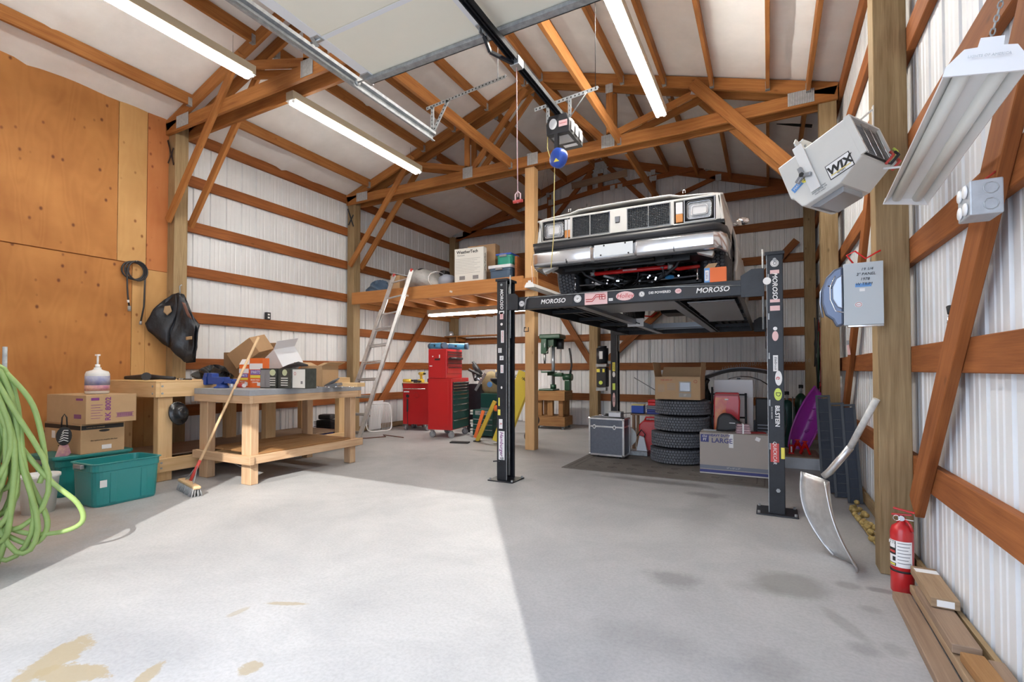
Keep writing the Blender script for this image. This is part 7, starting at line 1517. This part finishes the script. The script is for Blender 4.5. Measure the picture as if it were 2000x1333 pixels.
MB().bx(-.22, .20, -.36, -.34, 0, .13, 'pale_paint').build('front_board', None, WBx); MB().bx(.18, .20, -.339, .25, 0, .13, 'pale_paint').bx(-.22, -.20, -.339, .25, 0, .13, 'pale_paint').build('side_board', None, WBx) if False else MB().bx(.18, .20, -.339, .25, 0, .13, 'pale_paint').build('side_board', None, WBx)
MB().bx(-.22, -.20, -.339, .25, 0, .13, 'pale_paint').build('side_board', None, WBx); MB().bx(-.22, .205, -.365, .25, .131, .146, 'grey_lumber').build('top_board', None, WBx)
def bottle_jack(x, y, lab, h=.16, kind=0):
    t = thing('bottle_jack' if kind == 0 else 'jack_stand', lab, 'jack', (x, y, .147))
    if kind == 0: MB().cyl((0, 0, 0), (0, 0, h * .65), .026, 14, 'red_gloss').cyl((0, 0, h * .65), (0, 0, h), .012, 10, 'galv').bx(-.03, .03, -.03, .03, 0, .015, 'red_gloss').bx(-.008, .008, -.028, -.026, .02, .09, 'sticker_white').build('jack_body', None, t)
    else:
        for a in (45, 135, 225, 315): MB().beam((.07 * math.cos(R(a)), .07 * math.sin(R(a)), .005), (.015 * math.cos(R(a)), .015 * math.sin(R(a)), h * .8), .014, .02, mat='red_gloss').build('leg', None, t)
        MB().cyl((0, 0, h * .5), (0, 0, h), .018, 12, 'red_gloss').bx(-.03, .03, -.015, .015, h, h + .012, 'red_gloss').build('post', None, t)
    return t
bottle_jack(.235, 6.82, 'small red bottle jack at the left on the wooden step', .17); bottle_jack(.38, 6.84, 'red jack stand at the front of the wooden step', .15, 1); bottle_jack(.31, 7.02, 'second red jack stand at the back of the wooden step', .14, 1)
# cords and tools hanging by the far right post
t = thing('cord_tangle', 'tangle of green and black cords and tools hanging by the right wall post', 'cords', (.655, 8.35, 0))
for k in range(14):
    x = rt.uniform(-.05, .04); yy = rt.uniform(-.25, .25); z0 = 1.95 - rt.random() * .3; z1 = .75 + rt.random() * .6
    MB().tube([(x, yy, z0), (x + rt.uniform(-.03, .02), yy + .05, (z0 + z1) / 2), (x, yy + .08, z1), (x + .01, yy + .1, (z0 + z1) / 2)], rt.uniform(.006, .012), 6, rt.choice(['press_green', 'dark', 'black_plastic', 'dark', 'red_dark'])).build('cord', None, t)
for k in range(6): MB().box((rt.uniform(-.04, .03), rt.uniform(-.2, .2), rt.uniform(.9, 1.7)), (.03, .05, .06), (rt.random(), 0, 0), rt.choice(['galv', 'sticker_red', 'press_green'])).build('plug', None, t)
MB().beam((.04, -.3, 1.98), (.04, .3, 1.98), .02, .04, mat='galv').build('hook_rail', None, t)
tag(chain('long_chain', (-.45, 9.60, 1.245), (.62, 9.42, 1.32), None, .035), 'rusty chain strung along the far wall girt behind the right lift column', 'chain')['kind'] = 'x'
del bpy.data.objects['long_chain']['kind']
# black shutters
M('panel_dark', (.028, .036, .055), .6, spec=.3)
for k, (x, y, z1, w, lab) in enumerate(((.495, 5.45, .90, .10, 'black framed panel leaning nearest the post, leftmost of three'), (.585, 5.30, .84, .10, 'dark blue grey shutter panel in the middle of the three'), (.655, 5.12, .84, .09, 'dark shutter panel rightmost of three, behind the shovel shaft'))):
    t = thing('shutter_panel', lab, 'panel', (x, y, 0), rot=(R(-9), R(-3), R(-6)), group=None)
    MB().bx(-w / 2, w / 2, -.012, .012, 0.01, z1, 'panel_dark').build('panel_face', None, t, bevel=.003)
    for s_ in (-1, 1): MB().bx(s_ * w / 2 - .01, s_ * w / 2 + .01, -.02, .02, 0.01, z1 + .03, 'black_steel').build('edge_rail', None, t)
    for q in range(9): MB().bx(-w / 2 + .012, w / 2 - .012, -.016, -.012, .05 + q * (z1 - .1) / 9, .056 + q * (z1 - .1) / 9, 'black_steel').build('louvre_line', None, t)
    MB().bx(-w / 2, w / 2, -.014, .014, z1 + .01, z1 + .03, 'black_steel').build('top_rail', None, t)
# shovel: grain scoop
SV = thing('grain_scoop', 'large aluminium scoop shovel with taped handle leaning on the foreground post', 'shovel', (0, 0, 0))
hs_ = [Vector((.30, 3.62, .50)), Vector((.33, 3.60, .535)), Vector((.37, 3.58, .60)), Vector((.43, 3.54, .70)), Vector((.545, 3.44, 1.0))]
M('tape_white', (.60, .59, .56), .6, nz=(30, .3))
MB().tube(hs_[:4], [.020, .022, .022, .021], 12, 'aluminium').build('socket', None, SV); MB().tube([hs_[3], hs_[4]], .0185, 12, 'tape_white').build('handle', None, SV)
rows = []; tipp = Vector((.435, 3.50, .012)); top_ = Vector((.265, 3.60, .49))
for i in range(13):
    s_ = i / 12; c = top_.lerp(tipp, s_); w = .085 + .045 * math.sin(math.pi * min(1, s_ * .7 + .1)) if s_ < .93 else .085
    c = c + Vector((-.06 * math.sin(math.pi * s_ * .9), 0, 0))
    side = Vector((.35, -.94, 0)); nn = Vector((-.94, -.35, .25)).normalized(); row = []
    for q in range(-6, 7):
        u = q / 6; row.append(c + side * (u * w * 1.5) - nn * (.085 * (1 - u * u)) * (1 - .35 * s_) + nn * .03)
    rows.append(row)
m = MB(); m.grid(rows); m.build('scoop_blade', 'aluminium', SV, solid=.004); MB().tube([Vector(r_[0]) for r_ in rows], .006, 6, 'aluminium').tube([Vector(r_[-1]) for r_ in rows], .006, 6, 'aluminium').build('rolled_edge', None, SV)
# fire extinguisher
FE = thing('fire_extinguisher', 'red fire extinguisher with printed label standing by the foreground post', 'fire extinguisher', (.612, 3.235, 0), R(-12))
MB().lathe([(.045, 0), (.05, .008), (.05, .105), (.0485, .11), (.0485, .125), (.05, .13), (.05, .315), (.042, .342), (.02, .36), (.018, .372), (.0001, .372)], (0, 0, 0), 28, 'red').build('cylinder', None, FE)
MB().lathe([(.051, .112), (.051, .122)], (0, 0, 0), 28, 'dark').build('dark_band', None, FE)
m = MB(); m.lathe([(.0506, .14), (.0506, .275)], (0, 0, 0), 40, 'white'); 
# keep only the front-facing arc of the label
lab_m = MB(); A0_, A1_ = R(195), R(325); P0 = []; 
for k in range(15): a = A0_ + (A1_ - A0_) * k / 14; P0.append((.0508 * math.cos(a), .0508 * math.sin(a)))
lab_m.grid([[(p[0], p[1], .14) for p in P0], [(p[0], p[1], .275) for p in P0]]); lb = lab_m.build('label', 'white', FE)
def arcquad(a0, a1, z0, z1, mat, r=.0514):
    mm = MB(); mm.grid([[(r * math.cos(R(a0 + (a1 - a0) * k / 4)), r * math.sin(R(a0 + (a1 - a0) * k / 4)), z) for k in range(5)] for z in (z0, z1)]); return mm.build('print_block', mat, lb)
arcquad(197, 242, .20, .272, 'ink_black'); arcquad(200, 238, .235, .255, 'white', .0517); arcquad(200, 238, .21, .222, 'sticker_red', .0517); arcquad(197, 242, .143, .158, 'ink_black'); arcquad(200, 238, .146, .155, 'sticker_yellow', .0517); arcquad(222, 240, .168, .19, 'ink_black', .0516)
for k in range(7): arcquad(250, 318 - (k % 3) * 8, .262 - k * .017, .266 - k * .017, 'drip_grey')
text('lettering', 'FIRE', .022, 'white', lb, (.0522 * math.cos(R(220)), .0522 * math.sin(R(220)), .262), (math.sin(R(40)), -math.cos(R(40)), 0), ez, bold=.0005)
MB().cyl((0, 0, .372), (0, 0, .40), .012, 10, 'chrome').cyl((0, -.02, .39), (0, -.026, .39), .014, 12, 'chrome').build('valve', None, FE); MB().box((.0, -.0, .405), (.085, .02, .008), (0, -.1, 0), 'red').box((.01, 0, .428), (.09, .022, .008), (0, .15, 0), 'red').build('handle', None, FE, bevel=.003)
MB().tube([(-.02 + .014 * math.cos(q * .6), -.03, .39 + .014 * math.sin(q * .6)) for q in range(11)], .002, 5, 'chrome', closed=True).build('pull_ring', None, FE); MB().tube([(.01, -.01, .39), (.035, -.02, .36), (.045, -.03, .33)], .007, 8, 'red').build('hose', None, FE)
MB().cyl((.0, -.015, .385), (.05, -.02, .385), .0025, 5, 'white').build('seal_tie', None, FE)
# chrome bumper piece in its box
CP = thing('headlamp_bezel', 'large chrome car trim piece in a pale box with marker writing, on the post', 'car part', (.50, 3.40, 1.60), rot=(0, 0, R(-4)))
M('box_bluegrey', (.50, .55, .58), .55)
MB().bx(-.11, .075, -.04, .03, -.175, .18, 'box_bluegrey').build('box_side', None, CP, bevel=.003) ; 
M('chrome_blue', (.13, .16, .23), .34, .6); M('chrome_soft', (.34, .38, .46), .28, .85)
m = MB(); m.prism([(-.11, -.172), (-.145, -.185), (-.165, -.14), (-.20, -.11), (-.218, -.04), (-.218, .04), (-.195, .11), (-.155, .155), (-.11, .172)], .05, (0, .015, 0), mat='chrome_blue'); m.build('chrome_shell', None, CP, bevel=.012, recalc=True)
m = MB(); m.prism([(-.08, -.08), (-.105, -.07), (-.13, -.02), (-.13, .05), (-.11, .10), (-.08, .12)], .012, (-.035, -.036, 0), mat='chrome_soft'); m.build('chrome_bulge', None, CP, bevel=.012, recalc=True)
MB().tube([(-.11, -.038, -.10), (-.15, -.038, -.09), (-.175, -.038, -.02), (-.175, -.038, .05), (-.15, -.038, .115)], .004, 6, 'chrome').tube([(-.19, -.03, .045), (-.135, -.038, .05), (-.185, -.036, .06)], .004, 6, 'dark').build('ridge', None, CP)
MB().tube([(-.212, -.01, -.12), (-.225, -.0, -.04), (-.222, 0, .03), (-.19, -.0, .10)], .006, 8, 'chrome_soft').build('outer_rim', None, CP)
for k, s_ in enumerate(('19 1/4', '2" PANEL', '1978', 'W TRIM')): text('lettering', s_, .022, 'ink_black', CP, (-.0 - .005 * k, -.0412, .14 - k * .028), shear=.2)
MB().bx(-.055, .02, -.0412, -.04, .04, .06, 'sticker_blue').build('blue_tape', None, CP); MB().bx(-.035, -.01, -.0412, -.04, .015, .032, 'sticker_white').build('white_tag', None, CP)
o = sticker(CP, (-.04, -.0402, -.06), exx, ez, .036, .03, 'sticker_white', 'bad', 'ink_red', size=.012, round_=True, ring='ink_red')
MB().tube([(-.06, .02, .19), (-.09, .02, .24), (-.05, .02, .26), (.0, .02, .21), (.05, .02, .24), (.07, .02, .25)], .005, 6, 'red_gloss').build('red_hook', None, CP)
MB().bx(-.09, .075, -.03, .03, -.185, -.176, 'lens').build('bottom_bag', None, CP)
# nut string / seed pods on the floor along the wall
t = thing('garland', 'yellow brown knotted garland lying along the wall between the posts', 'garland', (0, 0, 0))
M('pod', (.42, .30, .10), .6, nz=(20, .5))
for k in range(34):
    s_ = k / 33; p = Vector((.60, 4.9, .03)).lerp(Vector((.64, 3.66, .03)), s_) + Vector((rt.uniform(-.03, .03), 0, rt.uniform(0, .05)))
    MB().lathe([(.0001, -.02), (.018, -.012), (.022, 0), (.015, .014), (.0001, .022)], p, 8, 'pod', (rt.random() * 3, rt.random() * 3, 0)).build('pod', None, t)
MB().tube([(.58, 4.8, .02), (.60, 4.2, .03), (.62, 3.66, .02)], .008, 6, 'pod').build('string', None, t)
# pink pliers, bits on girt
t = thing('pliers', 'small pliers with pink grips on the girt behind the foreground post', 'pliers', (.655, 5.35, 1.305)); MB().beam((0, 0, 0), (-.01, .02, .09), .01, .015, mat='sticker_pink').beam((0, .03, 0), (-.01, .02, .09), .01, .015, mat='sticker_pink').beam((-.01, .02, .09), (-.01, .02, .13), .01, .02, mat='galv').build('pliers_body', None, t)
# planks in the foreground
pk = [((.585, 3.12, .02), (.565, 2.05, .02), .075, .038, 'grey_lumber', 'lowest plank on the floor at the left edge of the lumber pile'),
      ((.665, 3.14, .06), (.645, 1.9, .06), .085, .038, 'worn_plank', 'long brown plank second from the left of the lumber pile'),
      ((.70, 3.0, .02), (.70, 1.9, .02), .08, .038, 'grey_lumber', 'plank on the floor under the middle of the lumber pile'),
      ((.665, 3.02, .101), (.655, 2.45, .101), .09, .036, 'grey_lumber', 'plank in the second layer under the frosted short plank'),
      ((.685, 3.18, .142), (.675, 2.78, .142), .10, .042, 'worn_plank', 'short plank with a white painted end on top of the lumber pile'),
      ((.655, 2.40, .101), (.675, 1.8, .101), .07, .036, 'brown_lumber', 'orange brown plank near the bottom right corner of the pile'),
      ((.715, 2.38, .101), (.705, 1.8, .101), .045, .036, 'grey_lumber', 'rough grey plank nearest the wall at the bottom right')]
for a, b_, w, h, mt, lab in pk:
    t = thing('lumber_plank', lab, 'plank', a, group=None); a = Vector(a); b_ = Vector(b_)
    MB().beam((0, 0, 0), b_ - a, w, h, mat=mt).build('timber', None, t, bevel=.004)
    if 'white painted' in lab: MB().box((b_ - a) + Vector((-.0, -.001, 0)), (.06, .003, .028), None, 'white').build('white_paint', None, t); MB().box(Vector((0, -.06, .0215)), (.09, .05, .001), None, 'white').build('white_paint', None, t)
tag(MB().bx(.535, .60, 2.60, 2.66, .0, .03, 'cardboard').build('wood_offcut', None), 'tiny wood offcut by the base of the lumber pile', 'wood piece') if False else None
# hook on pale post, red cable on loft etc.
tag(MB().tube([(-3.13, 6.355, 1.78), (-3.13, 6.30, 1.78), (-3.13, 6.29, 1.72), (-3.06, 6.29, 1.72), (-3.06, 6.29, 1.78)], .007, 6).build('wall_hook', 'black_steel'), 'black double hook screwed into the pale square post', 'hook')
tag(MB().tube([(-2.25, 9.62, 2.35), (-2.15, 9.60, 2.22), (-2.0, 9.6, 2.2), (-1.9, 9.62, 2.28)], .015, 6).build('red_cable', 'red_gloss'), 'red cable hanging against the far wall beneath the car', 'cable')
for k, (x0, z0) in enumerate(((GL + .17, 4.12), (GL + .17, 4.12))):
    y = (3.36, 6.34)[k]
    t = thing('strap_cross', ('black crossed steel straps at the top of the post beside the plywood', 'black crossed steel straps at the top of the loft corner post')[k], 'strap', (x0, y, 3.9)); MB().beam((-.14, -.012, .18), (.0, -.012, -.16), .004, .025, mat='black_steel').build('strap', None, t); MB().beam((-.0, -.016, .05), (-.12, -.016, -.12), .004, .025, mat='black_steel').build('strap', None, t)
